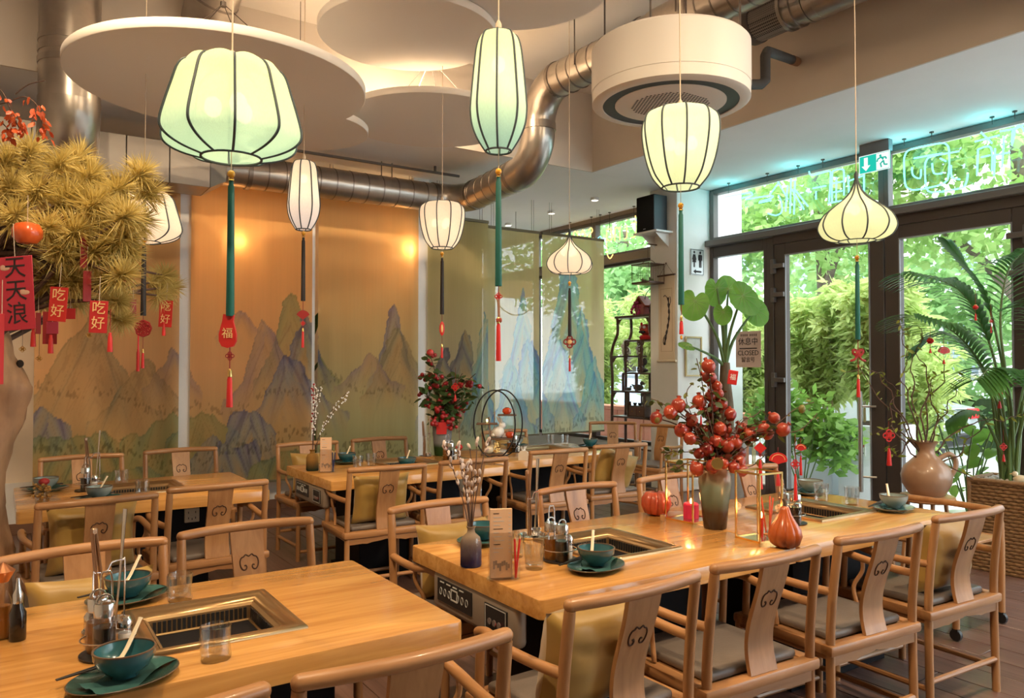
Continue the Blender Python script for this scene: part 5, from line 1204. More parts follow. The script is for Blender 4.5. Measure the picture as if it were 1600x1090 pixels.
for i, p in enumerate(TU):
    q = rel(p); dirv = (q-crown); dirv.z += 0.12; dirv.normalize()
    rot = dirv.to_track_quat('Z', 'Y').to_euler(); rot.rotate_axis('Z', i*1.3)
    inst('needle_tuft', TUFT, t, q, rot, rr.uniform(0.95, 1.2)*(0.78 if q.z < 1.9 and q.x > 0.35 else 1.0))
    st = Vector((-0.04, 0, 1.55+0.6*((i*37) % 10)/10)); mid = st.lerp(q, 0.55)+Vector((0, 0, 0.05))
    bf = MB().tube(smooth_path([st, mid, q], 4), [0.016-0.0013*k for k in range(9)], 6).build('branch', BARK, t)
# red leaf sprigs at the top
t2 = thing('autumn_leaf_branch', 'twigs with drooping orange red leaves above the pine', 'branch', (-0.088,4.294,2.690))
O2 = Vector((-0.088,4.294,2.690))
LEAFR = leaf_mat('autumn_leaf', (0.42, 0.05, 0.015), (0.62, 0.14, 0.04), 0.3)
lm = MB().add([(0, 0, 0), (0.012, 0.004, 0.012), (0.011, 0, 0.03), (0, 0, 0.045), (-0.011, 0.003, 0.03), (-0.012, 0.003, 0.012)], [(0, 1, 2, 3), (0, 3, 4, 5)]).mesh('leaf', LEAFR, smooth=False)
for path, n_ in (([(-0.088,4.294,2.690), (0.010,4.168,2.702), (0.078,4.123,2.728), (0.127,4.091,2.687), (0.148,4.080,2.600), (0.163,4.071,2.550)], 34), ([(-0.087,4.233,2.731), (-0.015,4.183,2.760), (0.030,4.156,2.658), (0.060,4.138,2.585)], 46), ([(-0.086,4.235,2.615), (-0.013,4.186,2.615), (0.041,4.152,2.542)], 16), ([(0.044,4.145,2.740), (0.094,4.110,2.784), (0.155,4.069,2.801)], 0)):
    P = smooth_path([Vector(a)-O2 for a in path], 5); tw = MB().tube(P, 0.0026, 5).build('twig', BARK, t2)
    for k in range(n_):
        j = int(rr.triangular(len(P)*0.35, len(P)-1, len(P)*0.9)); q = P[j]+Vector((rr.uniform(-.03, .03), rr.uniform(-.03, .03), rr.uniform(-.03, .02)))
        inst('leaf', lm, tw, q, (pi+rr.uniform(-0.8, 0.8), rr.uniform(-0.8, 0.8), rr.uniform(0, 6.3)), rr.uniform(0.6, 1.0))
# persimmon ornament
t3 = thing('persimmon_ornament', 'glossy orange persimmon ornament hanging in the pine', 'ornament', (0.092,3.890,2.075))
MB().lathe([(0.0001, -0.05), (0.035, -0.047), (0.056, -0.022), (0.058, 0.01), (0.045, 0.035), (0.02, 0.043), (0.0001, 0.04)], 24, rmod=lambda a, z: 1+0.02*cos(4*a)).build('fruit', M('persimmon_skin', (0.62, 0.10, 0.02), 0.25, var=0.1, vscale=12, coat=0.4), t3)
MB().tube([(0, 0, 0.04), (0, 0, 0.16)], 0.0015, 5).build('thread', CORD, t3)
# red envelopes and cards
def card(p, w, h, label, chars='', mat=REDPAPER, rz=-30, roll=0, csize=None, ink=GOLDP, tassel_=False, back=False):
    o = thing('lucky_card', label, 'card', p, radians(rz), 'red lucky cards in the pine'); o.rotation_euler = (0, radians(roll), radians(rz))
    MB().box((0, 0, 0), (w, 0.003, h), bev=0.0008).build('card', mat, o)
    MB().tube([(0, 0, h/2-0.004), (0, 0, h/2+0.11)], 0.0014, 5).build('thread', CORD if not tassel_ else REDD, o)
    if chars:
        n = len(chars); cs = csize or min(w*0.78, h/n*0.86)
        for i, c in enumerate(chars): text('character', c, cs, ink, o, facing((0, -0.0022, h/2-(i+0.5)*h/n*0.94-0.01*h), (0, -1, 0)))
    if tassel_:
        tassel(MB(), 0.0, -h/2-0.03, -h/2-0.10, 0.007, 0.009).tube([(0, 0, -h/2), (0, 0, -h/2-0.03)], 0.0012, 5).build('card_tassel', RED, o)
    return o
cd = card((0.044,3.030,1.743), 0.120, 0.245, 'large crimson card with three dark brush characters and pale clouds', '天天浪', CRIMSON, -38, -4, 0.078, INK)
for (x_, z_) in ((-0.035, 0.085), (0.03, 0.0)):
    MB().ell((x_, -0.0018, z_), (0.017, 0.001, 0.008), 12, 6).ell((x_-0.008, -0.0018, z_+0.005), (0.009, 0.001, 0.007), 10, 6).build('printed_cloud', M('pale_gold', (0.72, 0.45, 0.33), 0.6), cd)
card((0.004,3.002,1.557), 0.014, 0.23, 'narrow edge-on red card hanging next to the large crimson card', '', REDPAPER, 20)
card((0.215,3.997,1.779), 0.078, 0.155, 'red card with gold characters tilted in the pine above the pink slip', '吃好', RED, -30, 4)
card((0.361,3.841,1.719), 0.078, 0.142, 'red card with gold characters hanging straight, beside the tasselled thread', '吃好', REDPAPER, -30, 2)
card((0.886,5.351,1.839), 0.083, 0.172, 'red card hung farthest out, next to the golden screen edge', '吃好', RED, -30, 3)
card((0.313,3.985,2.023), 0.034, 0.145, 'dark red card seen edge-on, hanging high among the tufts', '', REDD, 20)
card((0.327,3.980,1.865), 0.038, 0.140, 'dark red card seen edge-on, above the straight gold lettered card', '', REDD, 25)
card((0.191,4.136,1.678), 0.060, 0.150, 'deep red blank card behind the tilted gold lettered card', '', REDD, -20)
card((0.198,4.071,1.676), 0.052, 0.055, 'pink paper slip below the tilted gold lettered card', '', M('pink_paper', (0.62, 0.06, 0.12), 0.6), -30)
card((0.273,4.140,1.747), 0.045, 0.050, 'small square red card behind the tilted gold lettered card', '', REDPAPER, -30)
card((0.148,4.224,1.702), 0.022, 0.10, 'thin dark card on a thread beside the large crimson card', '', REDD, 10)
card((0.546,4.197,1.792), 0.034, 0.085, 'dark red card turned sideways below the lowest tufts', '', REDD, 30)
card((0.509,4.216,1.966), 0.034, 0.095, 'red card turned sideways behind the lower tuft', '', RED, 40, 18)
for (p, lab, zt) in (((0.405,3.814,1.614), 'little red tassel on a dark thread beside the gold lettered card', 0.11), ((0.129,4.238,1.642), 'little red tassel below the large crimson card', 0.10), ((0.192,4.077,1.609), 'little red tassel below the pink slip', 0.06), ((0.877,5.360,1.748), 'little red tassel at the farthest card', 0.06)):
    o = thing('thread_tassel', lab, 'tassel', p, 0, 'small tassels in the pine')
    tassel(MB(), 0, 0.035, -0.05, 0.009, 0.012).build('silk', RED, o); MB().tube([(0, 0, 0.03), (0, 0, 0.03+zt)], 0.0015, 5).build('thread', REDD, o)
for (p, lab) in (((0.327,3.866,1.639), 'tiny bronze bell on a thread beside the straight gold lettered card'), ((0.153,4.225,1.537), 'tiny pale coin charm on a long thread near the trunk'), ((0.085,4.149,1.579), 'tiny black charm hanging against the trunk')):
    o = thing('thread_charm', lab, 'charm', p, 0, 'thread charms in the pine')
    knot(MB(), 0, 0, 0.013).build('charm', BRASS, o); MB().tube([(0, 0, 0.01), (0, 0, 0.15)], 0.001, 5).build('thread', BARK, o)

# ------------------------------------------------------------------ table decoration on the bouquet tables
rr = random.Random(21)
def leaf_mesh(name, L, W, mat, droop=0.15, fold=0.15, n=5, flat=False):
    mb = MB(); vs = []; fs = []
    for i in range(n+1):
        u = i/n; w_ = W*sin(pi*min(1, u*0.92+0.06))**0.8; z = -droop*L*u*u
        vs += [(-w_, u*L, z+fold*w_), (0, u*L, z), (w_, u*L, z+fold*w_)]
    for i in range(n):
        for k in range(2): fs.append((i*3+k, i*3+k+1, i*3+k+4, i*3+k+3))
    return mb.add(vs, fs).mesh(name, mat, ang=80)
VX, VY = 2.775, 2.46
t = thing('ceramic_vase', 'tall shouldered vase, cream at the lip, green glaze, dark brown foot', 'vase', (VX, VY, ZT))
m, nt, out = _new('ombre_glaze'); tc = nt.nodes.new('ShaderNodeTexCoord'); sp_ = nt.nodes.new('ShaderNodeSeparateXYZ'); nt.links.new(tc.outputs['Object'], sp_.inputs[0])
mr = _nd(nt, 'ShaderNodeMapRange'); mr.inputs['From Max'].default_value = 0.29; nt.links.new(sp_.outputs['Z'], mr.inputs['Value'])
nz = tex_noise(nt, coords(nt, (14, 14, 14)), 1.0); ad = _nd(nt, 'ShaderNodeMath', _operation='MULTIPLY_ADD'); ad.inputs[1].default_value = 0.10; nt.links.new(nz, ad.inputs[0]); nt.links.new(mr.outputs[0], ad.inputs[2])
c = ramp(nt, ad.outputs[0], [(0.12, (0.025, 0.014, 0.010)), (0.32, (0.05, 0.03, 0.018)), (0.48, (0.10, 0.14, 0.10)), (0.72, (0.20, 0.27, 0.21)), (0.93, (0.42, 0.28, 0.17)), (1.0, (0.62, 0.42, 0.28))])
p = _nd(nt, 'ShaderNodeBsdfPrincipled', Roughness=0.22); nt.links.new(c, p.inputs['Base Color']); nt.links.new(p.outputs[0], out.inputs['Surface'])
MB().lathe([(0.0001, 0), (0.050, 0), (0.053, 0.006), (0.060, 0.08), (0.070, 0.16), (0.0755, 0.215), (0.073, 0.245), (0.060, 0.268), (0.054, 0.275), (0.060, 0.292), (0.056, 0.292), (0.048, 0.272), (0.0001, 0.262)], 40).build('vase_body', m, t)
bq = thing('pomegranate_bouquet', 'bouquet of red pomegranates on leafy branches standing in the tall vase', 'bouquet', (VX, VY, ZT+0.262))
# camera-independent local frame of the bouquet: right axis and depth axis of the arrangement
AX = Vector((0.832, -0.555, 0)); DP = Vector((0.555, 0.832, 0)); S = 0.312*0.00300
def bqp(cx, cy, d): return AX*((cx-385)*S) + DP*d + Vector((0, 0, (652-cy)*S))
FR = [(345,130),(368,185),(405,230),(313,308),(370,280),(410,268),(382,333),(425,318),(368,372),(470,372),(265,398),(155,355),(195,322),(90,385),(238,480),(285,492),(205,445),(385,505),(410,440),(455,450),(540,445),(335,540),(325,450),(520,565),(460,565),(280,630),(350,615),(400,600),(450,620),(495,635),(685,388),(625,440),(705,440),(655,468),(300,560),(430,520),(480,510),(560,470),(250,440),(360,455),(500,600),(440,480)]
POM = M('pomegranate_skin', (0.15, 0.007, 0.010), 0.3, col2=(0.44, 0.06, 0.022), vscale=16, coat=0.3)
fm = MB(); fm.lathe([(0.0001, -0.033), (0.018, -0.030), (0.031, -0.012), (0.0335, 0.004), (0.027, 0.022), (0.012, 0.031), (0.008, 0.035), (0.010, 0.044), (0.006, 0.040), (0.0001, 0.034)], 18, rmod=lambda a, z: 1+(0.22*cos(6*a) if z > 0.036 else 0.015*cos(6*a)))
FM = fm.mesh('pomegranate', POM)
LG = leaf_mat('bouquet_leaf', (0.03, 0.07, 0.02), (0.12, 0.16, 0.04), 0.3)
LGB = leaf_mat('bouquet_leaf_bronze', (0.10, 0.02, 0.015), (0.22, 0.06, 0.03), 0.3); LGY = leaf_mat('bouquet_leaf_light', (0.16, 0.20, 0.04), (0.34, 0.36, 0.10), 0.4)
LMS = [leaf_mesh('leaf', 0.038, 0.012, LG), leaf_mesh('leaf', 0.034, 0.011, LGB), leaf_mesh('leaf', 0.030, 0.009, LGY)]
for i, (cx, cy) in enumerate(FR):
    dep = rr.uniform(-0.10, 0.06) if cy > 380 else rr.uniform(-0.06, 0.04)
    q = bqp(cx, cy, dep); st = Vector((rr.uniform(-.02, .02), rr.uniform(-.02, .02), -0.02)); mid = Vector((q.x*0.45, q.y*0.45, max(0.03, q.z*0.62+0.03)))
    path = smooth_path([st, mid, q-Vector((0, 0, 0.0))], 4)
    b = MB().tube(path, [0.0042-0.0002*k for k in range(9)], 6).build('branch', BARK, bq)
    inst('pomegranate', FM, bq, q, (rr.uniform(-0.9, 0.9), rr.uniform(-0.9, 0.9), rr.uniform(0, 6)), rr.uniform(0.72, 1.05))
    for k in range(9):
        u = rr.uniform(0.45, 1.0); pp_ = path[min(8, int(u*8))]+Vector((rr.uniform(-.02, .02), rr.uniform(-.02, .02), rr.uniform(-.02, .02)))
        kind = rr.choice([0, 0, 1, 1, 1, 2]); inst('leaf', LMS[kind], b, pp_, (rr.uniform(-0.9, 0.9), rr.uniform(-0.9, 0.9), rr.uniform(0, 6.3)), rr.uniform(0.8, 1.3))
for pth, lf in (([(385,640), (300,560), (230,555), (170,555), (140,580)], 16), ([(385,640), (250,400), (150,330), (95,300), (75,295)], 12), ([(385,600), (255,350), (245,260), (280,215)], 5), ([(400,620), (330,300), (320,200), (300,90)], 10), ([(420,600), (620,470), (780,345), (885,310)], 6), ([(420,600), (560,480), (780,455), (865,405), (910,365)], 3), ([(420,620), (500,420), (590,370), (620,345)], 6), ([(390,640), (270,600), (200,635), (180,650)], 9), ([(430,640), (560,620), (640,560)], 6)):
    path = smooth_path([bqp(a, b_, -0.05+0.02*k) for k, (a, b_) in enumerate(pth)], 5)
    b = MB().tube(path, 0.0022, 5).build('branch', BARK, bq)
    for k in range(lf):
        pp_ = path[rr.randint(len(path)//3, len(path)-1)]+Vector((rr.uniform(-.015, .015), rr.uniform(-.015, .015), rr.uniform(-.015, .015)))
        inst('leaf', LMS[rr.choice([0, 2, 2])], b, pp_, (rr.uniform(-1, 1), rr.uniform(-1, 1), rr.uniform(0, 6.3)), rr.uniform(0.7, 1.2))
gm = MB().ell((0, 0, 0), (0.016, 0.016, 0.02), 12, 8).mesh('green_fruit', M('unripe_fruit', (0.18, 0.16, 0.04), 0.4))
for (a, b_) in ((805, 340), (595, 605), (90, 390)): inst('green_fruit', gm, bq, bqp(a, b_, -0.04))
o = MB().lathe([(0.0001, -0.004), (0.026, -0.004), (0.028, 0), (0.026, 0.004), (0.0001, 0.004)], 18).build('gold_coin', BRASS, bq, loc=bqp(360, 595, -0.135)); o.rotation_euler = (pi/2, 0, radians(-33))
sg = MB().box((0, 0, 0), (0.045, 0.004, 0.066), bev=0.002).build('red_tag', RED, bq, loc=bqp(468, 185, -0.03)); sg.rotation_euler = (0, 0.15, radians(-33))
text('tag_print', '福', 0.03, WHITEP, sg, facing((0, -0.0028, 0), (0, -1, 0)))
# red charms dangling from the bouquet
def charm(p, kind, label, cord, tl, group='red charms on the bouquet branches', s=1.0, scol=RED):
    t = thing('hanging_charm', label, 'charm', p, radians(-33), group)
    MB().tube([(0, 0, 0), (0, 0, cord)], 0.0014, 5).build('cord', REDD, t)
    if kind == 'fan': MB().prism([(0.0, -0.016*s)]+[(0.042*s*cos(radians(a)), 0.002+0.034*s*sin(radians(a))) for a in range(-12, 193, 15)], -0.003, 0.003, 'y').build('fan', RED, t); MB().tube([(0.030*s*cos(radians(a)), -0.0035, 0.002+0.025*s*sin(radians(a))) for a in range(0, 181, 15)], 0.0012, 5).build('gold_edge', GOLDP, t)
    elif kind == 'diamond': MB().prism([(0, -0.026*s), (0.028*s, 0), (0, 0.026*s), (-0.028*s, 0)], -0.005, 0.005, 'y').build('diamond', RED, t); knot(MB(), 0, -0.03*s, 0.010*s).build('cord_knot', REDD, t)
    elif kind == 'lantern': MB().lathe([(0.0001, 0.02*s), (0.014*s, 0.018*s), (0.026*s, 0), (0.014*s, -0.018*s), (0.0001, -0.02*s)], 14, rmod=lambda a, z: 1+0.05*cos(8*a)).build('little_lantern', RED, t); MB().lathe([(0.012*s, 0.018*s), (0.012*s, 0.024*s)], 10).build('gold_collar', GOLDP, t)
    else: knot(MB(), 0, 0, 0.026*s).build('knot', RED, t)
    MB().tube([(0, 0, -0.015), (0, 0, -0.06*s)], 0.0014, 5).build('cord', REDD, t)
    tassel(MB(), 0, -0.055*s, -0.055*s-tl, 0.007*s, 0.011*s).build('tassel', scol, t)
    return t
VB = Vector((VX, VY, ZT+0.262))
charm(VB+bqp(577, 525, -0.10), 'diamond', 'red diamond charm with a long tassel in front of the tall glass box', 0.03, 0.13)
charm(VB+bqp(678, 590, -0.06), 'fan', 'red fan charm hanging from a bouquet branch beside the tall glass box', 0.06, 0.06)
charm(VB+bqp(766, 610, -0.05), 'knot', 'small red knot charm with the longest tassel, above the gourd', 0.14, 0.12, s=0.8)
charm(VB+bqp(813, 540, 0.0), 'fan', 'little red fan charm on the outermost bouquet branch', 0.05, 0.09, s=0.6)
charm(VB+bqp(313, 345, -0.02), 'knot', 'small red charm hanging under a pomegranate against the white pillar', 0.03, 0.05, s=0.5)
# brass framed glass boxes
def glass_box(p, w, h, rz, label, lid=True):
    t = thing('glass_box', label, 'lantern', p, rz, 'brass framed glass boxes')
    a = w/2
    for sx in (-1, 1):
        for sy in (-1, 1): MB().box((sx*a, sy*a, h/2), (0.007, 0.007, h)).build('brass_post', BRASS, t, smooth=False)
    for z in (0.004, h-0.004):
        for s in (-1, 1):
            MB().box((0, s*a, z), (w, 0.007, 0.008)).build('brass_bar', BRASS, t, smooth=False); MB().box((s*a, 0, z), (0.007, w, 0.008)).build('brass_bar', BRASS, t, smooth=False)
    for s in (-1, 1):
        MB().box((0, s*a, h/2), (w-0.006, 0.002, h-0.01)).build('glass_pane', BOXGL, t, smooth=False); MB().box((s*a, 0, h/2), (0.002, w-0.006, h-0.01)).build('glass_pane', BOXGL, t, smooth=False)
    MB().box((0, 0, 0.003), (w, w, 0.004)).build('base_plate', M('mirror_base', (0.6, 0.5, 0.42), 0.15, 0.9), t, smooth=False)
    return t
glass_box((2.83, 2.665, ZT), 0.165, 0.285, radians(4), 'brass framed glass box holding the lit red candle')
glass_box((2.76, 2.20, ZT), 0.135, 0.295, radians(-4), 'taller brass framed glass box beside the gourd')
FL = glow('flame', (1.0, 0.55, 0.16), 14)
t = thing('pillar_candle', 'lit ribbed crimson candle inside the glass box', 'candle', (2.84, 2.67, ZT+0.006))
MB().lathe([(0.0001, 0), (0.036, 0), (0.036, 0.066), (0.03, 0.072), (0.0001, 0.064)], 36, rmod=lambda a, z: 1+0.04*cos(18*a)).build('wax', M('crimson_wax', (0.55, 0.015, 0.05), 0.4, emit=(0.9, 0.03, 0.08), es=0.25), t)
MB().ell((0, 0, 0.082), (0.006, 0.006, 0.014), 8, 8).build('flame', FL, t)
l = bpy.data.lights.new('candle_light', 'POINT'); l.energy = 0.8; l.color = (1, 0.35, 0.12); l.shadow_soft_size = 0.02; lo = bpy.data.objects.new('candle_light', l); link(lo, t); lo.location = (0, 0, 0.10)
t = thing('taper_candle', 'slim red taper candle in the taller glass box', 'candle', (2.77, 2.195, ZT+0.006))
MB().tube([(0, 0, 0), (0, 0, 0.085)], 0.009, 12).build('wax', M('red_wax', (0.5, 0.03, 0.02), 0.4), t); MB().ell((0, 0, 0.098), (0.005, 0.005, 0.014), 8, 8).build('flame', FL, t)
l = bpy.data.lights.new('candle_light', 'POINT'); l.energy = 0.5; l.color = (1, 0.42, 0.14); l.shadow_soft_size = 0.02; lo = bpy.data.objects.new('candle_light', l); link(lo, t); lo.location = (0, 0, 0.115)
t = thing('pencil_glass', 'clear glass with orange pencils behind the taller glass box', 'cup', (2.90, 2.26, ZT))
MB().lathe([(0.0001, 0.002), (0.028, 0.002), (0.031, 0.085)], 16).build('glass', ACRYL, t)
for k in range(3): MB().tube([(0.01*cos(k*2.1), 0.01*sin(k*2.1), 0.004), (0.03*cos(k*2.1+0.4), 0.03*sin(k*2.1+0.4), 0.16)], 0.004, 6).build('pencil', M('orange_pencil', (0.6, 0.10, 0.05), 0.4), t)
# pumpkin and gourd
def gourd(name, p, prof, lobes, amp, mat, label, stem):
    t = thing(name, label, 'pumpkin' if name == 'pumpkin' else 'gourd', p)
    MB().lathe(prof, lobes*6, rmod=lambda a, z: 1-amp*(1-abs(cos(a*lobes/2)))**2).build('body', mat, t, ang=70)
    MB().tube(smooth_path(stem, 4), [0.009-0.0004*k for k in range((len(stem)-1)*4+1)], 8).build('stem', M('dry_stem', (0.10, 0.06, 0.035), 0.8), t)
gourd('pumpkin', (2.775, 2.845, ZT), [(0.0001, 0.006), (0.03, 0.0), (0.06, 0.012), (0.076, 0.05), (0.074, 0.085), (0.055, 0.112), (0.025, 0.118), (0.0001, 0.106)], 10, 0.16, M('pumpkin_skin', (0.42, 0.07, 0.03), 0.35, var=0.3, vscale=14, coat=0.3), 'ribbed orange red ceramic pumpkin beside the candle box', [(0, 0, 0.105), (0.002, 0.003, 0.122), (0.012, 0.008, 0.130)])
gourd('gourd', (2.725, 2.04, ZT), [(0.0001, 0.004), (0.035, 0.0), (0.060, 0.016), (0.070, 0.045), (0.064, 0.075), (0.044, 0.105), (0.028, 0.132), (0.020, 0.155), (0.015, 0.168), (0.0001, 0.172)], 9, 0.13, M('gourd_skin', (0.42, 0.09, 0.02), 0.22, var=0.35, vscale=10, coat=0.5), 'glossy orange pear shaped gourd in front of the taller glass box', [(0, 0, 0.165), (0, 0, 0.185), (-0.006, 0.004, 0.20)])
t = thing('tea_light', 'small silver tea light beside the candle box', 'candle', (2.70, 2.72, ZT)); MB().lathe([(0.0001, 0), (0.014, 0), (0.015, 0.03), (0.012, 0.03), (0.0001, 0.024)], 14).build('holder', STEEL, t)

# ------------------------------------------------------------------ decoration on the long screen table
BX, BY = (3.305,6.093,0.750)[0], 5.74
BX = 3.12
t = thing('berry_vase', 'tall grey glass vase, green at the foot, with a red paper tag', 'vase', (BX, BY, ZT))
MB().lathe([(0.0001, 0), (0.062, 0), (0.066, 0.01), (0.078, 0.16), (0.086, 0.275), (0.081, 0.275), (0.070, 0.14), (0.0001, 0.12)], 28).build('vase_body', cloth_mat('grey_green_glass', (0.03, 0.06, 0.02), 0.0, 0.0, col_top=(0.20, 0.21, 0.22), zr=(0.07, 0.12)), t)
tg = MB().box((0.0, -0.088, 0.235), (0.085, 0.003, 0.10)).build('red_tag', REDPAPER, t, smooth=False); tg.rotation_euler = (0, 0, radians(-33))
bb = thing('berry_bouquet', 'bushy bouquet of dark red berries and small green leaves in the grey vase', 'bouquet', (BX, BY, ZT+0.25))
BER = M('red_berry', (0.30, 0.008, 0.014), 0.35, coat=0.3); LGD = leaf_mat('berry_leaf', (0.025, 0.06, 0.015), (0.08, 0.15, 0.04), 0.2)
bm_ = MB().ell((0, 0, 0), 0.021, 10, 8).mesh('berry', BER); lm_ = leaf_mesh('leaf', 0.080, 0.020, LGD, n=3)
S2 = 6.6/1200
def bbp(px, py, d): return AX*((px-690)*S2) + DP*d + Vector((0, 0, (660-py)*S2))
ber = 0; lv = 0
for (px, py, nb, nl) in ((668,545,5,10),(665,580,7,13),(658,605,3,10),(675,560,3,10),(672,625,9,12),(690,600,6,13),(700,620,10,12),(712,590,3,14),(728,590,7,12),(742,580,1,12),(690,640,12,10),(715,635,9,12),(735,620,3,13),(745,600,1,9),(680,650,12,6),(705,655,8,8),(720,580,2,11)):
    q = bbp(px, py, rr.uniform(-0.10, 0.10)); path = smooth_path([(0, 0, -0.05), (q.x*0.4, q.y*0.4, q.z*0.6), q], 5); b = MB().tube(path, 0.0035, 5).build('branch', BARK, bb)
    for k in range(nb): 
        u = rr.uniform(0.55, 1.0); inst('berry', bm_, b, Vector(path[int(u*10)])+Vector((rr.uniform(-.06, .06), rr.uniform(-.06, .06), rr.uniform(-.05, .05))), (0, 0, 0), rr.uniform(0.7, 1.1)); ber += 1
    for k in range(int(nl*1.2)):
        u = rr.uniform(0.45, 1.0); inst('leaf', lm_, b, Vector(path[int(u*10)])+Vector((rr.uniform(-.05, .05), rr.uniform(-.05, .05), rr.uniform(-.05, .05))), (rr.uniform(-1, 1), rr.uniform(-1, 1), rr.uniform(0, 6.3)), rr.uniform(0.8, 1.4)); lv += 1
bm2 = MB(); bm2.ell((0, 0, 0), 0.03, 12, 8); inst('lattice_ball', bm2.mesh('lattice_ball', M('red_white_ball', (0.55, 0.05, 0.05), 0.5, var=0.5, vscale=30)), bb, bbp(672, 548, -0.05))
for (px, py, lab) in ((712, 600, 'pink tassel charm hanging at the side of the berry bouquet'), (718, 690, 'red bauble hanging low from the berry bouquet')):
    q = Vector((BX, BY, ZT+0.25))+bbp(px, py, -0.16); charm(q, 'knot' if py < 650 else 'lantern', lab, 0.16 if py < 650 else 0.30, 0.05, 'charms on the berry bouquet', 1.2)
# round black stand with little shelves
RX, RY, RZ = 3.30, 5.20, ZT
t = thing('ring_stand', 'oval black wire ring stand with four small wooden shelves', 'stand', (RX, RY, RZ), radians(-33))
RBK = M('black_wire', (0.015, 0.015, 0.016), 0.4, 0.5)
for (yy, rx, rz_, cx) in ((-0.03, 0.165, 0.27, 0.0), (0.10, 0.165, 0.27, 0.06)): MB().tube([(cx+rx*cos(a*pi/24), yy, 0.29+rz_*sin(a*pi/24)) for a in range(48)], 0.006, 8, closed=True).build('ring', RBK, t)
MB().tube([(-0.16, -0.06, 0.004), (0.05, 0.16, 0.03)], 0.005, 6).tube([(0.0, -0.03, 0.02), (0.0, -0.10, 0.004)], 0.005, 6).build('foot', RBK, t)
SHV = [(0.10, 0.36, 0.15), (-0.06, 0.29, 0.17), (0.05, 0.17, 0.22), (-0.02, 0.045, 0.18)]
for (x_, z_, w_) in SHV: MB().box((x_, 0.035, z_), (w_, 0.14, 0.010), bev=0.003).build('wood_shelf', M('walnut', (0.14, 0.07, 0.035), 0.5), t)
def at_stand(x_, y_, z_): v = Matrix.Rotation(radians(-33), 3, 'Z') @ Vector((x_, y_, z_)); return (RX+v.x, RY+v.y, RZ+z_)
def rabbit(p, s, label, mat=WHITEC, rz=0.0, grp='rabbit figurines'):
    t = thing('rabbit_figurine', label, 'figurine', p, rz, grp)
    b = MB(); b.ell((0, 0, 0.045*s), (0.05*s, 0.04*s, 0.045*s), 16, 10); b.ell((0.035*s, 0, 0.095*s), (0.03*s, 0.026*s, 0.026*s), 14, 8); b.ell((-0.048*s, 0, 0.025*s), 0.014*s, 10, 6)
    b.build('body', mat, t)
    for q in (-1, 1): MB().tube(smooth_path([(0.025*s, q*0.012*s, 0.112*s), (0.012*s, q*0.016*s, 0.14*s), (-0.004*s, q*0.018*s, 0.165*s)], 3), [0.006*s, 0.008*s, 0.010*s, 0.010*s, 0.008*s, 0.006*s, 0.003*s], 8).build('ear', mat, t); MB().ell((0.055*s, q*0.016*s, 0.10*s), 0.0035*s, 6, 4).build('eye', INK, t)
    return t
rabbit(at_stand(0.03, 0.03, 0.176), 1.05, 'white ceramic rabbit sitting on the ring stand')
def persimmon(p, s, label, grp='ceramic persimmons'):
    t = thing('ceramic_persimmon', label, 'ornament', p, 0, grp)
    MB().lathe([(0.0001, 0), (0.025*s, 0.002*s), (0.038*s, 0.02*s), (0.036*s, 0.042*s), (0.018*s, 0.052*s), (0.0001, 0.05*s)], 18, rmod=lambda a, z: 1+0.03*cos(4*a)).build('fruit', M('persimmon_glaze', (0.60, 0.07, 0.02), 0.25, coat=0.4), t)
    MB().box((0, 0, 0.053*s), (0.03*s, 0.008*s, 0.004*s)).box((0, 0, 0.054*s), (0.008*s, 0.03*s, 0.004*s)).build('calyx', BARK, t, smooth=False)
persimmon(at_stand(0.10, 0.03, 0.366), 1.0, 'red persimmon jar on the top shelf of the ring stand'); persimmon(at_stand(0.125, 0.03, 0.176), 1.0, 'red persimmon jar beside the white rabbit')
t = thing('tea_light_cup', 'tiny glowing glass cup on the second shelf of the ring stand', 'candle', at_stand(-0.06, 0.03, 0.296)); MB().lathe([(0.0001, 0), (0.014, 0), (0.017, 0.035)], 12).build('cup', ACRYL, t); MB().ell((0, 0, 0.02), (0.008, 0.008, 0.013), 8, 6).build('flame', FL, t)
t = thing('gold_hare', 'cream hare figurine with gold tinsel on the lowest shelf', 'figurine', at_stand(-0.045, 0.035, 0.051)); MB().ell((0, 0, 0.03), (0.04, 0.03, 0.032), 14, 8).ell((0.03, 0, 0.06), 0.02, 10, 8).build('body', IVORY, t); MB().tube([(0.03, 0, 0.07), (0.02, 0, 0.10)], 0.006, 6).build('ear', IVORY, t)
g = MB()
for k in range(34): g.ell((0.06+rr.uniform(-.03, .03), rr.uniform(-.03, .03), rr.uniform(0.005, 0.085)), 0.007, 6, 4)
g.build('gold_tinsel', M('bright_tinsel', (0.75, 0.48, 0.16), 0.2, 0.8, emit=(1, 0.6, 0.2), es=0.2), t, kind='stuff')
rabbit((RX+0.26, RY-0.02, ZT), 0.6, 'small white bird-like rabbit on the table beside the ring stand', WHITEC, 1.0); rabbit((RX+0.34, RY+0.05, ZT), 0.55, 'smallest white rabbit on the table, next to the soy bottle', WHITEC, 2.0)
t = thing('place_card', 'small rounded cream card standing beside the ring stand', 'card', (RX+0.19, RY-0.13, ZT), radians(-33)); MB().prism([(-0.04, 0), (0.04, 0), (0.04, 0.05), (0.025, 0.075), (-0.025, 0.075), (-0.04, 0.05)], -0.004, 0.004, 'y').build('card', CREAMP, t)
t = thing('shaker', 'little red bottle beside the berry vase', 'bottle', (BX-0.09, BY-0.22, ZT)); MB().lathe([(0.0001, 0), (0.018, 0), (0.018, 0.09), (0.008, 0.11), (0.008, 0.13)], 12).build('bottle_body', M('chili_oil', (0.28, 0.03, 0.01), 0.2, coat=0.5), t); MB().lathe([(0.01, 0.128), (0.01, 0.15), (0.0001, 0.152)], 10).build('cap', STEEL, t)

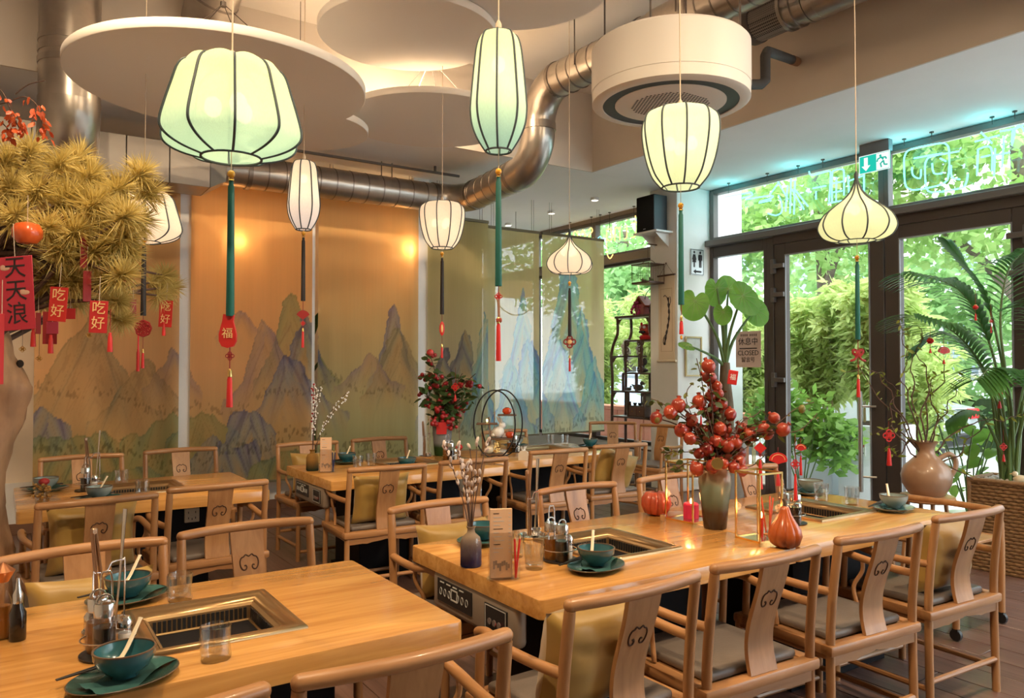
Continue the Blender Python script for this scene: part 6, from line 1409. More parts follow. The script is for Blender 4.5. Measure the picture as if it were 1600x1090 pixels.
# ------------------------------------------------------------------ pillar corner: signs, speaker, scroll, cage, curio shelf
t = thing('loudspeaker', 'black loudspeaker on the wall shelf of the white pillar', 'speaker', (6.56, 6.78, 3.125))
MB().box((0, 0, 0.215), (0.22, 0.30, 0.43), bev=0.006).build('cabinet', M('speaker_grey', (0.025, 0.03, 0.036), 0.45), t)
MB().box((-0.113, 0, 0.215), (0.012, 0.285, 0.415), bev=0.005).build('grille', M('speaker_cloth', (0.004, 0.004, 0.005), 0.95), t)
MB().box((-0.12, 0.0, 0.028), (0.003, 0.04, 0.008)).build('name_badge', STEEL, t, smooth=False)
t = thing('wall_shelf', 'white bracket shelf on the pillar under the loudspeaker', 'shelf', (6.56, 6.76, 3.11))
MB().box((0.0, 0, 0), (0.28, 0.40, 0.022), bev=0.003).build('board', WHITEP, t)
for q in (-0.12, 0.12): MB().prism([(0.14, -0.011), (-0.08, -0.011), (0.14, -0.17)], q-0.004, q+0.004, 'y').build('bracket', WHITEP, t, smooth=False)
t = thing('toilet_sign', 'silver sign with a woman, a man and an arrow on the white pillar', 'sign', (7.03, 6.492, 2.765))
MB().box((0, 0, 0), (0.23, 0.008, 0.32), bev=0.002).build('plate', M('silver_plate', (0.70, 0.72, 0.74), 0.35, 0.3), t)
MB().frame('y', -0.0055, 0.003, -0.108, 0.108, -0.152, 0.152, 0.005).build('border', INK, t, smooth=False)
for s, wmn in ((-0.052, True), (0.052, False)):
    f = MB(); f.ell((s, -0.006, 0.118), (0.015, 0.002, 0.017), 12, 8).build('head', INK, t)
    if wmn: MB().prism([(s-0.018, 0.092), (s+0.018, 0.092), (s+0.036, 0.03), (s+0.028, 0.026), (s+0.017, 0.062), (s+0.032, -0.004), (s+0.012, -0.004), (s+0.012, -0.065), (s+0.003, -0.065), (s+0.003, -0.004), (s-0.003, -0.004), (s-0.003, -0.065), (s-0.012, -0.065), (s-0.012, -0.004), (s-0.032, -0.004), (s-0.017, 0.062), (s-0.028, 0.026), (s-0.036, 0.03)], -0.0065, -0.004, 'y').build('woman_figure', INK, t, smooth=False)
    else: MB().prism([(s-0.026, 0.092), (s+0.026, 0.092), (s+0.034, 0.08), (s+0.034, 0.02), (s+0.025, 0.02), (s+0.021, 0.068), (s+0.02, -0.065), (s+0.004, -0.065), (s+0.002, 0.01), (s-0.002, 0.01), (s-0.004, -0.065), (s-0.02, -0.065), (s-0.021, 0.068), (s-0.025, 0.02), (s-0.034, 0.02), (s-0.034, 0.08)], -0.0065, -0.004, 'y').build('man_figure', INK, t, smooth=False)
MB().prism([(-0.07, -0.115), (-0.025, -0.088), (-0.025, -0.104), (0.07, -0.104), (0.07, -0.126), (-0.025, -0.126), (-0.025, -0.142)], -0.0065, -0.004, 'y').build('arrow', INK, t, smooth=False)
# hanging scroll on the pillar
t = thing('hanging_scroll', 'cream hanging scroll with an ink painted plum branch on the pillar', 'scroll', (6.69, 6.665, 0))
MB().box((0, 0, 2.08), (0.006, 0.27, 1.02)).build('paper', CREAMP, t, smooth=False)
MB().frame('x', -0.004, 0.003, -0.095, 0.095, 1.68, 2.44, 0.004).build('inner_border', M('tan_border', (0.45, 0.30, 0.18), 0.8), t, smooth=False)
MB().tube([(-0.004, -0.155, 1.565), (-0.004, 0.155, 1.565)], 0.016, 10).build('bottom_roller', CREAMP, t)
MB().tube([(-0.004, -0.145, 2.60), (-0.004, 0.145, 2.60)], 0.011, 10).build('top_rod', DARKW, t)
br = MB(); br.tube(smooth_path([(-0.006, 0.035, 1.76), (-0.006, 0.01, 1.86), (-0.006, -0.02, 1.97), (-0.006, -0.045, 2.10), (-0.006, -0.04, 2.22), (-0.006, -0.03, 2.33)], 5), [0.011*(1+0.5*sin(k*1.9)) for k in range(26)], 6, flat=1.0); br.build('painted_branch', INK, t)
for pp_ in ([(-0.006, -0.04, 2.2), (-0.006, -0.07, 2.28), (-0.006, -0.06, 2.34)], [(-0.006, -0.035, 2.30), (-0.006, 0.02, 2.36), (-0.006, 0.045, 2.34)], [(-0.006, 0.0, 1.9), (-0.006, 0.05, 1.84), (-0.006, 0.055, 1.78)]): MB().tube(smooth_path(pp_, 3), 0.004, 5).build('painted_twig', INK, t)
MB().tube([(-0.004, -0.12, 2.60), (-0.004, 0, 2.74)], 0.002, 4).build('hanging_string', BARK, t); MB().tube([(-0.004, 0.12, 2.60), (-0.004, 0, 2.74)], 0.002, 4).build('hanging_string', BARK, t); MB().ell((-0.01, 0, 2.745), 0.01, 8, 6).build('nail', BARK, t)
# bird cage
t = thing('bird_cage', 'small dark wire bird cage with two clay birds, hanging by the pillar', 'cage', (6.55, 6.84, 2.50))
MB().box((0, 0, 0.012), (0.26, 0.30, 0.024), bev=0.004).build('tray', DARKW, t); MB().box((0, 0, 0.235), (0.27, 0.31, 0.012), bev=0.003).build('roof_frame', DARKW, t)
bars = [(x_, y_) for x_ in (-0.125, 0.125) for y_ in [-0.145+0.029*k for k in range(11)]]+[(x_, y_) for y_ in (-0.145, 0.145) for x_ in [-0.10+0.029*k for k in range(8)]]
wires(t, 'wire_bar', M('cage_wire', (0.08, 0.05, 0.035), 0.5), [[(a, b, 0.02), (a, b, 0.235)] for a, b in bars], 0.0016, 4)
wires(t, 'corner_post', DARKW, [[(a, b, 0.0), (a, b, 0.245)] for a in (-0.125, 0.125) for b in (-0.145, 0.145)], 0.005, 6)
MB().tube(smooth_path([(0, -0.13, 0.24), (0, -0.07, 0.28), (0, 0, 0.30), (0, 0.07, 0.28), (0, 0.13, 0.24)], 4), 0.004, 6).build('roof_hoop', DARKW, t)
MB().tube([(0, 0, 0.30), (0.0, 0, 0.49)], 0.003, 5).build('hook', BARK, t)
MB().box((0.07, 0, 0.49), (0.16, 0.012, 0.012)).build('wall_hook', BARK, t, smooth=False)
for k, (b_) in enumerate((-0.06, 0.07)):
    u = thing('clay_bird', ('grey' if k else 'green') + ' clay bird sitting inside the bird cage', 'figurine', (6.55, 6.84+b_, 2.524), 0, 'clay birds'); MB().ell((0, 0, 0.02), (0.022, 0.035, 0.02), 12, 8).build('body', M('bird_clay%d' % k, (0.16, 0.12, 0.09) if k else (0.12, 0.14, 0.06), 0.7), u); MB().ell((0, 0.025, 0.045), 0.014, 10, 6).build('head', MATS['bird_clay%d' % k], u); MB().tube([(0, 0.036, 0.045), (0, 0.05, 0.043)], [0.004, 0.001], 6).build('beak', BARK, u)
# curio shelf: curved rosewood frame
XS0, XS1 = 6.78, 7.02
t = thing('curio_shelf', 'dark rosewood curio shelf with wavy side posts in front of the window', 'shelf', (6.9, 7.35, 0))
def post(y_pts, x_):
    MB().tube(smooth_path([(x_, y, z) for y, z in y_pts], 5), 0.019, 8).build('post', DARKW, t)
left = [(0.42, 0.0), (0.42, 0.8), (0.41, 1.35), (0.43, 1.62), (0.39, 1.78), (0.31, 1.92), (0.30, 2.05), (0.31, 2.14)]
right = [(-y, z) for y, z in left]
for x_ in (-0.12, 0.12): post(left, x_); post(right, x_)
def board(y0, y1, z, th=0.022): MB().box((0, (y0+y1)/2, z), (0.27, y1-y0, th), bev=0.003).build('shelf_board', DARKW, t)
board(-0.33, 0.35, 2.145, 0.03); board(0.02, 0.43, 1.63); board(-0.32, 0.15, 1.83); board(-0.34, 0.20, 1.41); board(-0.42, 0.43, 1.17); board(-0.42, 0.43, 0.84); board(-0.42, 0.43, 0.45); board(-0.42, 0.43, 0.12)
for (y_, z0, z1) in ((0.15, 1.41, 1.83), (-0.15, 1.41, 1.83), (0.20, 1.17, 1.41), (-0.05, 1.17, 1.41), (0.10, 0.84, 1.17), (-0.2, 0.84, 1.17)):
    for x_ in (-0.12, 0.12): MB().box((x_, y_, (z0+z1)/2), (0.025, 0.025, z1-z0)).build('divider', DARKW, t, smooth=False)
# carved fretwork of the little niche
for (yc) in (0.0, -0.27):
    fw_ = MB()
    for s in (-1, 1):
        for k in range(5):
            a = 0.13; z = 1.80-k*0.085; w_ = (0.055, 0.04, 0.022, 0.035, 0.055)[k]; fw_.tube([(-0.125, yc+s*(a-w_/2)+0.5*w_*cos(q*pi/5), z+0.03*sin(q*pi/5)) for q in range(10)], 0.007, 6, closed=True)
    fw_.build('carved_fret', DARKW, t, kind='stuff')
for z, yy, s in ((1.63, 0.40, 1), (2.13, 0.29, 1), (2.13, -0.29, -1), (1.17, 0.40, 1)): MB().prism([(yy, z-0.012), (yy-s*0.08, z-0.012), (yy-s*0.045, z-0.035), (yy-s*0.02, z-0.07), (yy, z-0.08)], -0.127, -0.115, 'x').build('corner_bracket', DARKW, t)
dw = MB().box((0, -0.06, 0.925), (0.25, 0.30, 0.14)).build('drawer_case', DARKW, t, smooth=False)
for q in (-0.07, 0.07): MB().box((-0.128, -0.06+q, 0.925), (0.012, 0.125, 0.10), bev=0.003).build('drawer', M('rosewood_light', (0.13, 0.055, 0.04), 0.45), dw); MB().ell((-0.138, -0.06+q, 0.925), 0.008, 8, 6).build('knob', BRASS, dw)
SX, SY = 6.9, 7.35
u = thing('birdhouse', 'pink flowered red roofed birdhouse on top of the curio shelf', 'ornament', (SX, SY-0.05, 2.16)); MB().box((0, 0, 0.07), (0.12, 0.15, 0.14)).build('walls', M('house_pink', (0.35, 0.10, 0.10), 0.6), u, smooth=False)
MB().prism([(-0.12, 0.12), (0, 0.25), (0.13, 0.11), (0.12, 0.09), (0, 0.22), (-0.11, 0.10)], -0.08, 0.08, 'x').build('roof', M('house_roof', (0.30, 0.05, 0.03), 0.5), u)
f = MB()
for k in range(30): f.ell((rr.uniform(-.10, -.02), rr.uniform(-0.02, .16), rr.uniform(0.0, .17)), 0.018, 6, 4)
f.build('flowers', M('magenta_petal', (0.40, 0.03, 0.14), 0.6, var=0.6, vscale=20), u, kind='stuff')
u = thing('hoop_lantern', 'little black lantern in a wire hoop on top of the curio shelf', 'ornament', (SX, SY-0.22, 2.16)); MB().tube(arc((0, 0, 0.20), 0.13, -60, 240, 18, 'yz'), 0.005, 6).build('hoop', RBK, u); MB().lathe([(0.03, 0.0), (0.04, 0.05), (0.03, 0.13), (0.008, 0.16)], 10).build('lantern', RBK, u); MB().tube([(0, 0, 0.15), (0, 0, 0.33)], 0.002, 4).build('chain', RBK, u)
u = thing('lion_head', 'red lion dance head ornament on the upper niche', 'figurine', (SX, SY-0.10, 1.841)); MB().lathe([(0.0001, 0), (0.075, 0.0), (0.085, 0.04), (0.07, 0.06), (0.0001, 0.07)], 16).build('base_ruff', RED, u); MB().ell((0, 0, 0.13), (0.075, 0.085, 0.075), 16, 10).build('head', M('lion_red', (0.42, 0.05, 0.03), 0.5, var=0.4, vscale=20), u); MB().box((-0.06, 0, 0.10), (0.05, 0.10, 0.03), bev=0.01).build('jaw', INK, u)
for q in (-1, 1): MB().ell((-0.06, q*0.035, 0.16), 0.02, 10, 6).build('eye', WHITEP, u); MB().ell((0, q*0.075, 0.20), (0.015, 0.022, 0.03), 8, 6).build('ear', RED, u)
rabbit((SX, SY+0.27, 1.641), 1.35, 'white long eared rabbit on the curio shelf', WHITEC, pi); rabbit((SX+0.08, SY+0.10, 1.641), 1.0, 'smaller white rabbit behind the long eared one on the curio shelf', WHITEC, pi)
u = thing('stone_ornament', 'dark carved stone in the fretwork niche', 'ornament', (SX, SY-0.05, 1.421)); MB().ell((0, 0, 0.03), (0.05, 0.08, 0.03), 12, 6).ell((0, 0.02, 0.09), (0.035, 0.04, 0.06), 10, 8).ell((0, -0.03, 0.14), (0.03, 0.035, 0.05), 10, 8).build('stone', M('dark_stone', (0.05, 0.045, 0.04), 0.7, bump=0.6, bscale=30), u)
for k, (dy, s) in enumerate(((0.22, 0.8), (0.04, 1.5))):
    u = thing('duck_figurine', ('large' if k else 'small') + ' grey wooden duck on the curio shelf', 'figurine', (SX, SY+dy, 1.181), 0, 'wooden ducks'); MB().ell((0, 0, 0.03*s), (0.03*s, 0.06*s, 0.028*s), 14, 8).ell((0, -0.045*s, 0.068*s), 0.018*s, 10, 8).build('body', M('duck_wood', (0.10, 0.09, 0.08), 0.6), u); MB().tube([(0, -0.06*s, 0.066*s), (0, -0.082*s, 0.062*s)], [0.008*s, 0.003*s], 6).build('beak', BARK, u); MB().tube([(0, 0.05*s, 0.04*s), (0, 0.085*s, 0.055*s)], [0.014*s, 0.004*s], 6).build('tail', MATS['duck_wood'], u)
u = thing('celadon_jar', 'pale celadon jar on the lower curio shelf', 'jar', (SX, SY-0.14, 0.996)); MB().lathe([(0.0001, 0), (0.05, 0), (0.075, 0.05), (0.075, 0.11), (0.05, 0.15), (0.055, 0.165)], 20).build('jar_body', M('celadon', (0.34, 0.42, 0.36), 0.3), u)
u = thing('brown_bottle', 'slim brown bottle on the lower curio shelf', 'bottle', (SX, SY+0.20, 0.851)); MB().lathe([(0.0001, 0), (0.035, 0), (0.042, 0.06), (0.02, 0.13), (0.014, 0.18), (0.02, 0.19)], 14).build('bottle_body', M('brown_glaze', (0.09, 0.05, 0.03), 0.3), u)
for k in range(2): u = thing('tea_cup', ('first' if k else 'second') + ' tiny dark cup on the drawer case of the curio shelf', 'cup', (SX-0.05, SY+0.02-0.09*k+0.03, 0.996), 0, 'tiny cups'); MB().lathe([(0.0001, 0), (0.018, 0), (0.028, 0.035), (0.024, 0.035), (0.014, 0.006), (0.0001, 0.006)], 12).build('cup', M('cup_dark', (0.04, 0.04, 0.04), 0.3), u)
# picture frame leaning behind the elephant ear
t = thing('picture_frame', 'thin gold picture frame on the white pillar behind the bouquet', 'picture', (6.95, 6.49, 1.62)); MB().frame('y', -0.01, 0.02, -0.14, 0.14, -0.24, 0.24, 0.018).build('gold_frame', M('pale_gold_frame', (0.55, 0.42, 0.22), 0.4, 0.5), t, smooth=False); MB().box((0, -0.004, 0), (0.25, 0.006, 0.45)).build('print', M('frame_print', (0.62, 0.62, 0.58), 0.6, var=0.15, vscale=9), t, smooth=False)
# exit sign under the low ceiling
t = thing('exit_sign', 'green illuminated emergency exit sign with arrow and running man', 'sign', (7.02, 4.20, 3.50), radians(0))
MB().box((0.02, 0, 0.115), (0.07, 0.30, 0.11), bev=0.003).build('housing', M('exit_housing', (0.20, 0.19, 0.20), 0.5), t)
MB().box((0, 0, -0.03), (0.016, 0.31, 0.17)).build('sign_panel', glow('exit_green', (0.02, 0.55, 0.42), 1.0), t, smooth=False)
EW = glow('exit_white', (0.9, 1, 0.97), 1.0)
MB().frame('x', -0.008, 0.004, -0.157, 0.157, -0.118, 0.058, 0.006).build('white_border', EW, t, smooth=False)
MB().prism([(0.085, -0.095), (0.04, -0.045), (0.066, -0.045), (0.066, 0.035), (0.104, 0.035), (0.104, -0.045), (0.13, -0.045)], -0.012, -0.008, 'x').build('arrow', EW, t, smooth=False)
MB().box((-0.009, -0.085, -0.03), (0.004, 0.125, 0.155)).build('door_field', EW, t, smooth=False)
rm_ = MB(); G = glow('exit_man', (0.02, 0.50, 0.38), 0.9)
MB().ell((-0.0125, -0.065, 0.022), (0.002, 0.012, 0.012), 10, 6).build('man_head', G, t)
for a in ([(-0.07, 0.01), (-0.095, -0.02)], [(-0.07, 0.005), (-0.04, -0.005), (-0.03, -0.03)], [(-0.085, 0.0), (-0.115, 0.0), (-0.125, -0.02)], [(-0.095, -0.03), (-0.065, -0.055), (-0.075, -0.09)], [(-0.095, -0.03), (-0.105, -0.07), (-0.135, -0.075)]): MB().tube([(-0.0125, y, z) for y, z in a], 0.0075, 6).build('man_limb', G, t)
# neon lettering, seen from behind
NEON = glow('cyan_neon', (0.16, 0.88, 0.90), 3.2)
def neon(paths, name, label, mat, x, lets, hang):
    t = thing(name, label, 'neon sign', (x, hang[0][0], 3.3))
    for p in paths: MB().tube(smooth_path([(0, y-hang[0][0], z-3.3) for y, z in p], 3), 0.007, 6).build('neon_tube', mat, t)
    for (y, z) in hang: MB().tube([(0.0, y-hang[0][0], z-3.3), (0.0, y-hang[0][0], ZL-3.3)], 0.004, 5).build('hanger', WIRE, t); MB().lathe([(0.02, -0.01), (0.02, 0)], 8, (0, y-hang[0][0], ZL-3.3)).build('ceiling_foot', WIRE, t)
    if mat is NEON:
        for (y, z) in hang[::2]:
            l = bpy.data.lights.new('neon_light', 'POINT'); l.energy = 1.8; l.color = (0.1, 0.85, 0.9); l.shadow_soft_size = 0.12; lo = bpy.data.objects.new('neon_light', l); link(lo, t); lo.location = (-0.05, y-hang[0][0], 0.24)
    # tubes are strung on a thin wire
    ys = [y for p in paths for y, z in p]
    for zz in (3.46, 3.28): MB().tube([(0.012, min(ys)-hang[0][0], zz-3.3), (0.012, max(ys)-hang[0][0], zz-3.3)], 0.003, 4).build('carrier_bar', ACRYL, t)

NEON_A = [[(6.156, 3.514), (5.776, 3.497)], [(5.776, 3.497), (5.763, 3.46), (5.92, 3.454)], [(5.666, 3.355), (5.503, 3.355)], [(5.848, 3.429), (5.516, 3.41), (5.489, 3.382), (5.658, 3.367)], [(5.516, 3.425), (5.395, 3.536)], [(5.408, 3.545), (5.281, 3.326)], [(5.544, 3.216), (5.438, 3.176), (5.359, 3.208), (5.371, 3.321), (5.404, 3.393)], [(5.24, 3.549), (5.256, 3.169)], [(5.284, 3.481), (5.313, 3.2)], [(5.19, 3.506), (5.206, 3.149)], [(5.229, 3.426), (5.081, 3.182)], [(5.191, 3.415), (5.032, 3.206)], [(5.016, 3.578), (4.98, 3.528), (4.791, 3.53), (4.763, 3.483), (4.782, 3.215)], [(4.97, 3.387), (4.816, 3.384)], [(4.934, 3.348), (4.935, 3.263)], [(4.748, 3.188), (4.745, 3.479), (4.71, 3.524), (4.631, 3.517), (4.609, 3.471), (4.612, 3.246)], [(4.702, 3.201), (4.695, 3.448)], [(4.734, 3.393), (4.61, 3.389)], [(4.735, 3.3), (4.633, 3.295)], [(4.794, 3.196), (4.612, 3.195)], [(4.565, 3.441), (4.556, 3.256)], [(4.566, 3.38), (4.392, 3.405)], [(4.392, 3.415), (4.394, 3.225)], [(4.478, 3.403), (4.468, 3.26)]]
NEON_B = [[(3.984, 3.455), (3.973, 3.51), (3.915, 3.554), (3.645, 3.545), (3.583, 3.512), (3.566, 3.453), (3.569, 3.271), (3.614, 3.17), (3.834, 3.158), (3.929, 3.176), (3.976, 3.242), (3.984, 3.455)], [(3.785, 3.354), (3.775, 3.408), (3.719, 3.442), (3.479, 3.432)], [(3.785, 3.354), (3.778, 3.184), (3.723, 3.108), (3.475, 3.097), (3.423, 3.132), (3.405, 3.218)], [(3.907, 3.381), (3.899, 3.303), (3.833, 3.261), (3.822, 3.343)], [(3.72, 3.377), (3.703, 3.281), (3.631, 3.265)], [(3.647, 3.407), (3.594, 3.368)], [(3.55, 3.321), (3.543, 3.211), (3.474, 3.178)], [(3.887, 3.462), (3.629, 3.449)]]
NEON_D = [[(3.342, 3.486), (3.146, 3.493)], [(3.291, 3.556), (3.203, 3.438)], [(3.138, 3.526), (3.012, 3.519), (2.951, 3.537)], [(3.318, 3.412), (3.329, 3.184)], [(3.318, 3.412), (3.236, 3.419), (3.204, 3.368), (3.206, 3.194)], [(3.294, 3.336), (3.221, 3.337)], [(3.179, 3.388), (3.191, 3.155)], [(3.107, 3.475), (3.126, 3.211)], [(3.036, 3.517), (3.045, 3.382), (3.012, 3.528), (2.966, 3.516), (2.944, 3.459)], [(3.172, 3.326), (3.062, 3.326)]]
neon(NEON_A, 'neon_lettering', 'cyan neon characters above the door sidelight, next to the exit sign', NEON, 7.15, 0, [(6.1, 3.55), (5.55, 3.57), (5.15, 3.58), (4.85, 3.58)])
neon(NEON_B, 'neon_lettering', 'cyan neon character of two overlapping rounded squares above the right door', NEON, 7.15, 0, [(3.98, 3.6), (3.72, 3.6)])
neon(NEON_D, 'neon_lettering', 'cyan neon character with slanted strokes above the right door post', NEON, 7.15, 0, [(3.2, 3.6), (3.02, 3.6)])
# yellow script neon in the side window, mirrored from inside
NY = glow('yellow_neon', (1.0, 0.62, 0.16), 2.6); NB = glow('blue_neon', (0.25, 0.75, 1.0), 2.0)
def script(strokes, y0, z0, s): return [[(y0+a*s, z0+b*s) for a, b in p] for p in strokes]
LT = {'t': [[(0.2, 1.1), (0.2, 0.1), (0.5, 0)], [(0, 0.75), (0.5, 0.75)]], 'i': [[(0.2, 0.7), (0.2, 0.1), (0.4, 0)], [(0.2, 0.95), (0.2, 1.0)]], 'n': [[(0.1, 0), (0.1, 0.7)], [(0.1, 0.5), (0.3, 0.7), (0.5, 0.6), (0.5, 0.0)]],
      'g': [[(0.5, 0.65), (0.2, 0.7), (0.05, 0.35), (0.2, 0.05), (0.5, 0.2)], [(0.5, 0.7), (0.5, -0.5), (0.25, -0.9), (0.0, -0.7)]], 's': [[(0.45, 0.6), (0.2, 0.7), (0.1, 0.5), (0.4, 0.25), (0.3, 0.0), (0.0, 0.1)]], 'o': [[(0.3, 0.7), (0.08, 0.35), (0.3, 0.0), (0.52, 0.35), (0.3, 0.7)]]}
ps = []; y = 7.62
for ch in 'ting': ps += script(LT[ch], y, 3.25, 0.26); y += 0.17
neon(ps, 'neon_script', 'yellow neon script in the side window beside the loudspeaker', NY, 7.12, 0, [(7.7, 3.4), (8.2, 3.4)])
ps = []; y = 8.55
for ch in 'song': ps += script(LT[ch], y, 3.33, 0.26); y += 0.17
neon(ps, 'neon_script', 'second yellow neon script word above the sheer mountain screen', NY, 7.12, 0, [(8.6, 3.4), (9.1, 3.4)])
neon([[(8.34, 3.28), (8.40, 3.36), (8.48, 3.30), (8.44, 3.2), (8.36, 3.22)]], 'neon_scroll', 'little blue neon swirl between the yellow neon words', NB, 7.12, 0, [(8.4, 3.35)])
# closed notice on the sidelight glass
t = thing('closed_notice', 'taped cream notice reading closed on the sidelight glass', 'sign', (7.26, 5.92, 1.70))
MB().box((0, 0, 0), (0.004, 0.36, 0.42)).build('paper', M('notice_paper', (0.62, 0.46, 0.40), 0.7), t, smooth=False)
for (s, z, sz) in (('休息中', 0.085, 0.095), ('CLOSED', -0.045, 0.082), ('留言号', -0.125, 0.066)): text('lettering', s, sz, INK, t, facing((-0.0045, 0, z), (-1, 0, 0)))
for k in range(8): MB().box((-0.003, 0.10-k*0.028 - (0.02 if k > 3 else 0), 0.165), (0.003, 0.018, 0.028)).build('faded_letter', M('faded_ink', (0.22, 0.15, 0.13), 0.8), t, smooth=False)
MB().box((-0.003, 0, 0.01), (0.003, 0.25, 0.012)).build('rule_line', INK, t, smooth=False)

# ------------------------------------------------------------------ plants by the doors
rr = random.Random(33)
# elephant ear
AP = Vector((6.28, 5.42, 0))
t = thing('plant_pot', 'tall grey ceramic pot of the elephant ear plant beside the pillar', 'pot', AP)
MB().lathe([(0.0001, 0), (0.15, 0), (0.17, 0.02), (0.20, 0.5), (0.21, 0.86), (0.19, 0.86), (0.18, 0.82), (0.0001, 0.82)], 28).build('pot_body', M('grey_pot', (0.24, 0.22, 0.20), 0.5, var=0.1), t)
t = thing('elephant_ear_plant', 'elephant ear plant with big ribbed heart shaped leaves and a fibrous trunk', 'plant', AP+Vector((0, 0, 0.82)))
BS = AP+Vector((0, 0, 0.82))
MB().tube(smooth_path([(0, 0, 0), (0.02, 0, 0.25), (0.0, 0, 0.5), (0, 0, 0.72)], 4), [0.085-0.003*k for k in range(13)], 12).build('fibrous_trunk', M('fibre_trunk', (0.13, 0.09, 0.055), 0.9, var=0.4, vscale=20, stretch=(1, 1, 0.2), bump=0.8, bscale=30), t)
ELM = leaf_mat('elephant_ear_leaf', (0.16, 0.40, 0.05), (0.32, 0.58, 0.10), 0.6, 0.35)
def heart(sz):
    nr, na = 6, 44; vs = [(0, 0, 0)]; fs = []
    for i in range(1, nr+1):
        for k in range(na):
            a = 2*pi*k/na; c = cos(a)
            r = sz*(0.62+0.38*max(0, c)**2.2 + 0.10*sin(a)**2) * (1-0.62*exp(-((a-pi)/0.33)**2))
            q = i/nr; vs.append((r*q*sin(a), r*q*cos(a), -0.10*sz*q*q + 0.022*sz*q*sin(a*14)+0.05*sz*q*abs(sin(a))))
    for k in range(na): fs.append((0, 1+k, 1+(k+1) % na))
    for i in range(nr-1):
        for k in range(na): fs.append((1+i*na+k, 1+i*na+(k+1) % na, 1+(i+1)*na+(k+1) % na, 1+(i+1)*na+k))
    return MB().add(vs, fs)
def vein(sz):
    v = MB()
    for k in range(11):
        a = radians(-150+30*k); c = cos(a); r = sz*(0.62+0.38*max(0, c)**2.2+0.10*sin(a)**2)*0.93
        v.tube([(r*q*sin(a), r*q*cos(a), -0.10*sz*q*q+0.05*sz*q*abs(sin(a))+0.004) for q in (0, 0.35, 0.7, 1.0)], [0.004, 0.003, 0.002, 0.001], 4)
    return v
VEIN = M('leaf_vein', (0.30, 0.45, 0.12), 0.5)
for (p, sz, tip, nrm) in (((5.942,5.517,2.173), 0.21, (-0.25, 0.0, -0.9), (-0.55, -0.8, 0.25)), ((6.321,5.561,2.330), 0.20, (0.1, 0.1, -0.9), (-0.2, -0.9, -0.2)), ((6.267,5.179,2.216), 0.25, (0.75, -0.3, -0.5), (-0.45, -0.75, 0.5)),
       ((6.185,5.358,2.061), 0.14, (-0.1, 0, -0.9), (-0.5, -0.8, 0.2)), ((6.581,5.273,2.092), 0.19, (0.5, -0.3, -0.8), (-0.5, -0.6, 0.4)), ((6.462,5.527,2.321), 0.18, (0.3, 0.2, 0.8), (-0.4, -0.9, 0.2)), ((5.744,5.421,1.707), 0.11, (-0.9, 0.3, 0.1), (-0.2, -0.5, 0.8))):
    tipv = Vector(tip).normalized(); nv = Vector(nrm); nv = (nv-tipv*nv.dot(tipv)).normalized(); xv = tipv.cross(nv)
    M4 = Matrix((xv, tipv, nv)).transposed().to_4x4(); M4.translation = Vector(p)-BS
    o = heart(sz).build('leaf', ELM, t, ang=80); o.matrix_local = M4; vein(sz).build('veins', VEIN, o)
    q = Vector(p)-BS; ptl = smooth_path([(0, 0, 0.66), (q.x*0.25, q.y*0.25, 0.66+(q.z-0.66)*0.45), (q.x*0.75, q.y*0.75, 0.66+(q.z-0.66)*0.85), q], 4)
    MB().tube(ptl, [0.02-0.0011*k for k in range(13)], 8).build('petiole', M('petiole', (0.09, 0.16, 0.04), 0.5), t)
# willow jug on a stool
JP = Vector((5.41, 2.88, 0))
t = thing('wooden_stool', 'low round oak stool carrying the brown jug', 'stool', JP)
MB().lathe([(0.0001, 0.56), (0.17, 0.56), (0.18, 0.57), (0.18, 0.59), (0.17, 0.60), (0.0001, 0.60)], 28).build('seat', CH_X, t)
for k in range(4): a = pi/4+k*pi/2; MB().tube([(0.12*cos(a), 0.12*sin(a), 0.57), (0.17*cos(a), 0.17*sin(a), 0.0)], 0.015, 8).build('leg', CH_Z, t)
t = thing('stoneware_jug', 'round tan stoneware jug with one handle holding curly willow', 'jug', JP+Vector((0, 0, 0.60)), radians(-33))
MB().lathe([(0.0001, 0), (0.10, 0), (0.115, 0.01), (0.155, 0.08), (0.165, 0.14), (0.145, 0.20), (0.095, 0.25), (0.058, 0.285), (0.052, 0.32), (0.062, 0.355), (0.085, 0.375), (0.078, 0.375), (0.045, 0.32), (0.05, 0.28), (0.0001, 0.26)], 36).build('jug_body', M('tan_stoneware', (0.34, 0.20, 0.12), 0.35, var=0.2, vscale=6, coat=0.3), t)
MB().tube(smooth_path([(0.085, 0, 0.25), (0.16, 0, 0.285), (0.205, 0, 0.25), (0.205, 0, 0.19), (0.165, 0, 0.12), (0.145, 0, 0.09)], 4), 0.014, 10, flat=1.3).build('handle', MATS['tan_stoneware'], t)
WP = JP+Vector((0, 0, 0.90)); t = thing('curly_willow', 'curly willow branches with small yellow green leaves in the jug', 'branches', WP)
WL = leaf_mat('willow_leaf', (0.16, 0.22, 0.03), (0.36, 0.40, 0.07), 0.4); wl = leaf_mesh('leaf', 0.055, 0.010, WL, n=3)
S3 = 5.4/1200
def wpp(px, py, d): return AX*((px-1441)*S3)+DP*d+Vector((0, 0, (716-py)*S3))
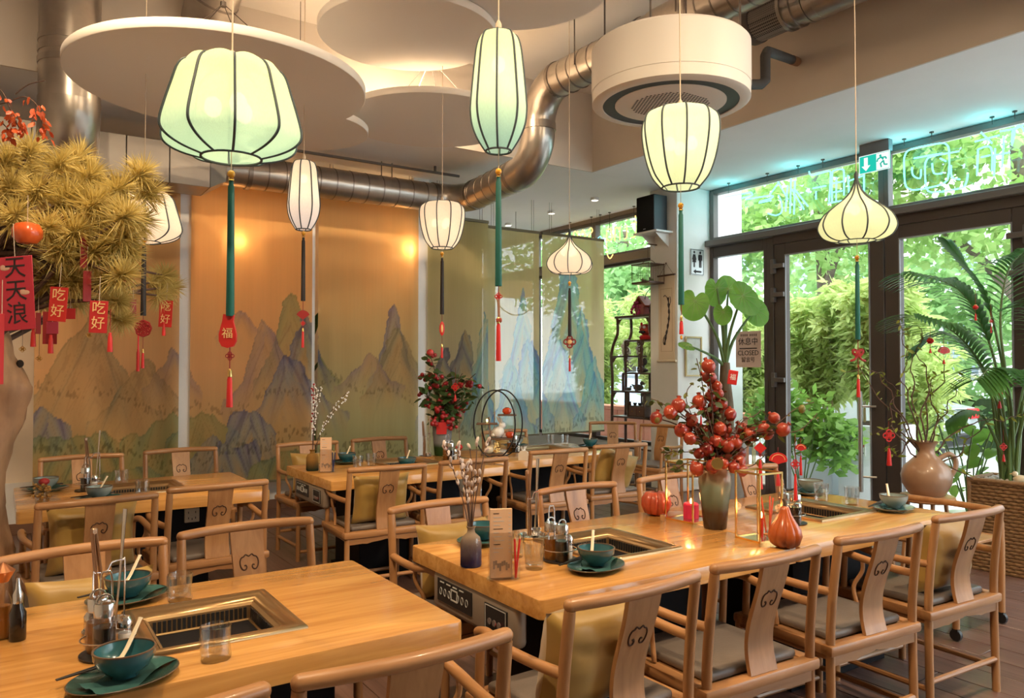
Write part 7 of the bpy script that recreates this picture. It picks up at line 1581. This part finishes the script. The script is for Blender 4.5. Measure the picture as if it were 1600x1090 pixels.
PTH = [[(1441,735),(1420,690),(1395,640),(1375,600),(1345,585),(1310,600)], [(1441,735),(1430,680),(1425,620),(1430,570),(1415,530),(1420,500)], [(1441,735),(1405,700),(1385,660),(1390,620),(1370,590)], [(1441,735),(1450,690),(1470,650),(1490,620),(1500,600)], [(1441,735),(1470,700),(1510,670),(1560,665),(1590,650)],
       [(1441,735),(1435,660),(1445,600),(1430,560),(1440,520)], [(1441,735),(1415,690),(1390,680),(1370,690)], [(1441,735),(1480,725),(1510,690),(1530,660)], [(1441,735),(1400,660),(1360,620),(1340,560)], [(1441,735),(1460,660),(1450,620),(1475,590)], [(1441,735),(1425,700),(1400,720),(1385,700)], [(1441,735),(1450,640),(1480,600),(1470,560)], [(1441,735),(1412,640),(1400,600),(1405,560)], [(1441,735),(1470,740),(1500,752)]]
for i, P in enumerate(PTH):
    d = rr.uniform(-0.15, 0.15); pts = [wpp(a, b, d*k/len(P)) + Vector((rr.uniform(-.012, .012), rr.uniform(-.012, .012), rr.uniform(-.012, .012)))*(k > 0) for k, (a, b) in enumerate(P)]
    pth = smooth_path(pts, 5); pth = [p+Vector((0.014*sin(k*1.3+i), 0.014*cos(k*1.3+i), 0.008*sin(k*1.7))) if 1 < k else p for k, p in enumerate(pth)]
    n = len(pth); b = MB().tube(pth, [0.0065*(1-0.75*k/n) for k in range(n)], 6).build('branch', BARK, t)
    for k in range(13):
        p = pth[rr.randint(n//4, n-1)]; inst('leaf', wl, b, p, (rr.uniform(-1.2, 1.2), rr.uniform(-1.2, 1.2), rr.uniform(0, 6.3)), rr.uniform(0.6, 1.1))
for (px, py, kd, lab, tl) in ((1381, 690, 'knot', 'round red lattice charm with a long tassel on the curly willow', 0.12), (1447, 543, 'lantern', 'small red charm high on the curly willow', 0.03), (1468, 560, 'fan', 'small gold red fan charm on the curly willow', 0.03)):
    charm(WP+wpp(px, py, -0.02), kd, lab, 0.10, tl, 'red charms on the curly willow', 1.6 if kd == 'knot' else 1.0)
# palm in a wicker planter
PP = Vector((6.22, 2.70, 0))
t = thing('wicker_planter', 'square brown wicker planter filled with white pebbles', 'planter', PP, radians(2))
WK = M('wicker_dark', (0.16, 0.09, 0.045), 0.7); WK2 = M('wicker', (0.30, 0.18, 0.09), 0.65, var=0.25, vscale=30)
MB().box((0, 0, 0.32), (0.37, 0.37, 0.63)).build('liner', WK, t, smooth=False)
for k in range(26):
    z = 0.015+k*0.0252
    for s, ax in ((-1, 'x'), (1, 'x'), (-1, 'y'), (1, 'y')):
        pts = [((-0.195+0.0325*j), s*(0.188+0.007*(1 if (j+k) % 2 else -1)), z) for j in range(13)]
        if ax == 'x': pts = [(b_, a, c_) for a, b_, c_ in pts]
        MB().tube(pts, 0.011, 5).build('wicker_strand', WK2, t)
for s in (-1, 1):
    for q in (-1, 1): MB().tube([(s*0.192, q*0.192, 0), (s*0.196, q*0.196, 0.66)], 0.014, 8).build('corner_post', WK2, t)
    MB().tube([(s*0.195, -0.2, 0.665), (s*0.195, 0.2, 0.665)], 0.017, 8).build('rim', WK2, t); MB().tube([(-0.2, s*0.195, 0.665), (0.2, s*0.195, 0.665)], 0.017, 8).build('rim', WK2, t)
pb = MB()
for k in range(160): pb.ell((rr.uniform(-.17, .17), rr.uniform(-.17, .17), 0.645+rr.uniform(0, .02)), (0.018, 0.015, 0.011), 6, 4)
pb.build('pebbles', M('white_pebble', (0.62, 0.58, 0.54), 0.7, var=0.2, vscale=30), t, kind='stuff')
u = thing('bird_figurine', 'cream bird figurine on the pebbles of the wicker planter', 'figurine', PP+Vector((-0.10, -0.12, 0.66)), 2.0); MB().ell((0, 0, 0.03), (0.05, 0.032, 0.03), 12, 8).ell((0.035, 0, 0.065), 0.02, 10, 8).build('body', IVORY, u); MB().tube([(0.05, 0, 0.066), (0.068, 0, 0.062)], [0.006, 0.002], 6).build('beak', GOLDP, u)
t = thing('palm', 'kentia palm with long arching green fronds in the wicker planter', 'palm', PP+Vector((0, 0, 0.62)))
PB = PP+Vector((0, 0, 0.62)); S4 = 5.7/1200
def ppp(px, py, d): return AX*((px-1567)*S4)+DP*d+Vector((0, 0, (758-py)*S4))
PALM = leaf_mat('palm_leaf', (0.035, 0.13, 0.025), (0.11, 0.28, 0.06), 0.35, 0.4); PSTEM = M('palm_stem', (0.10, 0.17, 0.05), 0.5)
def frond(P, dv, nl=22, ll=0.37, up=0.0):
    pts = [ppp(a, b, dv*k/(len(P)-1)) for k, (a, b) in enumerate(P)]; pts[0] = Vector((rr.uniform(-.05, .05), rr.uniform(-.05, .05), 0))
    pth = smooth_path(pts, 7); n = len(pth); fr = thing_part = MB().tube(pth, [0.012*(1-0.85*k/n)+0.0015 for k in range(n)], 6).build('frond_stem', PSTEM, t)
    mb = MB(); k0 = int(n*0.48)
    for i in range(nl):
        f = k0+(n-1-k0)*i/(nl-1); k = min(int(f), n-2); p = pth[k].lerp(pth[k+1], f-k); tg = (pth[k+1]-pth[k]).normalized()
        side = tg.cross(Vector((0, 0, 1)));  side = side.normalized() if side.length > 0.1 else AX.copy()
        L = ll*(0.45+0.75*sin(pi*(0.12+0.80*i/nl)))
        for s in (-1, 1):
            dr = (side*s*0.85+tg*0.75+Vector((0, 0, 0.10+up))).normalized(); nrm = dr.cross(Vector((0, 0, 1))).normalized()
            w_ = 0.019; v = []
            for j in range(6):
                q = j/5; c_ = p+dr*L*q+Vector((0, 0, -0.42*L*q*q)); ww = w_*sin(pi*(0.12+0.86*q))+0.0006
                v += [c_-nrm*ww, c_+Vector((0, 0, -0.003)), c_+nrm*ww]
            mb.add(v, [(j*3+k_, j*3+k_+1, j*3+k_+4, j*3+k_+3) for j in range(5) for k_ in range(2)])
    mb.build('frond_blade', PALM, fr, ang=80)
frond([(1560,755),(1545,640),(1510,570),(1460,520),(1398,497)], -0.25)
frond([(1565,755),(1560,620),(1540,520),(1500,450),(1430,425)], 0.1)
frond([(1570,755),(1572,600),(1570,500),(1590,420),(1625,385)], 0.2)
frond([(1563,755),(1552,620),(1535,560),(1500,520),(1465,535)], 0.3, 18, 0.24)
frond([(1572,755),(1580,640),(1600,560),(1640,520),(1690,510)], -0.2)
frond([(1566,755),(1558,660),(1535,600),(1500,575),(1462,592)], -0.45, 20, 0.26)
frond([(1570,755),(1575,600),(1560,470),(1535,410),(1520,370)], 0.35, 20, 0.26, 0.2)
frond([(1560,755),(1545,690),(1520,650),(1490,640),(1460,655)], -0.1, 14, 0.2)
frond([(1572,755),(1590,660),(1615,600),(1650,580),(1700,600)], 0.3)
frond([(1568,755),(1575,650),(1590,560),(1580,500),(1555,480)], -0.45, 22, 0.30)
for k in range(7): a = k*0.9; MB().tube(smooth_path([(0.05*cos(a), 0.05*sin(a), 0), (0.07*cos(a), 0.07*sin(a), 0.3), (0.10*cos(a+0.2), 0.10*sin(a+0.2), 0.62)], 3), [0.012]*4+[0.009]*3, 6).build('cane', PSTEM, t)
for (px, py, kd, lab, sc_) in ((1524, 610, 'lantern', 'round red lantern charm on the palm with a short tassel', 1.3), (1490, 484, 'lantern', 'tiny red ball charm high on the palm', 0.8), (1513, 505, 'knot', 'slim red tassel charm high on the palm', 0.6), (1529, 693, 'knot', 'double red knot charm low on the palm', 1.0)):
    charm(PB+ppp(px, py, -0.22), kd, lab, 0.12, 0.05, 'red charms on the palm', sc_)
card(PB+ppp(1588, 628, -0.30), 0.115, 0.19, 'red envelope hanging in the palm near the door post', '福', REDPAPER, -33, 3, 0.08)
# leafy pothos behind the planter
t = thing('pothos', 'bright green pothos trailing behind the wicker planter', 'plant', (6.75, 3.25, 0)); PO = leaf_mat('pothos_leaf', (0.14, 0.32, 0.05), (0.30, 0.50, 0.10), 0.5); pl_ = leaf_mesh('leaf', 0.14, 0.055, PO, 0.3, 0.2, 4)
MB().lathe([(0.0001, 0), (0.12, 0), (0.15, 0.28), (0.13, 0.28), (0.0001, 0.25)], 20).build('pot', WHITEC, t)
for k in range(42):
    a = rr.uniform(0, 6.28); q = rr.uniform(0.02, 0.30); z = rr.uniform(0.35, 1.05); inst('leaf', pl_, t, (q*cos(a), q*sin(a), z), (rr.uniform(-0.9, 0.3), rr.uniform(-0.5, 0.5), rr.uniform(0, 6.3)), rr.uniform(0.7, 1.2))
for k in range(9): a = k*0.7; MB().tube(smooth_path([(0, 0, 0.25), (0.1*cos(a), 0.1*sin(a), 0.6), (0.22*cos(a+.3), 0.22*sin(a+.3), 1.0)], 4), 0.006, 5).build('stem', PSTEM, t)
# dark leaf plant between the second and third screen
t = thing('floor_plant', 'tall dark leaved plant peeping between two golden screens', 'plant', (2.79, 8.06, 0)); pk = leaf_mesh('leaf', 0.55, 0.09, leaf_mat('dark_leaf', (0.02, 0.06, 0.015), (0.05, 0.11, 0.03), 0.2), 0.2, 0.2, 5)
MB().lathe([(0.0001, 0), (0.05, 0), (0.06, 0.25), (0.0001, 0.24)], 16).build('pot', WHITEC, t, loc=(0.08, 0, 0)); MB().tube([(0.06, 0, 0.2), (0, 0, 1.7)], 0.012, 6).build('stem', PSTEM, t)
for k in range(5): inst('leaf', pk, t, (0, 0, 1.0+0.2*k), (0.9+0.1*k, 0, k*2.4), 0.55)

# ------------------------------------------------------------------ the street outside
rr = random.Random(44)
struct(MB().box((22, 8, -0.16), (29.0, 60, 0.1)).build('pavement', M('pavement', (0.55, 0.55, 0.55), 0.9, var=0.12, vscale=1.5), smooth=False))
struct(MB().box((2.4, -14, -0.16), (60, 20, 0.1)).build('pavement', M('pavement'), smooth=False))
struct(MB().box((7.80, 6.95, 1.9), (0.78, 0.35, 4.1)).build('wall_outside_pier', M('white_render', (0.78, 0.80, 0.84), 0.9), smooth=False))
def planter(x, y, w, d, h, label, grp='white planters outside'):
    t = thing('street_planter', label, 'planter', (x, y, -0.11), 0, grp)
    MB().box((0, 0, h/2), (w, d, h), bev=0.01).build('box', M('planter_white', (0.72, 0.76, 0.80), 0.6), t); MB().box((0, 0, h+0.004), (w-0.06, d-0.06, 0.02)).build('soil', M('soil', (0.06, 0.04, 0.03), 0.95), t, smooth=False); return t
pA = planter(8.75, 5.25, 0.62, 0.62, 0.92, 'white cube planter outside bearing a no smoking sign')
pB = planter(8.95, 6.15, 0.62, 0.75, 0.85, 'white cube planter outside behind the bouquet, without a sign')
t = thing('no_smoking_sign', 'white no smoking sign with a red ring on the street planter', 'sign', (8.432, 5.27, 0.56))
MB().box((0, 0, 0), (0.006, 0.15, 0.22)).build('plate', WHITEP, t, smooth=False); MB().tube([(-0.005, 0.055*cos(a*pi/16), 0.025+0.062*sin(a*pi/16)) for a in range(32)], 0.006, 6, closed=True).build('red_ring', RED, t); MB().tube([(-0.005, -0.038, -0.018), (-0.005, 0.038, 0.068)], 0.005, 6).build('red_bar', RED, t); MB().box((-0.005, 0, 0.02), (0.003, 0.07, 0.012)).build('cigarette', INK, t, smooth=False)
MB().box((-0.005, 0, -0.075), (0.003, 0.11, 0.012)).build('caption_line', INK, t, smooth=False)
def crown_mesh(name, blobs, n, size, mat, seed, elong=1.0, droop=0.0):
    q = random.Random(seed); mb = MB(); vs = []; fs = []
    for _ in range(n):
        c, r = q.choice(blobs); u = Vector((q.gauss(0, 1), q.gauss(0, 1), q.gauss(0, 1))).normalized()*(q.random()**0.45)
        p = Vector((c[0]+u.x*r[0], c[1]+u.y*r[1], c[2]+u.z*r[2])); a = Vector((q.gauss(0, 1), q.gauss(0, 1), q.gauss(0, 0.6)-droop)).normalized(); b = a.cross(Vector((q.gauss(0, 1), q.gauss(0, 1), q.gauss(0, 1)))).normalized()
        s = size*q.uniform(0.7, 1.3); L = a*s*elong; W = b*s*0.5/elong; k = len(vs)
        vs += [p, p+L*0.5+W, p+L, p+L*0.5-W]; fs.append((k, k+1, k+2, k+3))
    return mb.add(vs, fs)
TL = leaf_mat('tree_leaf', (0.26, 0.46, 0.12), (0.50, 0.66, 0.26), 0.6, 0.6); TL2 = leaf_mat('tree_leaf_dark', (0.16, 0.34, 0.11), (0.36, 0.54, 0.22), 0.55, 0.6); BAM = leaf_mat('bamboo_leaf', (0.40, 0.54, 0.16), (0.64, 0.72, 0.30), 0.6, 0.6); TB = M('tree_bark', (0.13, 0.10, 0.08), 0.9, var=0.3, vscale=8)
def tree(x, y, h, r, blobs, n, size, mat, label, seed, limbs=()):
    t = thing('street_tree', label, 'tree', (x, y, -0.12), 0, 'street trees')
    MB().tube(smooth_path([(0, 0, 0), (0.1, 0, h*0.5), (0.0, 0.1, h)], 5), [r*(1-0.05*k) for k in range(11)], 10).build('trunk', TB, t)
    for L in limbs: 
        P = smooth_path(L, 4); MB().tube(P, [r*0.5*(1-0.8*k/len(P)) for k in range(len(P))], 8).build('limb', TB, t)
    crown_mesh('crown', blobs, n, size, mat, seed).build('crown', mat, t, smooth=False)
tree(13.0, 14.4, 5.0, 0.26, [((0, 0, 4.2), (1.6, 2.2, 1.6)), ((-1, -1.5, 3.4), (1.2, 1.4, 0.9)), ((0.5, -3, 4.6), (1.6, 1.8, 1.2)), ((0, 3, 4.5), (1.6, 2, 1.5))], 6500, 0.17, TL2, 'leafy street tree with a thick dark trunk behind the curio shelf window', 1, ([(0, 0, 2.2), (-0.3, -1.2, 3.4), (-0.3, -2.4, 4.2)],))
tree(13.5, 9.2, 5.5, 0.2, [((-0.5, -1.2, 4.1), (1.3, 1.6, 0.9)), ((-0.8, 0.6, 4.6), (1.2, 1.6, 1.0)), ((0, -0.5, 6.2), (1.8, 2.2, 1.2)), ((-1.2, -1.8, 5.2), (1.0, 1.3, 0.7))], 4200, 0.16, TL, 'light green street tree above the bamboo', 2, ([(0, 0, 2.8), (-0.6, -0.8, 3.8), (-1.0, -2.0, 4.4)],))
tree(14.5, 6.0, 5.5, 0.22, [((-0.6, 0.4, 4.0), (1.3, 1.4, 0.8)), ((0, -1.2, 4.4), (1.4, 1.5, 0.9)), ((0, 0, 6.0), (1.9, 2.3, 1.2)), ((-1.6, 0.6, 5.2), (1.0, 1.3, 0.7)), ((-1.0, -2.2, 5.3), (1.2, 1.2, 0.8))], 4200, 0.16, TL, 'light green street tree with a slanting limb over the parked car', 3, ([(0, 0, 2.6), (-0.5, 0.6, 3.6), (-0.8, 1.4, 4.3)],))
tree(19.0, 12.5, 5.0, 0.2, [((0, 0, 3.6), (2.4, 3.0, 1.8)), ((0, -3.5, 3.0), (2.0, 2.5, 1.5))], 3600, 0.22, TL2, 'darker tree farther down the street', 4)
# bamboo in the planters
def bamboo(x, y, z0, h, sp, n, label, seed, nc=22):
    q = random.Random(seed); t = thing('bamboo_clump', label, 'bamboo', (x, y, z0), 0, 'bamboo clumps'); blobs = []
    for k in range(nc):
        a = q.uniform(0, 6.28); r0 = q.uniform(0, 0.22); r1 = r0+q.uniform(0.1, sp); hh = h*q.uniform(0.65, 1.0)
        P = smooth_path([(r0*cos(a), r0*sin(a), 0), (r0*1.2*cos(a), r0*1.2*sin(a), hh*0.5), (r1*cos(a), r1*sin(a), hh)], 4)
        MB().tube(P, [0.007*(1-0.07*i) for i in range(9)], 5).build('cane', M('bamboo_cane', (0.36, 0.28, 0.12), 0.6), t)
        for i in range(3, 9): blobs.append((tuple(P[i]), (0.17, 0.17, 0.13)))
    crown_mesh('foliage', blobs, n, 0.085, BAM, seed, 2.0, 0.5).build('foliage', BAM, t, smooth=False, kind='stuff')
bamboo(8.75, 5.25, 0.80, 1.75, 0.55, 11000, 'tall yellow green bamboo clump in the planter with the sign', 5)
bamboo(9.05, 6.15, 0.74, 1.6, 0.55, 9000, 'yellow green bamboo clump in the planter behind the bouquet', 6)
t = thing('leafy_shrub', 'broad leaved bright green shrub outside the sidelight', 'shrub', (8.15, 5.85, -0.11)); crown_mesh('foliage', [((0, 0, 0.9), (0.30, 0.5, 0.45)), ((0.1, -0.4, 0.7), (0.25, 0.3, 0.35)), ((0, 0.4, 1.0), (0.3, 0.35, 0.4))], 1500, 0.10, PO, 9, 1.4).build('foliage', PO, t, smooth=False, kind='stuff')
for k in range(7): MB().tube([(0, 0, 0), (0.15*cos(k), 0.35*sin(k), 0.9)], 0.008, 5).build('stem', PSTEM, t)
bamboo(10.2, 5.55, -0.11, 2.1, 0.5, 6000, 'pale bamboo growing beside the parked car', 7)
for k, (y_, n_) in enumerate(((7.9, 11000), (9.6, 11000), (11.4, 9000))): bamboo(9.6, y_, -0.11, 2.9, 0.8, n_, ('bamboo hedge clump outside the curio shelf window', 'bamboo hedge clump outside the sheer screens, before the trunk', 'bamboo hedge clump farthest along the side window')[k], 60+k, 26)
t = thing('dark_hedge', 'dark green clipped hedge behind the parked cars', 'hedge', (15.6, 9, -0.11)); crown_mesh('foliage', [((0, k*1.1-6, 0.9), (0.7, 0.8, 0.9)) for k in range(12)], 5000, 0.17, TL2, 12).build('foliage', TL2, t, smooth=False, kind='stuff')
MB().box((0, 0, 0.5), (0.5, 12, 1.0)).build('hedge_core', M('hedge_core', (0.03, 0.06, 0.02), 0.95), t, smooth=False)
# terracotta parapet
t = thing('terracotta_parapet', 'low terracotta coloured parapet outside the curio shelf window', 'parapet', (8.35, 9.6, -0.11))
for k in range(9): MB().box((0, -2.4+k*0.6, 0.46), (0.25, 0.59, 0.92), bev=0.01).build('block', M('terracotta', (0.52, 0.20, 0.12), 0.85, var=0.15, vscale=4), t)
MB().box((0, 0, 0.95), (0.32, 5.5, 0.06), bev=0.008).build('coping', M('terracotta'), t)
# parked cars
def car(x, y, rz, col, label):
    t = thing('parked_car', label, 'car', (x, y, -0.11), rz, 'parked cars')
    body = M(label[:12]+'_paint', col, 0.25, 0.4, coat=0.6); W = 0.88
    prof = [(-2.15, 0.35), (-2.2, 0.62), (-2.12, 0.95), (-1.75, 1.02), (-1.15, 1.46), (0.25, 1.50), (0.95, 1.05), (1.9, 0.92), (2.15, 0.70), (2.15, 0.35)]
    vs = []; fs = []; n = len(prof)
    for s in (-1, 1):
        for (a, z) in prof: vs.append((s*(W if z < 1.06 else W*0.80), a, z))
    fs = [tuple(range(n)), tuple(range(n, 2*n))]+[(i, (i+1) % n, n+(i+1) % n, n+i) for i in range(n)]
    MB().add(vs, fs).build('body', body, t, ang=25); GL = M('car_glass', (0.05, 0.07, 0.09), 0.08, coat=0.5)
    for s in (-1, 1):
        MB().add([(s*W*0.935, -1.55, 1.07), (s*W*0.935, 0.75, 1.07), (s*W*0.84, 0.22, 1.43), (s*W*0.84, -1.1, 1.41)], [(0, 1, 2, 3)]).build('side_window', GL, t, smooth=False)
        for yy in (-1.35, 1.35):
            o = MB().lathe([(0.0001, -0.1), (0.2, -0.1), (0.32, -0.09), (0.33, 0), (0.32, 0.09), (0.2, 0.1), (0.0001, 0.1)], 24).build('wheel', BLACKP, t, loc=(s*(W-0.06), yy, 0.33)); o.rotation_euler = (0, pi/2, 0); MB().lathe([(0.0001, 0.115), (0.19, 0.115), (0.2, 0.1)], 20).lathe([(0.0001, -0.115), (0.19, -0.115), (0.2, -0.1)], 20).build('hub_cap', STEEL, o)
        MB().box((s*(W-0.14), -2.16, 0.86), (0.26, 0.10, 0.16), bev=0.02).build('tail_light', M('tail_red', (0.6, 0.02, 0.03), 0.2, emit=(0.8, 0.03, 0.04), es=0.3), t); MB().box((s*(W-0.2), 2.1, 0.75), (0.3, 0.08, 0.14), bev=0.02).build('head_light', WHITEP, t)
    MB().add([(-0.68, -1.78, 1.05), (0.68, -1.78, 1.05), (0.62, -1.22, 1.43), (-0.62, -1.22, 1.43)], [(0, 1, 2, 3)]).build('rear_window', GL, t, smooth=False)
    MB().box((0, -2.2, 0.47), (1.6, 0.12, 0.2), bev=0.03).build('rear_bumper', BLACKP, t); MB().box((0, -2.205, 0.74), (0.5, 0.02, 0.11)).build('number_plate', WHITEP, t, smooth=False)
car(12.2, 8.3, 0, (0.62, 0.66, 0.72), 'silver hatchback parked outside the right door'); car(12.3, 13.2, 0, (0.30, 0.38, 0.48), 'blue grey car parked outside the curio window'); car(12.4, 2.6, 0, (0.5, 0.5, 0.52), 'grey car parked farther up the street')
# houses across the street
def house(x, y0, y1, h, col, label, floors, cols):
    t = thing('apartment_house', label, 'building', (x, (y0+y1)/2, -0.11), 0, 'houses across the street'); w = y1-y0
    MB().box((4, 0, h/2), (8, w, h)).build('wall', M(label[:10]+'_wall', col, 0.9, var=0.03), t, smooth=False)
    MB().box((-0.1, 0, h+0.1), (8.6, w+0.3, 0.3)).build('cornice', WHITEP, t, smooth=False)
    for i in range(floors):
        for j in range(cols):
            yy = -w/2+w*(j+0.5)/cols; zz = 1.6+i*(h-1)/floors+0.6
            f = MB().frame('x', -0.02, 0.10, yy-0.6, yy+0.6, zz-0.9, zz+0.9, 0.09).build('window', WHITEP, t, smooth=False); MB().box((0.0, yy, zz), (0.04, 1.05, 1.65)).build('pane', M('house_pane', (0.22, 0.28, 0.34), 0.1), f, smooth=False)
house(24, 2.5, 13, 13, (0.74, 0.77, 0.82), 'pale blue white apartment house behind the bamboo', 4, 4)
house(24.5, 13.3, 30, 13, (0.72, 0.70, 0.66), 'cream apartment house behind the thick trunk tree', 4, 6); house(24.3, -14, 2.2, 12, (0.76, 0.76, 0.78), 'white apartment house behind the palm', 4, 5)
